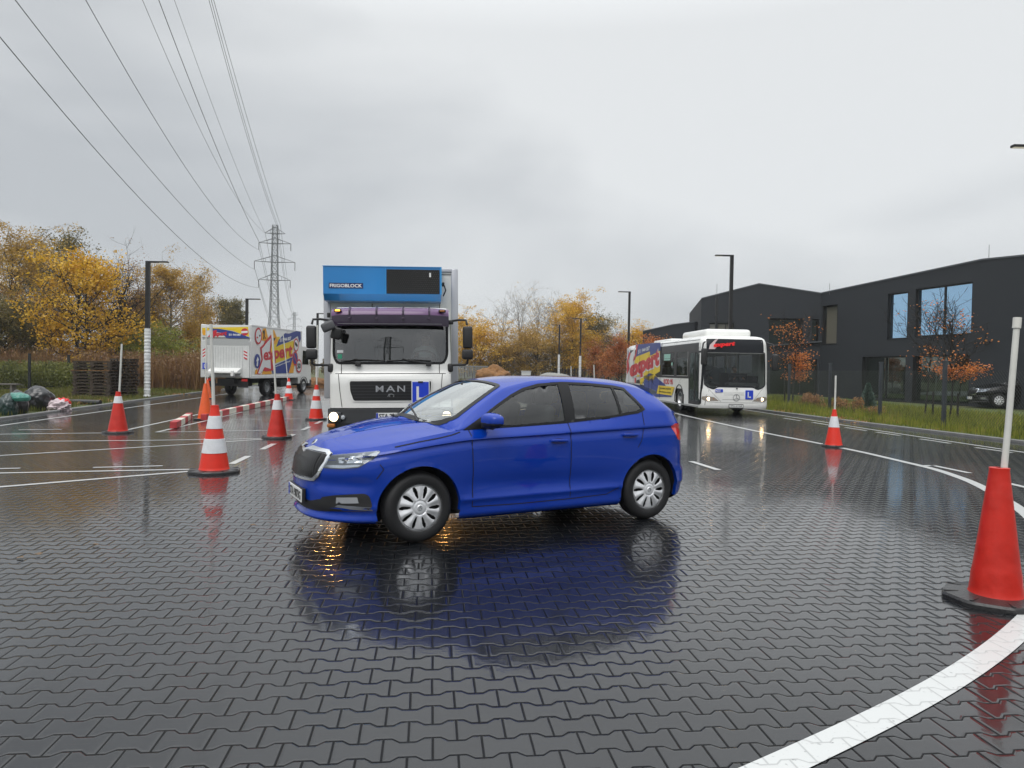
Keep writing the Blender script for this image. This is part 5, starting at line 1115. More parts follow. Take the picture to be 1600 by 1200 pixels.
    sign_text(root, 'rear_lettering', '511 944 007', WHT, z4([(525, 298), (650, 300), (650, 278), (525, 276)]), T, nr, .071, inv, .05)
    q = MB(); q.box((0, -.05, 1.80), (W - .1, .07, 1.78), bev=.015); lo = q.build('tail_lift', mat('lift_white', (.62, .63, .62), .45, var=.08), root)
    q = MB()
    for k in range(15): q.box((-W / 2 + .25 + k * .14, -.089, 1.72), (.012, .006, 1.35))
    q.build('lift_rib', mat('lift_grey', (.40, .41, .41), .5), lo); q = MB(); q.box((.1, -.088, 2.62), (W - .35, .006, .30)); q.build('lift_strip', mat('lift_grey'), lo)
    q = MB(); q.prism([(-.09, 1.38), (-.50, 1.20), (-.50, 1.13), (-.09, 1.13)], 'X', -.70, .85); q.box((.62, -.45, 1.12), (.14, .2, .28), bev=.02); q.build('lift_step', TWH, lo)
    q = MB(); q.box((.05, -.12, 1.02), (1.7, .10, .12), bev=.02); q.build('lift_beam', mat('lift_white'), lo)
    for s in (1, -1):
        q = MB(); q.box((s * 1.06, -.092, 2.03), (.18, .01, .42)); ch = q.build('chevron_board', WHT, root); q = MB()
        for k in range(3): z = 1.86 + k * .15; q.add([(s * 1.06 - .09, -.099, z), (s * 1.06 + .09, -.099, z + s * -.10 + .02), (s * 1.06 + .09, -.099, z + s * -.10 + .09), (s * 1.06 - .09, -.099, z + .07)], [(0, 1, 2, 3)])
        q.build('chevron_stripe', RED, ch)
        q = MB(); q.box((s * .95, .05, .80), (.30, .06, .13), bev=.02); q.build('tail_light', mat('red_lens'), root)
        q = MB(); q.box((s * .85, .1, .62), (.5, .06, .36)); q.build('mud_flap', CHS, root)
    q = MB(); q.box((-1.02, -.10, 1.46), (.26, .012, .30)); lp = q.build('learner_plate', LBL, root); q = MB(); q.box((-1.05, -.108, 1.46), (.035, .006, .19)); q.box((-1.005, -.108, 1.38), (.10, .006, .035)); q.build('plate_letter', WHT, lp)
    q = MB(); q.box((0, 3.3, .74), (.85, 6.6, .24)); q.box((0, .15, .56), (2.2, .12, .12)); q.box((.95, 3.9, .60), (.45, .9, .38), bev=.05); q.box((-.95, 3.6, .60), (.45, .9, .38), bev=.05); q.box((1.05, 5.0, .55), (.05, 1.0, .05)); q.build('chassis', CHS, root)
    # cab
    q = MB(); pf = [(5.80, .55), (7.50, .55), (7.56, .80), (7.54, 1.5), (7.38, 1.62), (7.10, 2.50), (6.95, 2.62), (5.80, 2.66)]
    q.prism([(a, b_) for a, b_ in pf], 'X', -1.04, 1.04); cb = q.build('cab', TWH, root); 
    q = MB(); q.box((0, 7.5, .58), (2.1, .3, .4), bev=.05); q.build('bumper', DGR, root)
    for s in (1, -1):
        q = MB(); q.add([(s * 1.048, a, c_) for a, c_ in ((6.35, 1.62), (7.20, 1.62), (7.03, 2.38), (6.40, 2.42))], [(0, 1, 2, 3)]); q.build('door_window', dark_glass, cb)
        q = MB(); q.box((s * 1.22, 7.3, 2.0), (.16, .12, .42), bev=.03); q.tube([(s * 1.05, 7.2, 2.3), (s * 1.2, 7.3, 2.25)], .02, 6); q.tube([(s * 1.05, 7.3, 1.7), (s * 1.2, 7.3, 1.8)], .02, 6); q.build('mirror', BPL, root)
        for y in (2.15, 6.55):
            wh = wheel(root, 'wheel', (s * .93, y, .42), .42, .26, .25, s, RIMG, 'truck'); wh.rotation_euler = (0, 0, -R(90))
            q = MB(); ts = np.linspace(.1, math.pi - .1, 16); vs = []
            for t in ts: vs += [(s * .80, y + .5 * math.cos(t), .42 + .5 * math.sin(t)), (s * 1.08, y + .5 * math.cos(t), .42 + .5 * math.sin(t))]
            q.add(vs, [(2 * k, 2 * k + 1, 2 * k + 3, 2 * k + 2) for k in range(15)]); q.build('mudguard', CHS, root)
    return root
build_sign_truck()

# ================================================================ bus
def build_bus():
    root = thing('city_bus', 'white city bus with black window band, painted rear half and lit headlights', 'bus', (8.12, 26.2, 0), R(4)); L_, HW = 12.0, 1.27
    inv = root.matrix_basis.inverted(); bd = Vector((-math.sin(R(4)), math.cos(R(4)), 0)); rt_ = Vector((math.cos(R(4)), math.sin(R(4)), 0)); PS = Vector((8.12, 26.2, 0)) - rt_ * HW; nS = -rt_
    zs = [.26, .34, .6, .9, 1.2, 1.6, 2.0, 2.4, 2.7, 2.80, 2.86, 2.90]; yf = spl([.26, .34, .7, 1.05, 2.3, 2.7, 2.86, 2.9], [.03, 0, .0, .04, .10, .16, .26, .40]); wz = spl([.26, .34, 1.2, 2.5, 2.75, 2.86, 2.90], [1.25, 1.27, 1.27, 1.255, 1.22, 1.12, 1.0])
    ph = np.linspace(-math.pi / 2, math.pi / 2, 73); rows = []
    zz = sorted(set(list(np.linspace(.34, 2.7, 34)) + zs))
    for z in zz:
        w_ = float(wz(z)); f = [(w_ * math.copysign(abs(math.sin(a)) ** .42, math.sin(a)), float(yf(z)) + .30 * (1 - math.cos(a) ** .85), z) for a in ph]
        rows.append([(-.0, L_, z), (-w_ + .1, L_, z), (-w_, L_ - .1, z)] + [(-w_, y, z) for y in np.linspace(L_ - .5, .6, 60)] + f + [(w_, y, z) for y in np.linspace(.6, L_ - .5, 60)] + [(w_, L_ - .1, z), (w_ - .1, L_, z), (0, L_, z)])
    V, Fc = ring_shell(rows); bv = BVHTree.FromPolygons([Vector(v) for v in V], Fc)
    WSP = rnd([(-1.10, 2.30), (1.10, 2.30), (1.12, 1.12), (1.0, 1.03), (.82, .96), (.66, 1.05), (-.66, 1.05), (-.82, .96), (-1.0, 1.03), (-1.12, 1.12)], .06, 3)
    keep = []
    for f in Fc:
        c = sum((Vector(V[i]) for i in f), Vector()) / 4
        if c.y < .7 and abs(c.x) < 1.2 and inpoly((c.x, c.z), WSP): continue
        if c.z < .88 and any(math.hypot(c.y - yy, c.z - .48) < .56 for yy in (2.7, 8.55)) and abs(c.x) > 1.1: continue
        if .30 < c.z < 2.9 and 1.55 < c.z < 2.30 and 1.5 < c.y < 11.5 and c.x > 1.1 and (c.y % 1.5) > .15: continue
        if 1.38 < c.z < 2.36 and c.x < -1.1 and (1.66 < c.y < 3.12 or 3.45 < c.y < 5.22): continue
        keep.append(f)
    mesh_obj('body', V, keep, TWH, root, True)
    b = MB(); n = len(rows[0]); b.add(list(rows[-1]) + [(0, 6, 2.94)], [(i + 1, i, n) for i in range(n - 1)]); b.build('roof', TWH, root, True)
    q = MB(); q.box((.1, 2.6, 3.03), (1.75, 3.0, .34), bev=.12, seg=3); q.build('roof_unit', TWH, root, True, 60); q = MB(); q.box((0, 7.0, 2.95), (1.6, 2.8, .14), bev=.05); q.build('roof_hatch', TWH, root, True, 60)
    def P(name, poly, m, ax, sg, off=.004, par=root, holes=(), st=.08):
        q = MB(); patch(bv, poly, ax, sg, off, holes, st, mb=q); return q.build(name, m, par, True)
    blk = mat('bus_black', (.012, .014, .018), .3, spec=.25)
    P('windscreen_seal', offs(WSP, .03), blk, 'Y', -1, .005, holes=[offs(WSP, -.02)], st=.05)
    P('windscreen', offs(WSP, .004), glass('bus_screen', (.70, .78, .76), .3, base=.015), 'Y', -1, -.002, st=.1)
    P('destination_display', rnd([(-1.07, 2.33), (1.07, 2.33), (1.06, 2.78), (-1.06, 2.78)], .05), blk, 'Y', -1, .006)
    for s in (-1,):
        sl = MB()
        for poly in ([(-.9, 2.345)],): pass
    # front writing
    text(root, 'display_lettering', 'expert', mat('display_red', (.60, .01, .015), .4, emit=(1, .02, .02), es=.25), (-.86, .045, 2.43), (1, 0, .09), (0, 0, 1), .80, .19, .02, .06, .15)
    q = MB(); q.add([(-1.02, .06, 2.40), (-.80, .05, 2.40), (-.72, .05, 2.50), (-.80, .05, 2.62), (-.68, .05, 2.78), (-.80, .05, 2.74), (-.98, .06, 2.56)], [(0, 1, 2, 3, 4, 5, 6)]); q.build('display_mark', mat('display_white', (.75, .6, .6), .4), root)
    for nm, x0 in (('MZDZ', -.80),): q = MB(); q.box((-.66, -.006, .90), (.20, .008, .11)); q.box((-.52, -.006, .90), (.07, .008, .11)); q.build('fleet_badge', LBL, root); text(root, 'badge_lettering', 'MZDZ', WHT, (-.745, -.011, .865), (1, 0, 0), (0, 0, 1), .17, .07, .001, .03)
    q = MB(); q.tube([(.02 + .118 * math.cos(t), -.006, .655 + .118 * math.sin(t)) for t in np.linspace(0, 6.283, 36)], .009, 6)
    for a in (90, 210, 330): q.tube([(.02, -.008, .655), (.02 + .115 * math.cos(R(a)), -.006, .655 + .115 * math.sin(R(a)))], [.012, .005], 6)
    q.build('star_emblem', mat('emblem_grey'), root, True)
    q = MB(); q.lathe([(0, -.02), (.03, -.01), (.03, 0)], (.03, .0, .985), 'Y', 12); q.build('lock_cap', BLK, root)
    g = MB()
    for pl in ([(-1.20, .50), (-.70, .47), (-.45, .47), (.60, .47), (1.20, .50)], [(-1.05, 1.02), (-.85, .80), (-.55, .50)], [(1.05, 1.02), (.85, .80), (.62, .50)], [(-.5, .58), (.6, .58)]): patch(bv, line_poly([tuple(p) for p in dens(pl, .1, False)], .010), 'Y', -1, .002, (), .1, mb=g)
    for k in range(4): patch(bv, [(-.45, .74 + k * .035), (.30, .74 + k * .035), (.30, .745 + k * .035), (-.45, .745 + k * .035)], 'Y', -1, .002, (), .3, mb=g)
    g.build('panel_gap', mat('seam_grey', (.12, .12, .12), .6), root)
    q = MB(); q.box((.495, -.008, .765), (.29, .01, .33), bev=.003); lp = q.build('learner_plate', LBL, root); q = MB(); q.box((.45, -.016, .765), (.04, .005, .21)); q.box((.495, -.016, .68), (.12, .005, .04)); q.build('plate_letter', WHT, lp)
    q = MB(); q.box((.01, -.012, .345), (.54, .014, .155), mi=1, bev=.004); q.box((.01, -.021, .35), (.50, .006, .10)); po = q.build('number_plate', [mat('plate_white'), BLK], root); text(po, 'plate_lettering', 'STA 61164', mat('plate_black'), (-.20, -.0245, .318), (1, 0, 0), (0, 0, 1), .42, .065, .001, .02)
    for s in (1, -1):
        hp = rnd([(s * .62, .53), (s * .80, .66), (s * 1.05, .70), (s * 1.20, .68), (s * 1.22, .58), (s * 1.10, .52)], .03, 3)
        h = P('headlight', hp, mat('lamp_soft', (.30, .26, .22), .2), 'Y', -1, .006, st=.05)
        q = MB(); q.lathe([(0, -.03), (.055, -.028), (.075, 0), (.08, .03)], (s * .98, .06, .60), 'Y', 20); q.build('lit_lens', mat('lit_bus_lamp', (.9, .85, .7), .2, emit=(1, .78, .48), es=6), h, True)
        q = MB(); q.lathe([(0, -.02), (.04, -.02), (.05, .0)], (s * .80, .03, .60), 'Y', 14); q.build('amber_lens', AMBD, h, True)
        spot(root, s * .98, -.02, .60, 4, 60, (1, .6, .25), dz=-.1)
        # mirrors
        q = MB(); q.box((s * 1.37 if s > 0 else -1.25, -.12, 2.12 if s < 0 else 1.95), (.22, .16, .60), bev=.06, seg=3); q.tube([(s * 1.15, .1, 2.66), (s * 1.28, -.1, 2.6), (s * 1.33, -.13, 2.35)], .03, 8); q.build('mirror', BPL, root, True, 60)
        for y in (2.7, 8.55):
            wh = wheel(root, 'wheel', (s * 1.10, y, .48), .48, .28, .29, s, mat('rim_bright', (.5, .5, .5), .3, .7), 'truck'); wh.rotation_euler = (0, 0, -R(90))
            q = MB(); ts = np.linspace(-.35, math.pi + .35, 24); vs = []
            for t in ts: vs += [(s * .75, y + .565 * math.cos(t), .48 + .565 * math.sin(t)), (s * 1.262, y + .565 * math.cos(t), .48 + .565 * math.sin(t))]
            q.add(vs, [(2 * k, 2 * k + 1, 2 * k + 3, 2 * k + 2) for k in range(23)]); q.build('wheel_well', mat('well_black'), root)
            q = MB(); ts = np.linspace(-.2, math.pi + .2, 30); q.tube([(s * 1.272, y + .57 * math.cos(t), .48 + .57 * math.sin(t)) for t in ts], .022, 6); q.build('arch_trim', BLK, root)
        q = MB(); q.box((s * 1.275, 6, .30), (.02, 11.2, .05)); q.build('skirt_strip', mat('skirt_grey', (.3, .3, .3), .5), root)
    # left side: window band, windows, doors, wrap
    band = [(.02, 2.36), (.30, 2.76), (L_ - .4, 2.82), (L_ - .15, 2.76), (L_ - .12, 1.55), (L_ - .35, 1.32), (5.5, 1.31), (1.55, 1.31), (1.5, .36), (.08, .36), (.06, .9), (.16, 1.0)]
    pn = [[(1.68, 1.40), (3.10, 1.40), (3.10, 2.34), (1.68, 2.34)], [(3.47, 1.40), (5.20, 1.40), (5.20, 2.34), (3.47, 2.34)]]
    q = MB(); patch(bv, band, 'X', -1, .004, pn, .15, mb=q); q.v = [v for v in q.v]; q.build('window_band', blk, root)
    q = MB(); patch(bv, [(1.55, 1.31), (L_ - .3, 1.31), (L_ - .3, 2.8), (1.55, 2.8)], 'X', 1, .004, (), .3, mb=q)
    rg = q
    for pp in pn:
        q = MB(); patch(bv, offs(pp, .01), 'X', -1, -.002, (), .3, mb=q); q.build('side_window', glass('bus_side_glass', (.42, .55, .50), .25, base=.02), root)
        q = MB(); patch(bv, [(pp[0][0], 2.10), (pp[1][0], 2.10), (pp[1][0], 2.115), (pp[0][0], 2.115)], 'X', -1, .006, (), .5, mb=q); q.build('window_bar', blk, root)
    q = MB(); patch(bv, [(4.02, 2.04), (4.95, 2.04), (4.95, 2.30), (4.02, 2.30)], 'X', -1, .006, (), .3, mb=q); patch(bv, [(3.66, 1.82), (3.86, 1.82), (3.86, 1.94), (3.66, 1.94)], 'X', -1, .006, (), .3, mb=q); q.build('window_sticker', mat('pale_green', (.30, .55, .46), .5), root)
    for a, b_ in ((.16, .76), (.80, 1.42)):
        q = MB(); patch(bv, rnd([(a, .40), (b_, .40), (b_, 2.34), (a, 2.34)], .04, 2), 'X', -1, .010, [rnd([(a + .05, .50), (b_ - .05, .50), (b_ - .05, 2.27), (a + .05, 2.27)], .04, 2)], .1, mb=q); do = q.build('door_leaf', blk, root, True)
        q = MB(); patch(bv, rnd([(a + .05, .50), (b_ - .05, .50), (b_ - .05, 2.27), (a + .05, 2.27)], .04, 2), 'X', -1, .008, (), .2, mb=q); q.build('door_glass', glass('door_glass_dark', refl=.25, base=.03, rcol=(.85, .95, .93), solid=(.020, .028, .027)), do, True)
    zq = lambda p: [(960 + u / 10, 500 + v / 10) for u, v in p]; S = lambda nm, m, p, off: sign_poly(root, nm, m, zq(p), PS, nS, off, inv)
    S('side_graphic', BLU, [(335, 385), (725, 350), (720, 640), (600, 700), (320, 640), (350, 500)], .014)
    S('side_graphic', YEL, [(320, 640), (345, 575), (560, 490), (565, 560), (720, 480), (720, 800), (640, 850), (690, 920), (600, 1000), (470, 900), (330, 880), (310, 740)], .017)
    S('side_graphic', WHT, [(180, 960), (210, 700), (225, 560), (300, 480), (330, 440), (320, 600), (330, 700), (250, 900), (240, 975)], .017)
    S('side_graphic', WHT, [(195, 960), (200, 880), (330, 860), (330, 985), (250, 975)], .014)
    S('side_graphic', RED, [(200, 860), (200, 640), (240, 500), (262, 520), (225, 640), (245, 760)], .020); S('side_graphic', RED, [(350, 385), (378, 385), (345, 560), (305, 660), (300, 620), (335, 520)], .020)
    S('side_graphic', BLU, [(460, 880), (560, 830), (640, 860), (700, 930), (790, 1000), (900, 1200), (430, 1200), (470, 1010)], .017)
    S('side_graphic', YEL, [(410, 880), (460, 870), (475, 930), (430, 1010), (405, 1000)], .020); S('side_graphic', RED, [(320, 900), (345, 910), (340, 980), (322, 985)], .020); S('side_graphic', BLK, [(345, 985), (352, 940), (395, 930), (410, 985)], .020)
    sign_text(root, 'side_lettering', 'expert', WHT, zq([(235, 985), (722, 790), (722, 425), (235, 650)]), PS, nS, .022, inv, .13)
    sign_text(root, 'side_lettering', 'expert', RED, zq([(245, 970), (712, 778), (712, 440), (245, 668)]), PS, nS, .026, inv, .07)
    sign_text(root, 'side_lettering', '511 944 007', WHT, zq([(375, 530), (560, 470), (560, 405), (375, 468)]), PS, nS, .020, inv, .03, .15)
    sign_text(root, 'side_lettering', 'KOD 95', RED, zq([(772, 1000), (915, 1010), (915, 925), (772, 918)]), PS, nS, .010, inv, .04)
    S('side_graphic', YEL, [(665, 1150), (695, 1020), (945, 1045), (900, 1180)], .022)
    sign_text(root, 'side_lettering', 'SZKOLENIA OKRESOWE', BLK, zq([(712, 1080), (890, 1092), (895, 1066), (715, 1054)]), PS, nS, .026, inv, .03); sign_text(root, 'side_lettering', 'KWALIFIKACJA WSTEPNA', BLK, zq([(703, 1133), (890, 1158), (895, 1128), (706, 1106)]), PS, nS, .026, inv, .03)
    S('side_graphic', WHT, [(205, 440), (250, 445), (246, 640), (201, 630)], .012); sign_text(root, 'side_lettering', 'L', BLU, zq([(214, 600), (237, 600), (239, 480), (216, 475)]), PS, nS, .016, inv, .06)
    g = MB()
    for y in (5.42, 6.75, 7.35, 9.1, 10.35, 11.3): patch(bv, [(y, .40), (y + .035, .40), (y + .035, 2.8), (y, 2.8)], 'X', -1, .030, (), .4, mb=g)
    g.build('pillar_line', mat('gap_black'), root)
    q = MB()
    for k in range(6): patch(bv, [(11.65, .75 + k * .085), (11.95, .75 + k * .085), (11.95, .79 + k * .085), (11.65, .79 + k * .085)], 'X', -1, .006, (), .3, mb=q)
    q.build('engine_vent', mat('seam_grey'), root)
    # inside
    q = MB(); q.box((0, 6.2, .62), (2.3, 11, .06)); q.box((0, 11, 1.7), (2.3, .1, 2.2)); q.box((0, 6.2, 2.60), (2.3, 11, .05)); q.box((0, .55, .72), (2.2, .5, .62), bev=.1); q.box((.55, 1.75, 1.1), (1.1, .05, .9)); q.box((1.2, 6, 1.0), (.03, 10, .9)); q.box((-1.2, 6.4, .95), (.03, 9.2, .7)); q.build('interior', mat('bus_inside', (.035, .045, .045), .8), root)
    q = MB(); q.box((.45, .62, 1.10), (1.2, .45, .18), bev=.06, seg=3); q.build('dashboard', mat('dash_dark'), root, True)
    k = 0
    for y in (3.2, 4.1, 5.0, 6.0):
        for x in (-.85, .85, -.42, .42):
            q = MB(); q.box((x, y, 1.1), (.42, .42, .1), bev=.04); q.box((x, y + .2, 1.45), (.42, .08, .62), bev=.035); q.build('seat', mat('bus_seat', (.08, .11, .13), .8), root, True, 50)
    for x in (-.55, .35, .75):
        q = MB(); q.tube([(x, 2.0, .65), (x, 2.0, 2.55)], .02, 8); q.build('grab_pole', mat('pole_yellow_grey', (.35, .33, .22), .4), root)
    q = MB(); m_ = Matrix.Rotation(R(-30), 3, 'X'); q.tube([m_ @ Vector((.235 * math.cos(t), .235 * math.sin(t), 0)) + Vector((.42, .82, 1.34)) for t in np.linspace(0, 6.283, 30)], .017, 8); q.build('steering_wheel', BPL, root, True)
    return root
BUS = build_bus(); bm_ = BUS.matrix_basis
driver('bus driver in dark clothes at the steering wheel behind the bus windscreen', bm_ @ Vector((.42, 1.28, 1.0)), R(4), coat_c=(.03, .03, .04), hair_c=(.06, .05, .04))
driver('passenger in a light top seated at the door side of the bus front', bm_ @ Vector((-.70, 1.6, 1.0)), R(4), coat_c=(.20, .20, .20), hair_c=(.16, .13, .10))
# ================================================================ blue hatchback and parked car
def paint_mat(name, col):
    m = mat(name, col, .4, coat=1, spec=.0, coat_r=.012); t = m.node_tree; b = t.nodes['Principled BSDF']; b.inputs['Coat IOR'].default_value = 1.48
    co = t.nodes.new('ShaderNodeTexCoord'); vo = t.nodes.new('ShaderNodeTexVoronoi'); vo.inputs['Scale'].default_value = 95; vo.inputs['Randomness'].default_value = 1; t.links.new(co.outputs['Object'], vo.inputs[0])
    nz = t.nodes.new('ShaderNodeTexNoise'); nz.inputs['Scale'].default_value = 14; nz.inputs['Detail'].default_value = 3; t.links.new(co.outputs['Object'], nz.inputs[0])
    # beads of rain: small domes, where the noise leaves room for them
    mr_ = t.nodes.new('ShaderNodeMapRange'); mr_.inputs[1].default_value = .34; mr_.inputs[2].default_value = 0; t.links.new(vo.outputs['Distance'], mr_.inputs[0])
    m2 = t.nodes.new('ShaderNodeMapRange'); m2.inputs[1].default_value = .42; m2.inputs[2].default_value = .6; t.links.new(nz.outputs[0], m2.inputs[0])
    g = t.nodes.new('ShaderNodeNewGeometry'); sp = t.nodes.new('ShaderNodeSeparateXYZ'); t.links.new(g.outputs['Normal'], sp.inputs[0]); m3 = t.nodes.new('ShaderNodeMapRange'); m3.inputs[1].default_value = .1; m3.inputs[2].default_value = .8; m3.inputs[3].default_value = .12; t.links.new(sp.outputs['Z'], m3.inputs[0])
    a = t.nodes.new('ShaderNodeMath'); a.operation = 'MULTIPLY'; t.links.new(mr_.outputs[0], a.inputs[0]); t.links.new(m2.outputs[0], a.inputs[1]); a2 = t.nodes.new('ShaderNodeMath'); a2.operation = 'MULTIPLY'; t.links.new(a.outputs[0], a2.inputs[0]); t.links.new(m3.outputs[0], a2.inputs[1])
    bp = t.nodes.new('ShaderNodeBump'); bp.inputs['Distance'].default_value = .0012; bp.inputs['Strength'].default_value = .8; t.links.new(a2.outputs[0], bp.inputs['Height']); t.links.new(bp.outputs[0], b.inputs['Coat Normal'])
    return m
A_ = gnd(655, 848.5); B_ = gnd(1011.5, 811); cu_ = (A_ - B_).normalized(); cl_ = Vector((-cu_.y, cu_.x, 0)); CO = (A_ + B_) / 2 - cl_ * .84 - cu_ * .012
HC = make_car('hatchback_car', 'bright blue five door hatchback wet with rain in the middle of the lot', paint_mat('car_blue', (.001, .036, .34)), CO, math.atan2(cu_.y, cu_.x))
sv = dep(1556, 640, 37.5); sv.z = 0
SUV = make_car('parked_car', 'black sport utility car parked by the building behind the tall cone', paint_mat('car_black', (.006, .006, .007)), (sv.x + 1.6, 37.9, .02), R(180 - 10), (1.16, 1.10, 1.19), False)

# ================================================================ cones
CR = mat('cone_red', (.53, .016, .006), .42, var=.18, vscale=4, bump=.35, bscale=9); CRB = mat('cone_bright', (.70, .025, .008), .4, var=.1, vscale=6); CO_ = mat('cone_orange', (.74, .10, .012), .45, var=.12, vscale=6, coat=.2)
CWH = mat('cone_white', (.66, .67, .69), .5, var=.12, vscale=8); RUB = mat('base_rubber', (.014, .014, .015), .45, var=.3, vscale=6, bump=.4, bscale=60, coat=.3); POLEM = mat('pole_white', (.62, .62, .58), .45, var=.1, vscale=5)
def cone(label, x, y, H, rb, colm, bands, pole_top, lean, base='oct', rz=0, prad=.02, rt=.045, cap=False, bw=.34):
    """H = cone height incl. base, bands = [(z0, z1)] white collars, lean = horizontal offset of the pole's tip"""
    t_ = thing('traffic_cone', label, 'traffic cone', (x, y, 0), rz, 'traffic cones with poles'); q = MB(); bh = .042
    if base == 'oct':
        pts = [(bw * math.cos(R(a)), bw * math.sin(R(a)) * .92) for a in (22, 68, 112, 158, 202, 248, 292, 338)]; pts = [tuple(p) for p in rnd(pts, .05, 3)]
        n = len(pts); vs = []
        for sc, z in ((1, .0), (1.0, .026), (.97, bh), (.62, bh + .008)): vs += [(a * sc, b_ * sc, z) for a, b_ in pts]
        q.add(vs, [(r * n + k, r * n + (k + 1) % n, (r + 1) * n + (k + 1) % n, (r + 1) * n + k) for r in range(3) for k in range(n)] + [tuple(3 * n + k for k in range(n))])
        for k in range(8):
            a = R(45 * k + 22); q.box((bw * .80 * math.cos(a), bw * .75 * math.sin(a), bh + .004), (.09, .018, .010), rot=a, bev=.003)
    else: q.box((0, 0, bh / 2), (bw * 2, bw * 2, bh), bev=.018, seg=2)
    q.build('base', RUB, t_, True, 30)
    n = 36; zs = [bh, bh + .02, bh + .05] + list(np.linspace(bh + .09, H - .02, 16)) + [H]
    rad = lambda z: (rb * 1.06 if z <= bh + .001 else rb) if z < bh + .03 else rb + (rt - rb) * (z - bh - .03) / (H - bh - .03)
    body = MB(); body.lathe([(rad(z) + (.0035 if colm is CR and bh + .09 < z < bh + .17 else 0) + (.004 if z == H else 0), z) for z in zs] + [(prad + .003, H + .002)], n=n); body.build('cone_body', colm, t_, True, 40)
    for (z0, z1) in bands:
        c_ = MB(); c_.lathe([(rad(z0) + .001, z0), (rad(z0) + .005, z0 + .003), (rad(z1) + .005, z1 - .003), (rad(z1) + .001, z1)], n=n); c_.build('reflective_collar', CWH, t_, True, 40)
    p = MB(); lx, ly = lean; q0 = Vector((0, 0, H * .45)); q1 = Vector((lx, ly, pole_top)); md = q0.lerp(q1, .5) + Vector((.004, 0, 0)); p.tube([q0, md, q1], [prad * 1.05, prad, prad * .95], 12)
    po = p.build('pole', POLEM, t_, True, 50)
    if cap: c_ = MB(); c_.tube([q0.lerp(q1, .955), q0.lerp(q1, 1.003)], prad * 1.28, 12); c_.build('pole_cap', mat('cap_cream', (.68, .67, .62), .4), po, True, 50)
    return t_
def cat_px(px, py): g = gnd(px, py); return g.x, g.y
cone('large plain red cone with cream pole on black rubber base at the right edge', 3.34, 4.93, .91, .160, CR, [], 1.935, (.125, .02), 'oct', R(10), .0205, .058, True, .35)
cone('red cone with two broad white bands and white pole, nearest cone left of the car', -4.19, 10.2, .95, .20, CRB, [(.28, .48), (.62, .80)], 2.09, (-.06, .0), 'oct', R(20), .023, .05, bw=.37)
cone('leftmost red cone with one white collar and a leaning pole, in front of the pallets', -8.56, 15.72, .90, .195, CR, [(.65, .80)], 1.94, (.07, 0), 'oct', 0, .021, .045, bw=.33)
cone('plain orange cone beside the striped kerb, half hidden by the banded cone', -8.46, 19.95, 1.0, .19, CO_, [], 2.55, (.01, 0), 'sq', .2, .018, .04, bw=.25)
cone('red cone with one white collar halfway between the banded cone and the white truck', -4.93, 15.2, .93, .20, CR, [(.60, .80)], 2.28, (-.12, 0), 'oct', .3, .021, .045, bw=.33)
cone('smallest banded cone at the far end of the striped kerb by the sign painted truck', -10.0, 32.4, .98, .19, CRB, [(.30, .52), (.66, .82)], 2.95, (-.28, 0), 'sq', 0, .018, .04, bw=.24)
cone('banded red and white cone just left of the white truck with lit headlights', -5.58, 20.65, 1.0, .20, CRB, [(.32, .55), (.68, .86)], 2.7, (.0, 0), 'oct', .1, .021, .045, bw=.32)
cone('red cone with one white collar and short pole standing on the curved line', 6.88, 15.4, .80, .17, CRB, [(.42, .65)], 1.52, (.01, 0), 'oct', .2, .019, .035, bw=.26)
cone('dark orange cone seen between the orange cone and the rear of the sign painted truck', -13.6, 32.3, .85, .19, CO_, [], 2.2, (-.02, 0), 'sq', 0, .018, .04, bw=.22)

# striped kerb beams
def beam(label, pts, step, h=.16, w_=.16):
    P = [Vector(p) for p in pts]; q = MB(); tot = [0]
    for i in range(1, len(P)): tot.append(tot[-1] + (P[i] - P[i - 1]).length)
    def at(s):
        for i in range(1, len(P)):
            if s <= tot[i] + 1e-6: return P[i - 1].lerp(P[i], (s - tot[i - 1]) / (tot[i] - tot[i - 1]))
        return P[-1]
    k = 0; s = 0
    while s < tot[-1] - .05:
        e = min(s + step, tot[-1]); a, b_ = at(s), at(e); d = (b_ - a); q.box(((a.x + b_.x) / 2, (a.y + b_.y) / 2, h / 2 + .004), (d.length - .006, w_, h), mi=k % 2, rot=math.atan2(d.y, d.x), bev=.012); s = e; k += 1
    return tag(q.build('striped_kerb', [mat('kerb_red', (.40, .035, .04), .55, var=.2, vscale=6), mat('kerb_cream', (.60, .58, .50), .6, var=.15, vscale=6)]), label, 'striped kerb', 'striped kerb beams')
beam('short red and cream striped kerb beam to the left of the orange cone', [(-7.93, 16.95), (-8.35, 18.3), (-9.0, 20.2)], .72)
beam('long red and cream striped kerb beam running back towards the sign painted truck', [(-8.35, 19.6), (-8.75, 22.3), (-9.15, 25.5), (-9.7, 30), (-10.05, 32.6)], .86, .17)

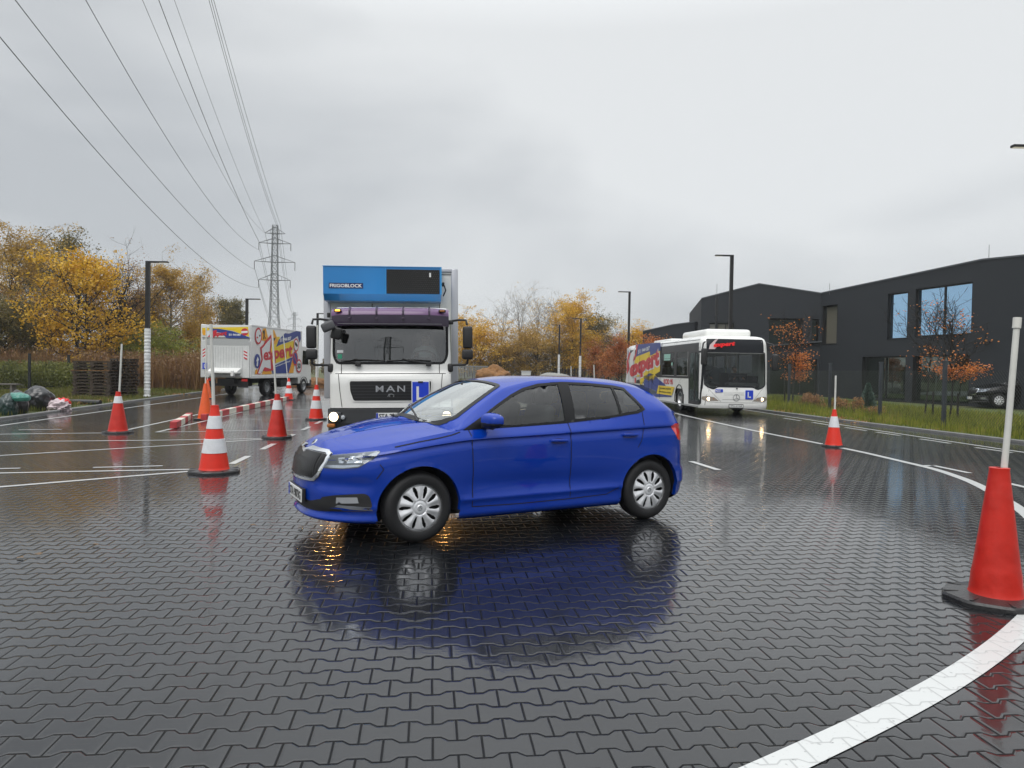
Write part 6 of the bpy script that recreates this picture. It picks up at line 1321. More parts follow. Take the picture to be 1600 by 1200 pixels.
# ================================================================ fences
FD = mat('fence_dark', (.018, .021, .024), .45, .3); FG = mat('fence_post_grey', (.045, .052, .062), .45, .2)
def wire_mesh(P0, P1, z0, z1, cell, r, diag=True):
    q = MB(); d = (P1 - P0); L_ = d.length; d.normalize(); H = z1 - z0
    def pt(s, z): return (P0.x + d.x * s, P0.y + d.y * s, z)
    if diag:
        s = -H
        while s < L_:
            a0, a1 = max(0, -s), min(H, L_ - s)
            if a1 > a0: q.tube([pt(s + a0, z0 + a0), pt(s + a1, z0 + a1)], r, 3, cap=False); q.tube([pt(s + a0, z1 - a0), pt(s + a1, z1 - a1)], r, 3, cap=False)
            s += cell * 1.414
    else:
        s = 0
        while s < L_: q.tube([pt(s, z0), pt(s, z1)], r, 3, cap=False); s += cell
        z = z0
        while z <= z1 + .01: q.tube([pt(0, z), pt(L_, z)], r, 3, cap=False); z += .2
    return q
fr_ = thing('chain_link_fence', 'chain link fence on grey steel posts between the lot and the dark building', 'fence', (13.2, 28, 0))
posts = [(1233, 633, 1), (1297, 641, 1), (1375, 656, 1), (1474, 663, 1)]; PP = []
for px, top, Y in ((1003, 590, 84), (1040, 592, 66), (1083, 588, 53), (1233, 572, 34.8), (1297, 572, 29.3), (1376, 571, 25.0), (1476, 574, 21.3), (1612, 575, 17.9), (1800, 575, 14.5)):
    p = dep(px, 600, Y); PP.append(Vector((p.x, p.y, 0)))
for p in PP:
    q = MB(); q.box((p.x - 13.2, p.y - 28, .98), (.10, .10, 2.0), bev=.008); q.box((p.x - 13.2, p.y - 28, 2.0), (.12, .12, .04), bev=.008); q.build('fence_post', FG, fr_)
for a, b_ in zip(PP[2:-1], PP[3:]):
    q = wire_mesh(a, b_, .12, 1.72, .075, .0032); q.v = [(x - 13.2, y - 28, z) for x, y, z in q.v]; q.build('wire_mesh', mat('mesh_green_grey', (.06, .07, .06), .5, .3), fr_)
fl_ = thing('panel_fence', 'dark wire panel fence behind the pallets and rubbish bags on the left', 'fence', (-25, 45, 0)); PL = []
for px, Y in ((-120, 28), (-40, 31.5), (46, 36.4), (107, 39.8), (158, 43.5), (204, 46.5), (245, 49.5), (281, 52.5), (313, 55.5), (345, 58.5)):
    p = dep(px, 600, Y); PL.append(Vector((p.x, p.y, 0)))
for p in PL: q = MB(); q.box((p.x + 25, p.y - 45, .95), (.11, .11, 1.95), bev=.008); q.build('fence_post', FD, fl_)
for a, b_ in zip(PL[:-1], PL[1:]):
    q = wire_mesh(a, b_, .2, 1.75, .13, .004, False); q.tube([a + Vector((0, 0, .22)), b_ + Vector((0, 0, .22))], .02, 4); q.v = [(x + 25, y - 45, z) for x, y, z in q.v]; q.build('fence_panel', FD, fl_)
fc_ = thing('railing_fence', 'dark steel railing fence beyond the car roof in front of the red bushes', 'fence', (10, 75, 0)); a, b_ = dep(862, 590, 100), dep(1000, 590, 60); a.z = b_.z = 0; dd = b_ - a; n_ = 22
for k in range(n_ + 1):
    p = a + dd * (k / n_); q = MB(); q.box((p.x - 10, p.y - 75, .95), (.09, .09, 1.9)); q.build('fence_post', FD, fc_)
q = MB(); q.tube([a + Vector((-10, -75, .3)), b_ + Vector((-10, -75, .3))], .03, 4); q.tube([a + Vector((-10, -75, 1.7)), b_ + Vector((-10, -75, 1.7))], .03, 4)
for k in range(n_ * 8): p = a + dd * (k / n_ / 8); q.tube([(p.x - 10, p.y - 75, .3), (p.x - 10, p.y - 75, 1.7)], .012, 3, cap=False)
q.build('railing', FD, fc_)
gb_ = thing('metal_barrier', 'low grey slatted barrier behind the right mirror of the white truck', 'barrier', (-5, 78, 0)); q = MB(); a, b_ = dep(690, 576, 80), dep(762, 580, 80)
for k in range(30): p = a.lerp(b_, k / 29); q.box((p.x + 5, p.y - 78, 1.1), (.10, .04, 1.5))
q.build('slat', mat('barrier_grey', (.22, .23, .23), .6), gb_); q = MB(); q.box(((a.x + b_.x) / 2 + 5, 2, 1.85), ((b_ - a).length, .1, .12)); q.box(((a.x + b_.x) / 2 + 5, 2, .35), ((b_ - a).length, .1, .12)); q.build('rail', mat('barrier_grey'), gb_)

# ================================================================ pallets
WD = mat('wet_wood', (.055, .038, .026), .7, var=.4, vscale=5, bump=.5, bscale=40); WL = mat('fresh_wood', (.30, .15, .05), .65, var=.25, vscale=6)
def pallet(label, x, y, z, rz, m, group):
    t_ = thing('pallet', label, 'pallet', (x, y, z), rz, group)
    q = MB()
    for k in range(9): q.box((-.72 + k * .18, 0, .118), (.15, .90, .022))
    q.build('deck_board', m, t_); q = MB()
    for k in range(3): q.box((-.68 + k * .68, 0, .011), (.12, .9, .022))
    q.build('bottom_board', WD, t_); q = MB()
    for yy in (-.40, 0, .40):
        q.box((0, yy, .083), (1.58, .07, .046))
        for xx in (-.68, 0, .68): q.box((xx, yy, .041), (.14, .07, .036))
    q.build('block', WD, t_); return t_
ordn = ['topmost', 'second from the top', 'third from the top', 'fourth from the top', 'fifth from the top', 'sixth from the top', 'seventh from the top', 'eighth from the top', 'ninth from the top', 'tenth from the top', 'eleventh from the top', 'twelfth from the top', 'bottom one']
random.seed(3); base1 = None
for nm, px, Y, n_, rz0, gp in (('left', 150, 31.2, 12, R(4), 'pallets in the left stack'), ('right', 192, 32.4, 13, R(-50), 'pallets in the right stack')):
    p = dep(px, 600, Y)
    for k in range(n_):
        j = n_ - 1 - k; lab = 'dark wet wooden pallet, %s of the %s pallet stack' % (ordn[j], nm)
        rz = rz0 + random.uniform(-.05, .05); loc = (p.x + random.uniform(-.06, .06), p.y + random.uniform(-.05, .05), .02 + k * .131)
        if base1 is None: base1 = pallet(lab, *loc, rz, WD, gp); continue
        if nm == 'left' and j == 3: pallet('pallet with one fresh orange board, fourth from the top of the left stack', *loc, rz, WL, gp); continue
        d_ = dup(base1, loc, rz, lab, gp)

# ================================================================ rubbish, mounds, small things
def blob(name, label, cat, c, dims, m, seed=0, wr=.12, kind=None, group=None, rz=0, flat=.0, fr=1.6):
    bm = bmesh.new(); bmesh.ops.create_icosphere(bm, subdivisions=5, radius=1)
    for v in bm.verts:
        p = v.co.copy(); n_ = noise.fractal(p * fr + Vector((seed, seed * 2, 0)), .9, 2.2, 5) * wr * 1.4 + abs(noise.noise(p * fr * 3.2 + Vector((0, seed, 3)))) * -wr * .9
        v.co = p * (1 + n_); v.co.z = max(v.co.z, -.55 + flat)
        v.co = Vector((v.co.x * dims[0], v.co.y * dims[1], (v.co.z + .55) * dims[2]))
    bm.verts.index_update(); vs = [v.co[:] for v in bm.verts]; fs = [[v.index for v in f.verts] for f in bm.faces]; bm.free()
    o = mesh_obj(name, vs, fs, m, None, True); o.location = c; o.rotation_euler = (0, 0, rz); return tag(o, label, cat, group, kind)
BB = mat('bag_black', (.010, .011, .013), .28, coat=.4); BG = mat('bag_green', (.05, .22, .18), .35, coat=.3, var=.35, vscale=5); BW = mat('bag_white_pink', (.60, .50, .52), .4, var=.15, vscale=8); BR = mat('bag_red', (.70, .02, .02), .4)
def bagp(px, py): g = gnd(px, py); return g
g = bagp(45, 643); blob('rubbish_bag', 'large bulging black rubbish bag, the rightmost black one by the kerb', 'rubbish bag', (g.x - .0, g.y + .45, 0), (.46, .42, .50), BB, 1, .09, fr=1.1)
g = bagp(22, 647); blob('rubbish_bag', 'smaller round black rubbish bag in front at the left edge', 'rubbish bag', (g.x, g.y + .2, 0), (.27, .25, .44), BB, 2, .08, fr=1.1)
g = bagp(4, 650); blob('rubbish_bag', 'dark green rubbish bag at the left edge of the photo', 'rubbish bag', (g.x - .05, g.y + .3, 0), (.24, .24, .40), mat('bag_dark_green', (.006, .026, .024), .3, coat=.4, var=.4, vscale=5), 3, .10, fr=1.2)
blob('rubbish_bag', 'pale green rubbish bag lying on top of the black bags', 'rubbish bag', (g.x + .12, g.y + .45, .40), (.34, .22, .16), BG, 5, .10, fr=1.3)
g = bagp(82, 643); blob('rubbish_bag', 'crumpled white and pink plastic bag at the right end of the rubbish', 'rubbish bag', (g.x, g.y + .25, 0), (.36, .24, .22), BW, 8, .30, fr=2.4)
blob('rubbish_bag', 'bright red plastic bag on the white bag', 'rubbish bag', (g.x + .05, g.y + .42, .18), (.24, .18, .14), BR, 9, .28, fr=2.4)
g = bagp(61, 641); blob('rubbish_bag', 'small teal plastic bag squeezed between the black bag and the white bag', 'rubbish bag', (g.x + .03, g.y + .2, 0), (.15, .14, .20), mat('bag_teal', (.02, .12, .12), .35), 12, .2)
g = bagp(36, 645); blob('litter', 'small crumpled grey litter in front of the black bags', 'litter', (g.x, g.y + .02, 0), (.13, .08, .04), mat('litter_grey', (.35, .36, .36), .5), 14, .35, fr=3)
blob('sand_mound', 'orange brown soil mound above the front of the car roof', 'soil mound', (dep(770, 580, 72).x, 72, -.1), (1.75, 1.3, 1.28), mat('soil_orange', (.24, .12, .045), .95, var=.3, vscale=2, bump=.8, bscale=6), 21, .16, flat=.1)
blob('gravel_mound', 'wide low grey gravel mound above the car roof', 'gravel mound', (dep(866, 580, 62).x, 62, -.2), (1.8, 1.4, 1.02), mat('gravel_grey', (.26, .26, .24), .9, var=.2, vscale=6, bump=.7, bscale=12), 22, .06, flat=.1)
blob('soil_bank', 'rusty brown soil bank between the sign painted truck and the white truck', 'soil bank', (dep(497, 595, 52).x - .5, 53, -.3), (1.7, 1.5, .66), mat('soil_rust', (.17, .085, .035), .95, var=.4, vscale=2, bump=.8, bscale=6), 25, .14, flat=.1)
p = dep(822, 582, 66); t_ = thing('utility_box', 'small white utility box between the soil mound and the gravel mound', 'utility box', (p.x, p.y, 0)); q = MB(); q.box((0, 0, .85), (.85, .5, 1.1), bev=.02); q.box((0, 0, 1.43), (.95, .6, .06)); q.build('cabinet', mat('box_white', (.62, .63, .62), .5), t_); q = MB(); q.box((0, 0, .15), (.7, .4, .3)); q.box((.3, -.26, .9), (.03, .03, .2)); q.build('plinth', mat('kerb_concrete'), t_)
p = dep(272, 592, 50); o = MB(); o.tube([(p.x, p.y, 0), (p.x + .02, p.y, 1.15)], .07, 8); tag(o.build('marker_post', mat('teal_paint', (.02, .30, .26), .5)), 'thin turquoise marker post by the left fence', 'marker post')
for k, (px, yb, Y, h, ln) in enumerate(((893, 585, 60, 1.9, -.05), (930, 588, 55, 2.0, -.12))):
    p = dep(px, yb, Y); o = MB(); o.tube([(p.x, p.y, 0), (p.x + ln, p.y, h)], .045, 6); tag(o.build('white_stake', POLEM), ('leaning thin white stake beside the bus rear' if k else 'thin white stake between the two white wrapped lamp feet'), 'stake')
t_ = thing('plank_bench', 'weathered plank on low supports at the left edge behind the bags', 'bench', (dep(4, 600, 27).x, 27, 0)); q = MB(); q.box((0, 0, .66), (1.2, .3, .05)); q.build('plank', mat('grey_wood', (.12, .11, .10), .8, var=.3), t_)
for s in (1, -1): q = MB(); q.box((s * .4, 0, .32), (.08, .25, .63)); q.build('leg', mat('grey_wood'), t_)
o = MB(); g = gnd(112, 633); o.tube([(g.x - .5, g.y + .25, .10), (g.x + .1, g.y + .32, .11), (g.x + .9, g.y + .2, .10)], .09, 10); tag(o.build('pipe_roll', BB), 'black rolled pipe lying on the grass in front of the pallets', 'pipe roll')
random.seed(11); lm = mat('fallen_leaf', (.16, .10, .05), .7, var=.3)
for k, (px, py) in enumerate(((395, 822), (150, 853), (32, 873), (60, 868), (470, 826), (505, 860))):
    g = gnd(px, py); q = MB(); a = random.random() * 6; pts = [(.035 * math.cos(a + t) * (1 if i % 2 else .6), .03 * math.sin(a + t) * (1 if i % 2 else .6), .008 + .01 * random.random()) for i, t in enumerate(np.linspace(0, 5.6, 9))]; q.add([(0, 0, .012)] + pts, [(0, i + 1, (i + 1) % 9 + 1) for i in range(9)]); o = q.build('fallen_leaf', lm); o.location = (g.x, g.y, .002); tag(o, 'small brown fallen leaf on the wet paving', 'leaf', 'fallen leaves on the wet paving')
# ================================================================ trees, shrubs, grass
BARK = mat('bark_brown', (.045, .035, .027), .9, var=.3, vscale=3); BARKD = mat('bark_dark', (.022, .020, .018), .9, var=.3, vscale=3); BARKP = mat('bark_pale', (.20, .18, .155), .85, var=.3, vscale=3)
LY = leafmat('leaf_maple_yellow', [(.26, .15, .015), (.64, .36, .018), (.76, .47, .035), (.44, .31, .035)]); LB = leafmat('leaf_birch', [(0.170, 0.134, 0.031), (0.443, 0.269, 0.044), (0.578, 0.362, 0.062), (0.255, 0.205, 0.046)])
LO = leafmat('leaf_olive', [(0.045, 0.055, 0.017), (0.116, 0.104, 0.024), (0.218, 0.159, 0.037), (0.071, 0.080, 0.022)]); LR = leafmat('leaf_red', [(.22, .06, .02), (.46, .13, .035), (.50, .20, .05), (.28, .10, .03)])
LOR = leafmat('leaf_orange', [(.35, .09, .02), (.62, .18, .04), (.70, .28, .06), (.40, .12, .03)]); LBR = leafmat('leaf_rust', [(0.105, 0.053, 0.027), (0.240, 0.120, 0.045), (0.360, 0.180, 0.053), (0.150, 0.083, 0.030)])
LG = leafmat('leaf_yellow_green', [(0.065, 0.091, 0.016), (0.169, 0.208, 0.026), (0.338, 0.338, 0.046), (0.117, 0.143, 0.026)])
def tree_mesh(seed, H, cb, spread, nb=34, ns=7, ntw=4, up=.8, leaf=.12, nleaf=9, fill=.8, droop=0, trunk_r=.16, shape='oval', lean=0, tmin=0, stems=1):
    rg = random.Random(seed); T = MB(); LV = []
    def leafs(p, n, sp):
        for _ in range(n):
            q = p + Vector((rg.gauss(0, sp), rg.gauss(0, sp), rg.gauss(0, sp * .8) - droop * rg.random() * .5)); a = Vector((rg.gauss(0, 1), rg.gauss(0, 1), rg.gauss(0, .8))).normalized(); b_ = a.orthogonal().normalized(); c_ = a.cross(b_); s = leaf * rg.uniform(.6, 1.25)
            LV.append((q + b_ * s * .5, q + c_ * s * .42, q - b_ * s * .5, q - c_ * s * .42))
    for st in range(stems):
        x = y = 0.0
        if stems > 1: x, y = rg.uniform(-.5, .5) * spread * .5, rg.uniform(-.4, .4) * spread * .5
        pts = []; n = 12; dx = rg.uniform(-.5, .5) * .05 * H + lean; dy = rg.uniform(-.5, .5) * .04 * H; Hs = H * (1 if st == 0 else rg.uniform(.75, .98))
        for i in range(n + 1):
            t = i / n; pts.append(Vector((x + dx * t + .012 * H * math.sin(seed + 5 * t + st), y + dy * t + .012 * H * math.cos(seed * 2 + 4 * t), Hs * t)))
        T.tube(pts, [trunk_r * (1 - .9 * i / n) * (1.35 if i == 0 else 1) for i in range(n + 1)], 7)
        for b in range(nb // stems):
            t = cb + (1 - cb) * ((b + rg.random()) / (nb // stems)) ** .9; t = min(t, .985); i = min(n - 1, int(t * n)); p0 = pts[i].lerp(pts[i + 1], t * n - i)
            r = (t - cb) / (1 - cb)
            env = {'oval': math.sin(math.pi * min(1, .12 + r * .86)) ** .65, 'cone': (1 - r) ** .8 + .12, 'narrow': .8 * math.sin(math.pi * (.15 + r * .82)) ** .5, 'round': math.sin(math.pi * (.22 + r * .76)) ** .5}[shape] * spread * rg.uniform(.75, 1.1)
            az = rg.random() * 6.283; el = up * rg.uniform(.7, 1.2) + .3 * r; d = Vector((math.cos(az) * math.cos(el), math.sin(az) * math.cos(el), math.sin(el)))
            L_ = env / max(.35, math.cos(el)); bp_ = [p0]; m_ = 5
            for k in range(m_):
                d = (d + Vector((rg.gauss(0, .13), rg.gauss(0, .13), rg.gauss(.06, .1) - droop * .22 * k / m_))).normalized(); bp_.append(bp_[-1] + d * L_ / m_)
            br = trunk_r * (1 - .85 * t) * .42 + .008
            T.tube(bp_, [br * (1 - .8 * k / m_) for k in range(m_ + 1)], 4, cap=False)
            for s in range(ns):
                u_ = .22 + .78 * (s + rg.random()) / ns; i2 = min(m_ - 1, int(u_ * m_)); q0 = bp_[i2].lerp(bp_[i2 + 1], u_ * m_ - i2)
                d2 = (d * .6 + Vector((rg.gauss(0, .55), rg.gauss(0, .55), rg.gauss(.15, .4) - droop * .5))).normalized(); L2 = L_ * rg.uniform(.22, .42); q1 = q0 + d2 * L2 * .5; d2 = (d2 + Vector((0, 0, .12 - droop * .6))).normalized(); q2 = q1 + d2 * L2 * .5
                T.tube([q0, q1, q2], [br * .35 + .003, br * .22 + .003, .003], 3, cap=False)
                pr_ = fill if not callable(fill) else fill(q2)
                for w_ in range(ntw):
                    v_ = rg.random(); p = q0.lerp(q1, v_ * 2) if v_ < .5 else q1.lerp(q2, v_ * 2 - 1); d3 = (d2 + Vector((rg.gauss(0, .6), rg.gauss(0, .6), rg.gauss(0, .4) - droop * .8))).normalized(); e = p + d3 * L2 * rg.uniform(.25, .5)
                    T.tube([p, e], [.006, .002], 3, cap=False)
                    if rg.random() < pr_: leafs(e, nleaf, leaf * 1.3 + .05)
    zm = sorted([v[2] for v in T.v])[int(len(T.v) * .9985)]; k = H / zm
    T.v = [(a, b, c * k) for a, b, c in T.v]; LV = [tuple(Vector((p.x, p.y, p.z * k)) for p in q) for q in LV]
    return T, LV
def leaf_obj(LV, m, parent, name='crown'):
    vs = [tuple(p) for q in LV for p in q]; return mesh_obj(name, vs, [(4 * i, 4 * i + 1, 4 * i + 2, 4 * i + 3) for i in range(len(LV))], m, parent)
def tree(name, label, px, Y, top, bark, leafm, seed, group='autumn trees', base=0, x=None, cat='tree', **k):
    p = dep(px, top, Y); H = p.z + .06; T, LV = tree_mesh(seed, H, **k); t_ = thing(name, label, cat, (p.x if x is None else x, Y, -.06), 0, group)
    T.build('trunk', bark, t_, False); leaf_obj(LV, leafm, t_); return t_
G1, G2, G3 = 'autumn trees on the left', 'autumn trees beyond the car roof', 'young trees by the building'
tree('birch_tree', 'tall drooping olive yellow birch at the left edge', 22, 54, 350, BARK, LB, 1, G1, cb=.12, spread=3.3, nb=46, droop=.5, leaf=0.121, nleaf=20, fill=.85)
tree('maple_tree', 'bright yellow maple with dense large leaves behind the weeds', 112, 47, 392, BARKD, LY, 2, G1, cb=.04, spread=3.5, nb=64, ns=8, up=.42, leaf=.17, nleaf=10, fill=lambda p: .85 if noise.noise(p * .55) > -.05 else .12, shape='oval', stems=2)
tree('willow_tree', 'tall green grey tree rising behind the yellow maple', 98, 62, 356, BARK, LO, 3, G1, cb=.3, spread=2.8, nb=40, leaf=.16, nleaf=7, fill=.7, shape='oval')
tree('bare_tree', 'nearly bare brown tree with fine twigs between maple and street lamp', 190, 53, 364, BARKD, LBR, 4, G1, cb=.18, spread=3.5, nb=50, ns=9, ntw=6, up=.85, leaf=.12, nleaf=4, fill=.28, trunk_r=.2)
tree('birch_tree', 'golden weeping birch just right of the tall lamp on the left', 263, 55, 384, BARKP, LB, 5, G1, cb=.12, spread=2.6, nb=50, droop=.65, leaf=0.113, nleaf=20, fill=.8)
tree('birch_tree', 'slim half bare birch right of the golden one', 306, 62, 415, BARKP, LB, 6, G1, cb=.2, spread=1.8, nb=34, droop=.3, leaf=0.105, nleaf=13, fill=.5, shape='narrow', trunk_r=.11)
tree('small_tree', 'rust brown small tree above the rear left corner of the sign painted truck', 323, 75, 467, BARK, LBR, 7, G1, cb=.1, spread=2.0, nb=30, leaf=0.137, nleaf=17)
tree('poplar_tree', 'pale bushy poplar behind the sign painted truck, the left one', 352, 96, 466, BARK, LO, 8, G1, cb=.03, spread=2.0, nb=44, up=1.15, leaf=0.161, nleaf=20, shape='narrow', stems=2)
tree('poplar_tree', 'pale bushy poplar behind the sign painted truck, the right one', 371, 96, 470, BARK, LO, 9, G1, cb=.03, spread=1.7, nb=40, up=1.15, leaf=0.161, nleaf=20, shape='narrow', stems=2)
tree('birch_tree', 'darker olive tree filling the gap behind the left edge birch', 58, 66, 385, BARK, LO, 10, G1, cb=.05, spread=3.4, nb=44, leaf=0.146, nleaf=20, fill=.85)
tree('small_tree', 'rusty orange small tree under the bare brown tree', 215, 60, 440, BARKD, LBR, 11, G1, cb=.05, spread=3.0, nb=40, leaf=0.137, nleaf=20, fill=.9)
tree('small_tree', 'yellow green small tree behind the foot of the tall lamp', 235, 50, 500, BARK, LG, 12, G1, cb=.03, spread=2.6, nb=34, leaf=0.121, nleaf=20, fill=.9, shape='round')
tree('small_tree', 'dark olive small tree at the left edge below the birch', 5, 48, 455, BARKD, LO, 13, G1, cb=.03, spread=3.4, nb=40, leaf=0.129, nleaf=22, fill=.95, shape='round')
tree('small_tree', 'olive small tree behind the right end of the weeds', 290, 58, 480, BARK, LB, 14, G1, cb=.02, spread=2.6, nb=36, leaf=0.121, nleaf=20, fill=.9, shape='round')
tree('small_tree', 'brown olive small tree between the maple and the lamp', 165, 56, 460, BARKD, LO, 15, G1, cb=.02, spread=3.2, nb=40, leaf=.16, nleaf=9, fill=.9, shape='round')
tree('small_tree', 'dark red brown small tree left of the yellow maple', 50, 52, 440, BARKD, LBR, 16, G1, cb=.03, spread=3.0, nb=38, leaf=.15, nleaf=8, fill=.75, shape='round')
CT = [('oak_tree', 'orange brown oak right next to the white truck box', 742, 92, 484, LY, dict(spread=4.2, nb=44, leaf=0.195, nleaf=14, cb=.05, shape='round')), ('oak_tree', 'yellow orange tree top behind the right mirror of the white truck', 728, 100, 480, LY, dict(spread=3.2, nb=36, leaf=0.195, nleaf=10, cb=.2, fill=.5)),
      ('bare_tree', 'tallest bare pale tree above the car roof', 816, 98, 438, None, dict(spread=3.0, nb=40, ns=7, ntw=4, up=.95, leaf=0.120, nleaf=3, cb=.2, fill=.06)), ('bare_tree', 'bare pale tree right of the tallest bare one', 843, 102, 447, LY, dict(spread=2.6, nb=36, ns=7, ntw=4, up=.95, leaf=0.150, nleaf=5, cb=.2, fill=.18)),
      ('bare_tree', 'grey bare tree left of the tallest bare one', 786, 96, 466, None, dict(spread=2.6, nb=34, ns=7, ntw=4, leaf=0.120, nleaf=3, cb=.15, fill=.1)), ('bare_tree', 'thin bare tree left of the big golden tree', 868, 104, 454, LO, dict(spread=3.0, nb=44, ns=8, ntw=5, leaf=0.120, nleaf=5, cb=.2, fill=.22)),
      ('golden_tree', 'big golden tree, tallest of the leafy ones beyond the car roof', 896, 96, 456, LY, dict(spread=3.6, nb=56, leaf=0.195, nleaf=14, cb=.06, fill=.72, droop=.25)), ('golden_tree', 'olive tree on the right shoulder of the big golden tree', 926, 100, 480, LO, dict(spread=3.4, nb=44, leaf=0.180, nleaf=14, cb=.05, fill=.8)),
      ('small_tree', 'rust brown tree in the dark gap above the utility box', 838, 94, 502, LB, dict(spread=4.2, nb=44, leaf=0.188, nleaf=14, cb=.03, fill=.9, shape='round')), ('small_tree', 'olive brown tree low behind the soil mound', 790, 95, 518, LB, dict(spread=4.0, nb=44, leaf=0.180, nleaf=14, cb=.03, fill=.85, shape='round')),
      ('small_tree', 'yellow olive low tree below the big golden tree', 872, 98, 515, LO, dict(spread=4.2, nb=44, leaf=0.180, nleaf=14, cb=.03, fill=.7, shape='round')), ('small_tree', 'orange olive low tree between the two far lamps', 912, 97, 512, LY, dict(spread=3.6, nb=44, leaf=0.180, nleaf=14, cb=.03, fill=.9, shape='round')),
      ('small_tree', 'dark twiggy tree behind the red bushes', 950, 98, 505, LO, dict(spread=3.6, nb=44, ns=8, ntw=5, leaf=0.150, nleaf=8, cb=.05, fill=.5, shape='round')), ('small_tree', 'yellow tree rising behind the lamp at the bus rear', 1002, 84, 500, LY, dict(spread=2.4, nb=40, leaf=0.165, nleaf=11, cb=.1, fill=.6)),
      ('small_tree', 'half bare brown tree left of the lamp at the bus rear', 968, 92, 500, LBR, dict(spread=2.8, nb=44, ns=8, ntw=6, leaf=0.120, nleaf=5, cb=.15, fill=.3)),
      ('red_tree', 'red orange young tree, the left one by the railing', 933, 62, 532, LR, dict(spread=1.0, nb=26, leaf=.10, nleaf=8, cb=.3, fill=.6, trunk_r=.05)), ('red_tree', 'red orange young tree, the middle one by the railing', 952, 58, 542, LR, dict(spread=.8, nb=22, leaf=.10, nleaf=8, cb=.3, fill=.6, trunk_r=.05)),
      ('red_tree', 'red orange young tree nearest to the rear of the bus', 969, 52, 524, LR, dict(spread=1.0, nb=26, leaf=.10, nleaf=8, cb=.28, fill=.6, trunk_r=.05)), ('red_tree', 'dull orange young tree in front of the dark wall left of the roof unit', 1016, 50, 524, LR, dict(spread=.9, nb=24, leaf=0.105, nleaf=11, cb=.4, fill=.6, trunk_r=.05))]
for i, (nm, lab, px, Y, top, lf, kk) in enumerate(CT):
    tree(nm, lab, px, Y, top, BARKP if (lf is None or 'bare pale' in lab) else BARK, lf or LB, 30 + i, G2, **kk)
tree('young_tree', 'young tree with bright orange leaves on its right side by the bus', 1243, 36, 484, BARKD, LOR, 61, G3, cb=.30, spread=1.15, nb=34, ns=7, ntw=5, up=.95, leaf=.10, nleaf=8, fill=lambda p: .95 if p.x > -.02 and p.z < 4.0 else .05, trunk_r=.05)
tree('young_tree', 'thin half bare young tree in front of the large blue window', 1452, 26.8, 452, BARKD, LOR, 62, G3, cb=.36, spread=1.0, nb=26, ns=6, ntw=5, up=.95, leaf=.08, nleaf=5, fill=lambda p: .5 if p.z < 3.0 else .03, trunk_r=.035)
tree('young_tree', 'young tree with an orange lower crown right of the thin half bare one', 1490, 24.2, 452, BARKD, LOR, 63, G3, cb=.40, spread=1.05, nb=34, ns=7, ntw=5, up=.95, leaf=.085, nleaf=8, fill=lambda p: .9 if p.z < 2.9 else .02, trunk_r=.04)
for px, Y in ((1226, 35.6), (1497, 24.0), (1458, 26.5)):
    p = dep(px, 620, Y); o = MB(); o.tube([(p.x, p.y, 0), (p.x, p.y, 1.0)], .035, 6); tag(o.build('tree_stake', BARKD), 'short dark stake beside the young tree at %s' % ('the bus' if px < 1300 else ('the large blue window, right one' if px > 1480 else 'the large blue window, left one')), 'stake')
# spruce
p = dep(1356, 628, 31); t_ = thing('spruce_tree', 'small blue green spruce behind the fence by the ground floor window', 'tree', (p.x, p.y, 0)); rg = random.Random(5); T = MB(); T.tube([(0, 0, 0), (0, 0, 1.25)], [.03, .005], 6); LV = []
for k in range(150):
    z = .08 + 1.1 * (k / 150); L_ = .52 * (1 - z / 1.32); az = k * 2.4; d = Vector((math.cos(az), math.sin(az), -.15)); T.tube([(0, 0, z), Vector((0, 0, z)) + d * L_], [.006, .002], 3, cap=False)
    for j in range(16):
        q = Vector((0, 0, z)) + d * L_ * (j / 16) ** .8; a = Vector((rg.gauss(0, 1), rg.gauss(0, 1), rg.gauss(0, .5))).normalized(); b_ = d.cross(a).normalized(); LV.append((q, q + b_ * .05 + d * .03, q + b_ * .09, q + b_ * .05 - d * .012))
T.build('trunk', BARKD, t_); leaf_obj(LV, leafmat('needles', [(.03, .06, .045), (.06, .11, .085), (.10, .17, .14)], tr=.1), t_)
# copper hedge plants along the right verge
HG = leafmat('leaf_copper', [(.20, .09, .03), (.40, .20, .08), (.50, .28, .12), (.28, .16, .05)])
def shrub_mesh(seed, w_, d_, h_, n, leaf):
    rg = random.Random(seed); T = MB(); LV = []
    for k in range(n):
        x, y = rg.gauss(0, w_ * .4), rg.gauss(0, d_ * .4); hh = h_ * rg.uniform(.55, 1.05) * math.exp(-(x / w_) ** 2 * .5); e = Vector((x + rg.gauss(0, .06), y + rg.gauss(0, .06), hh)); T.tube([(x, y, 0), e], [.006, .002], 3, cap=False)
        for j in range(14):
            t = .25 + .75 * rg.random(); q = Vector((x, y, 0)).lerp(e, t) + Vector((rg.gauss(0, .05), rg.gauss(0, .05), rg.gauss(0, .03))); a = Vector((rg.gauss(0, 1), rg.gauss(0, 1), rg.gauss(0, 1))).normalized(); b_ = a.orthogonal().normalized(); c_ = a.cross(b_); s = leaf * rg.uniform(.6, 1.2); LV.append((q + b_ * s, q + c_ * s * .7, q - b_ * s, q - c_ * s * .7))
    return T, LV
HB = [shrub_mesh(s, .42, .3, .72, 60, .035) for s in (1, 2)]; hbase = []
hx = [(1245, 33.6), (1258, 32.4), (1271, 31.2), (1284, 30.4), (1305, 29.6), (1318, 28.8), (1330, 28.0), (1343, 27.2), (1357, 26.3), (1238, 34.6)]
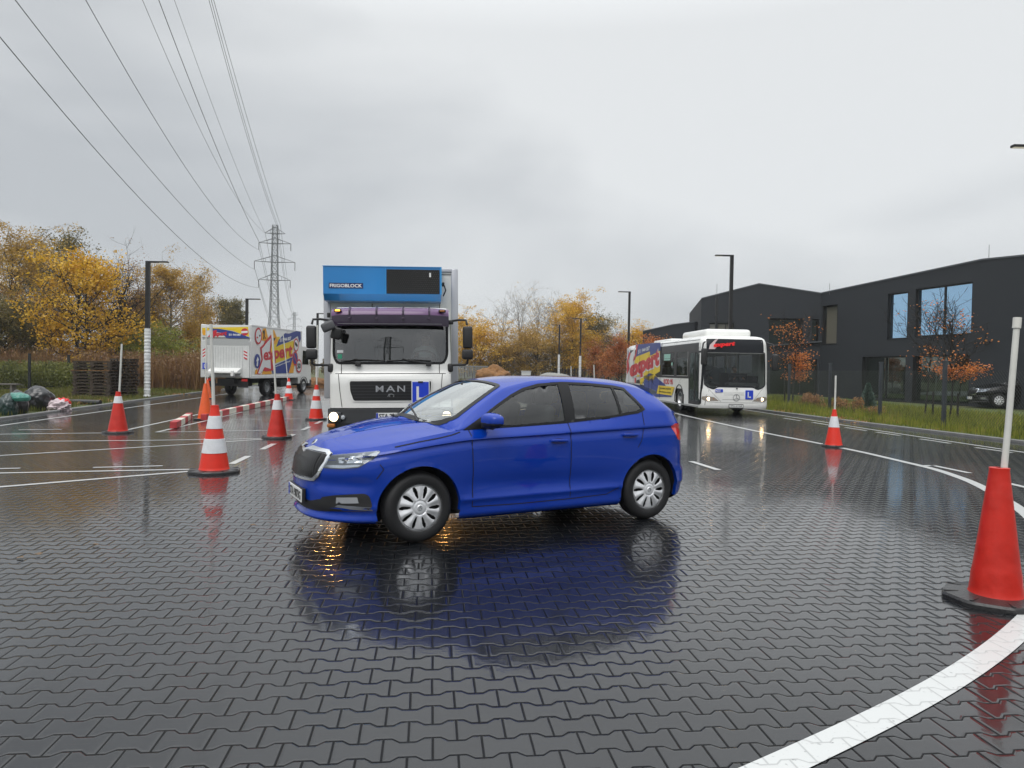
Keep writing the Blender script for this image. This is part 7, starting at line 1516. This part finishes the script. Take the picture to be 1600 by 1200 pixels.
for i, (px, Y) in enumerate(hx):
    p = dep(px, 620, Y)
    if i < 2:
        T, LV = HB[i]; t_ = thing('hedge_plant', 'low copper brown beech plant in the row behind the fence', 'shrub', (p.x + .5, p.y, 0), 0, 'copper hedge plants behind the fence'); T.build('stems', BARK, t_); leaf_obj(LV, HG, t_, 'foliage'); hbase.append(t_)
    else: d_ = dup(hbase[i % 2], (p.x + .5 + .3 * math.sin(i * 3), p.y, 0), i * 1.7); d_.scale = (.75 + .2 * math.sin(i * 5), .8, .75 + .3 * math.sin(i * 2.3))
# weeds and grass, as stuff
def blades(name, pts, hs, w_, m, label=None, seed=0, bend=.35, leafy=0, rng=None):
    rs = np.random.RandomState(seed); n = len(pts); P = np.array(pts); h = np.array(hs); az = rs.rand(n) * 6.283; d = np.stack([np.cos(az), np.sin(az)], 1); be = (rs.rand(n) - .3) * bend * h; ba = rs.rand(n) * 6.283
    bx, by = np.cos(ba) * be, np.sin(ba) * be; ww = w_ * (.6 + .8 * rs.rand(n)); V = np.zeros((n, 5, 3))
    V[:, 0, :2] = P[:, :2] - d * ww[:, None]; V[:, 1, :2] = P[:, :2] + d * ww[:, None]; V[:, :2, 2] = P[:, None, 2]
    V[:, 2, 0] = P[:, 0] + d[:, 0] * ww * .8 + bx * .35; V[:, 2, 1] = P[:, 1] + d[:, 1] * ww * .8 + by * .35; V[:, 3, 0] = P[:, 0] - d[:, 0] * ww * .8 + bx * .35; V[:, 3, 1] = P[:, 1] - d[:, 1] * ww * .8 + by * .35
    V[:, 2:4, 2] = (P[:, 2] + h * .6)[:, None]; V[:, 4, 0] = P[:, 0] + bx; V[:, 4, 1] = P[:, 1] + by; V[:, 4, 2] = P[:, 2] + h
    F = []
    for i in range(n): k = 5 * i; F += [(k, k + 1, k + 2, k + 3), (k + 3, k + 2, k + 4)]
    me = bpy.data.meshes.new(name); me.from_pydata(V.reshape(-1, 3).tolist(), [], F); me.materials.append(m); o = bpy.data.objects.new(name, me); COL.objects.link(o); return tag(o, label, name.replace('_', ' ') if label else None, None, 'stuff')
KRx = lambda y: np.interp(y, [p[1] for p in KR], [p[0] for p in KR]); KLx = lambda y: np.interp(y, [p[1] for p in KL], [p[0] for p in KL])
rs = np.random.RandomState(4); pts = []; hs = []
while len(pts) < 62000:
    y = 12 + 34 * rs.rand() ** 1.25; x = KRx(y) + .22 + (8.5 if y > 20 else 6) * rs.rand() ** 1.1; nz = noise.noise(Vector((x * .9, y * .9, 0))); n2 = noise.noise(Vector((x * 3, y * 3, 4)))
    if nz < -.25 and rs.rand() < .6 and x < KRx(y) + 1.4: continue
    pts.append((x, y, .055)); hs.append((.05 + .20 * rs.rand() ** 1.5) * (1 + .9 * max(0, nz) + .7 * max(0, n2)) * (1.5 if abs(x - KRx(y) - 1.9) < .35 else 1))
GRM = leafmat('grass_green', [(.040, .050, .010), (.13, .16, .02), (.28, .29, .045), (.22, .16, .05)], 1.6, .3)
blades('grass', pts, hs, .008, GRM, 'lush green grass on the verge before the dark building', 1)
pts = []; hs = []
while len(pts) < 42000:
    y = 15 + 42 * rs.rand(); x = KLx(y) - .25 - 9 * rs.rand() ** .9; nz = noise.noise(Vector((x * .7, y * .7, 9)))
    if nz < -.1 and rs.rand() < .7: continue
    pts.append((x, y, .02)); hs.append((.07 + .12 * rs.rand()) * (1 + 1.2 * max(0, nz)))
blades('grass', pts, hs, .010, leafmat('grass_dull', [(.04, .055, .010), (.10, .12, .018), (.17, .15, .04), (.10, .07, .03)], .5, .3), 'dull patchy grass on the left verge around the pallets', 2)
def tufts(name, n, ys, xs, zf, leaf, m, label, seed, dn=None):
    """leaf-sized faces spread through a strip of undergrowth, gathered in plants"""
    rg = np.random.RandomState(seed); cent = []
    while len(cent) < n // 110:
        y = ys[0] + (ys[1] - ys[0]) * rg.rand(); x0, x1 = xs(y); cent.append((x0 + (x1 - x0) * rg.rand(), y, rg.rand()))
    C = np.array(cent)[rg.randint(0, len(cent), n)]; P = np.zeros((n, 3)); P[:, 0] = C[:, 0] + rg.normal(0, .26, n); P[:, 1] = C[:, 1] + rg.normal(0, .22, n); z0, z1 = zf; hmax = z0 + (z1 - z0) * (.45 + .55 * C[:, 2]); P[:, 2] = z0 * .0 + hmax * rg.rand(n) ** .7
    d = rg.normal(0, 1, (n, 3)); d /= np.linalg.norm(d, axis=1)[:, None]; e = np.cross(d, rg.normal(0, 1, (n, 3))); e /= np.linalg.norm(e, axis=1)[:, None]; s_ = (leaf * (.5 + rg.rand(n)))[:, None]; d[:, 2] *= 1.5
    V = np.stack([P + d * s_, P + e * s_ * .45, P - d * s_, P - e * s_ * .45], 1).reshape(-1, 3); me = bpy.data.meshes.new(name); me.from_pydata(V.tolist(), [], [(4 * i, 4 * i + 1, 4 * i + 2, 4 * i + 3) for i in range(n)]); me.materials.append(m); o = bpy.data.objects.new(name, me); COL.objects.link(o)
    return tag(o, label, name, None, 'stuff')
WR = leafmat('weed_rust', [(0.056, 0.033, 0.020), (0.175, 0.081, 0.035), (0.275, 0.163, 0.056), (0.094, 0.056, 0.031)], .6, .25); WG = leafmat('weed_green', [(0.036, 0.050, 0.010), (0.102, 0.120, 0.019), (0.204, 0.204, 0.036), (0.072, 0.078, 0.018)], .8, .3)
XL = lambda y: (dep(-80, 600, y).x, dep(345, 600, y).x)
pts = []; hs = []
while len(pts) < 16000:
    y = 41 + 12 * rs.rand(); a_, b_ = XL(y); x = a_ + (b_ - a_) * rs.rand(); pts.append((x, y, 0)); hs.append(rs.uniform(1.0, 2.3) * (1 + .4 * noise.noise(Vector((x * .7, y * .7, 2)))))
blades('weeds', pts, hs, .016, WR, 'tall rust brown dry weeds behind the left fence', 3, bend=.5)
tufts('weeds', 60000, (41, 53), XL, (0, 2.5), .055, WR, 'rust brown seed heads and leaves of the dry weeds', 7)
tufts('undergrowth', 60000, (38.5, 42), lambda y: (XL(y)[0], min(XL(y)[1], KLx(y) - 6.5)), (0, 1.6), .05, WG, 'green bushy undergrowth in front of the dry weeds', 8)
pts = []; hs = []
while len(pts) < 20000:
    y = 64 + 26 * rs.rand(); x = rs.uniform(-8, 12.5) * y / 75; pts.append((x, y, -.03)); hs.append(rs.uniform(.1, .5) * (1.2 if y > 72 else .6))
blades('weeds', pts, hs, .05, leafmat('weed_olive', [(.035, .045, .010), (.09, .095, .02), (.15, .12, .03), (.06, .05, .02)], .4, .3), 'olive rough grass beyond the end of the lot', 5, bend=.5)

tufts('fallen_leaves', 2600, (15, 33), lambda y: (KRx(y) + .2, KRx(y) + 2.6), (0, .12), .035, HG, 'scattered brown fallen leaves in the grass along the right kerb', 12)
tufts('fallen_leaves', 2600, (16, 36), lambda y: (KLx(y) - 3.5, KLx(y) - .2), (0, .10), .04, HG, 'scattered brown fallen leaves on the left verge', 13)
tufts('wood', 50000, (135, 150), lambda y: (-130, 60), (0, 4.6), .30, leafmat('far_wood', [(.05, .04, .02), (.13, .09, .035), (.20, .14, .04), (.09, .08, .03)], .15, .2), 'low far off wood closing the horizon behind the lot', 21)
# haze: one closed box of pale air round everything
hm = bpy.data.materials.new('haze_air'); hm.use_nodes = True; t = hm.node_tree; t.nodes.clear(); o_ = t.nodes.new('ShaderNodeOutputMaterial'); v_ = t.nodes.new('ShaderNodeVolumePrincipled'); v_.inputs['Color'].default_value = (.93, .95, .97, 1); v_.inputs['Density'].default_value = .0005; v_.inputs['Anisotropy'].default_value = .2; t.links.new(v_.outputs[0], o_.inputs['Volume'])
hz = MB(); hz.box((0, 500, 22), (3200, 4200, 46.5)); tag(hz.build('haze', hm), kind='stuff')
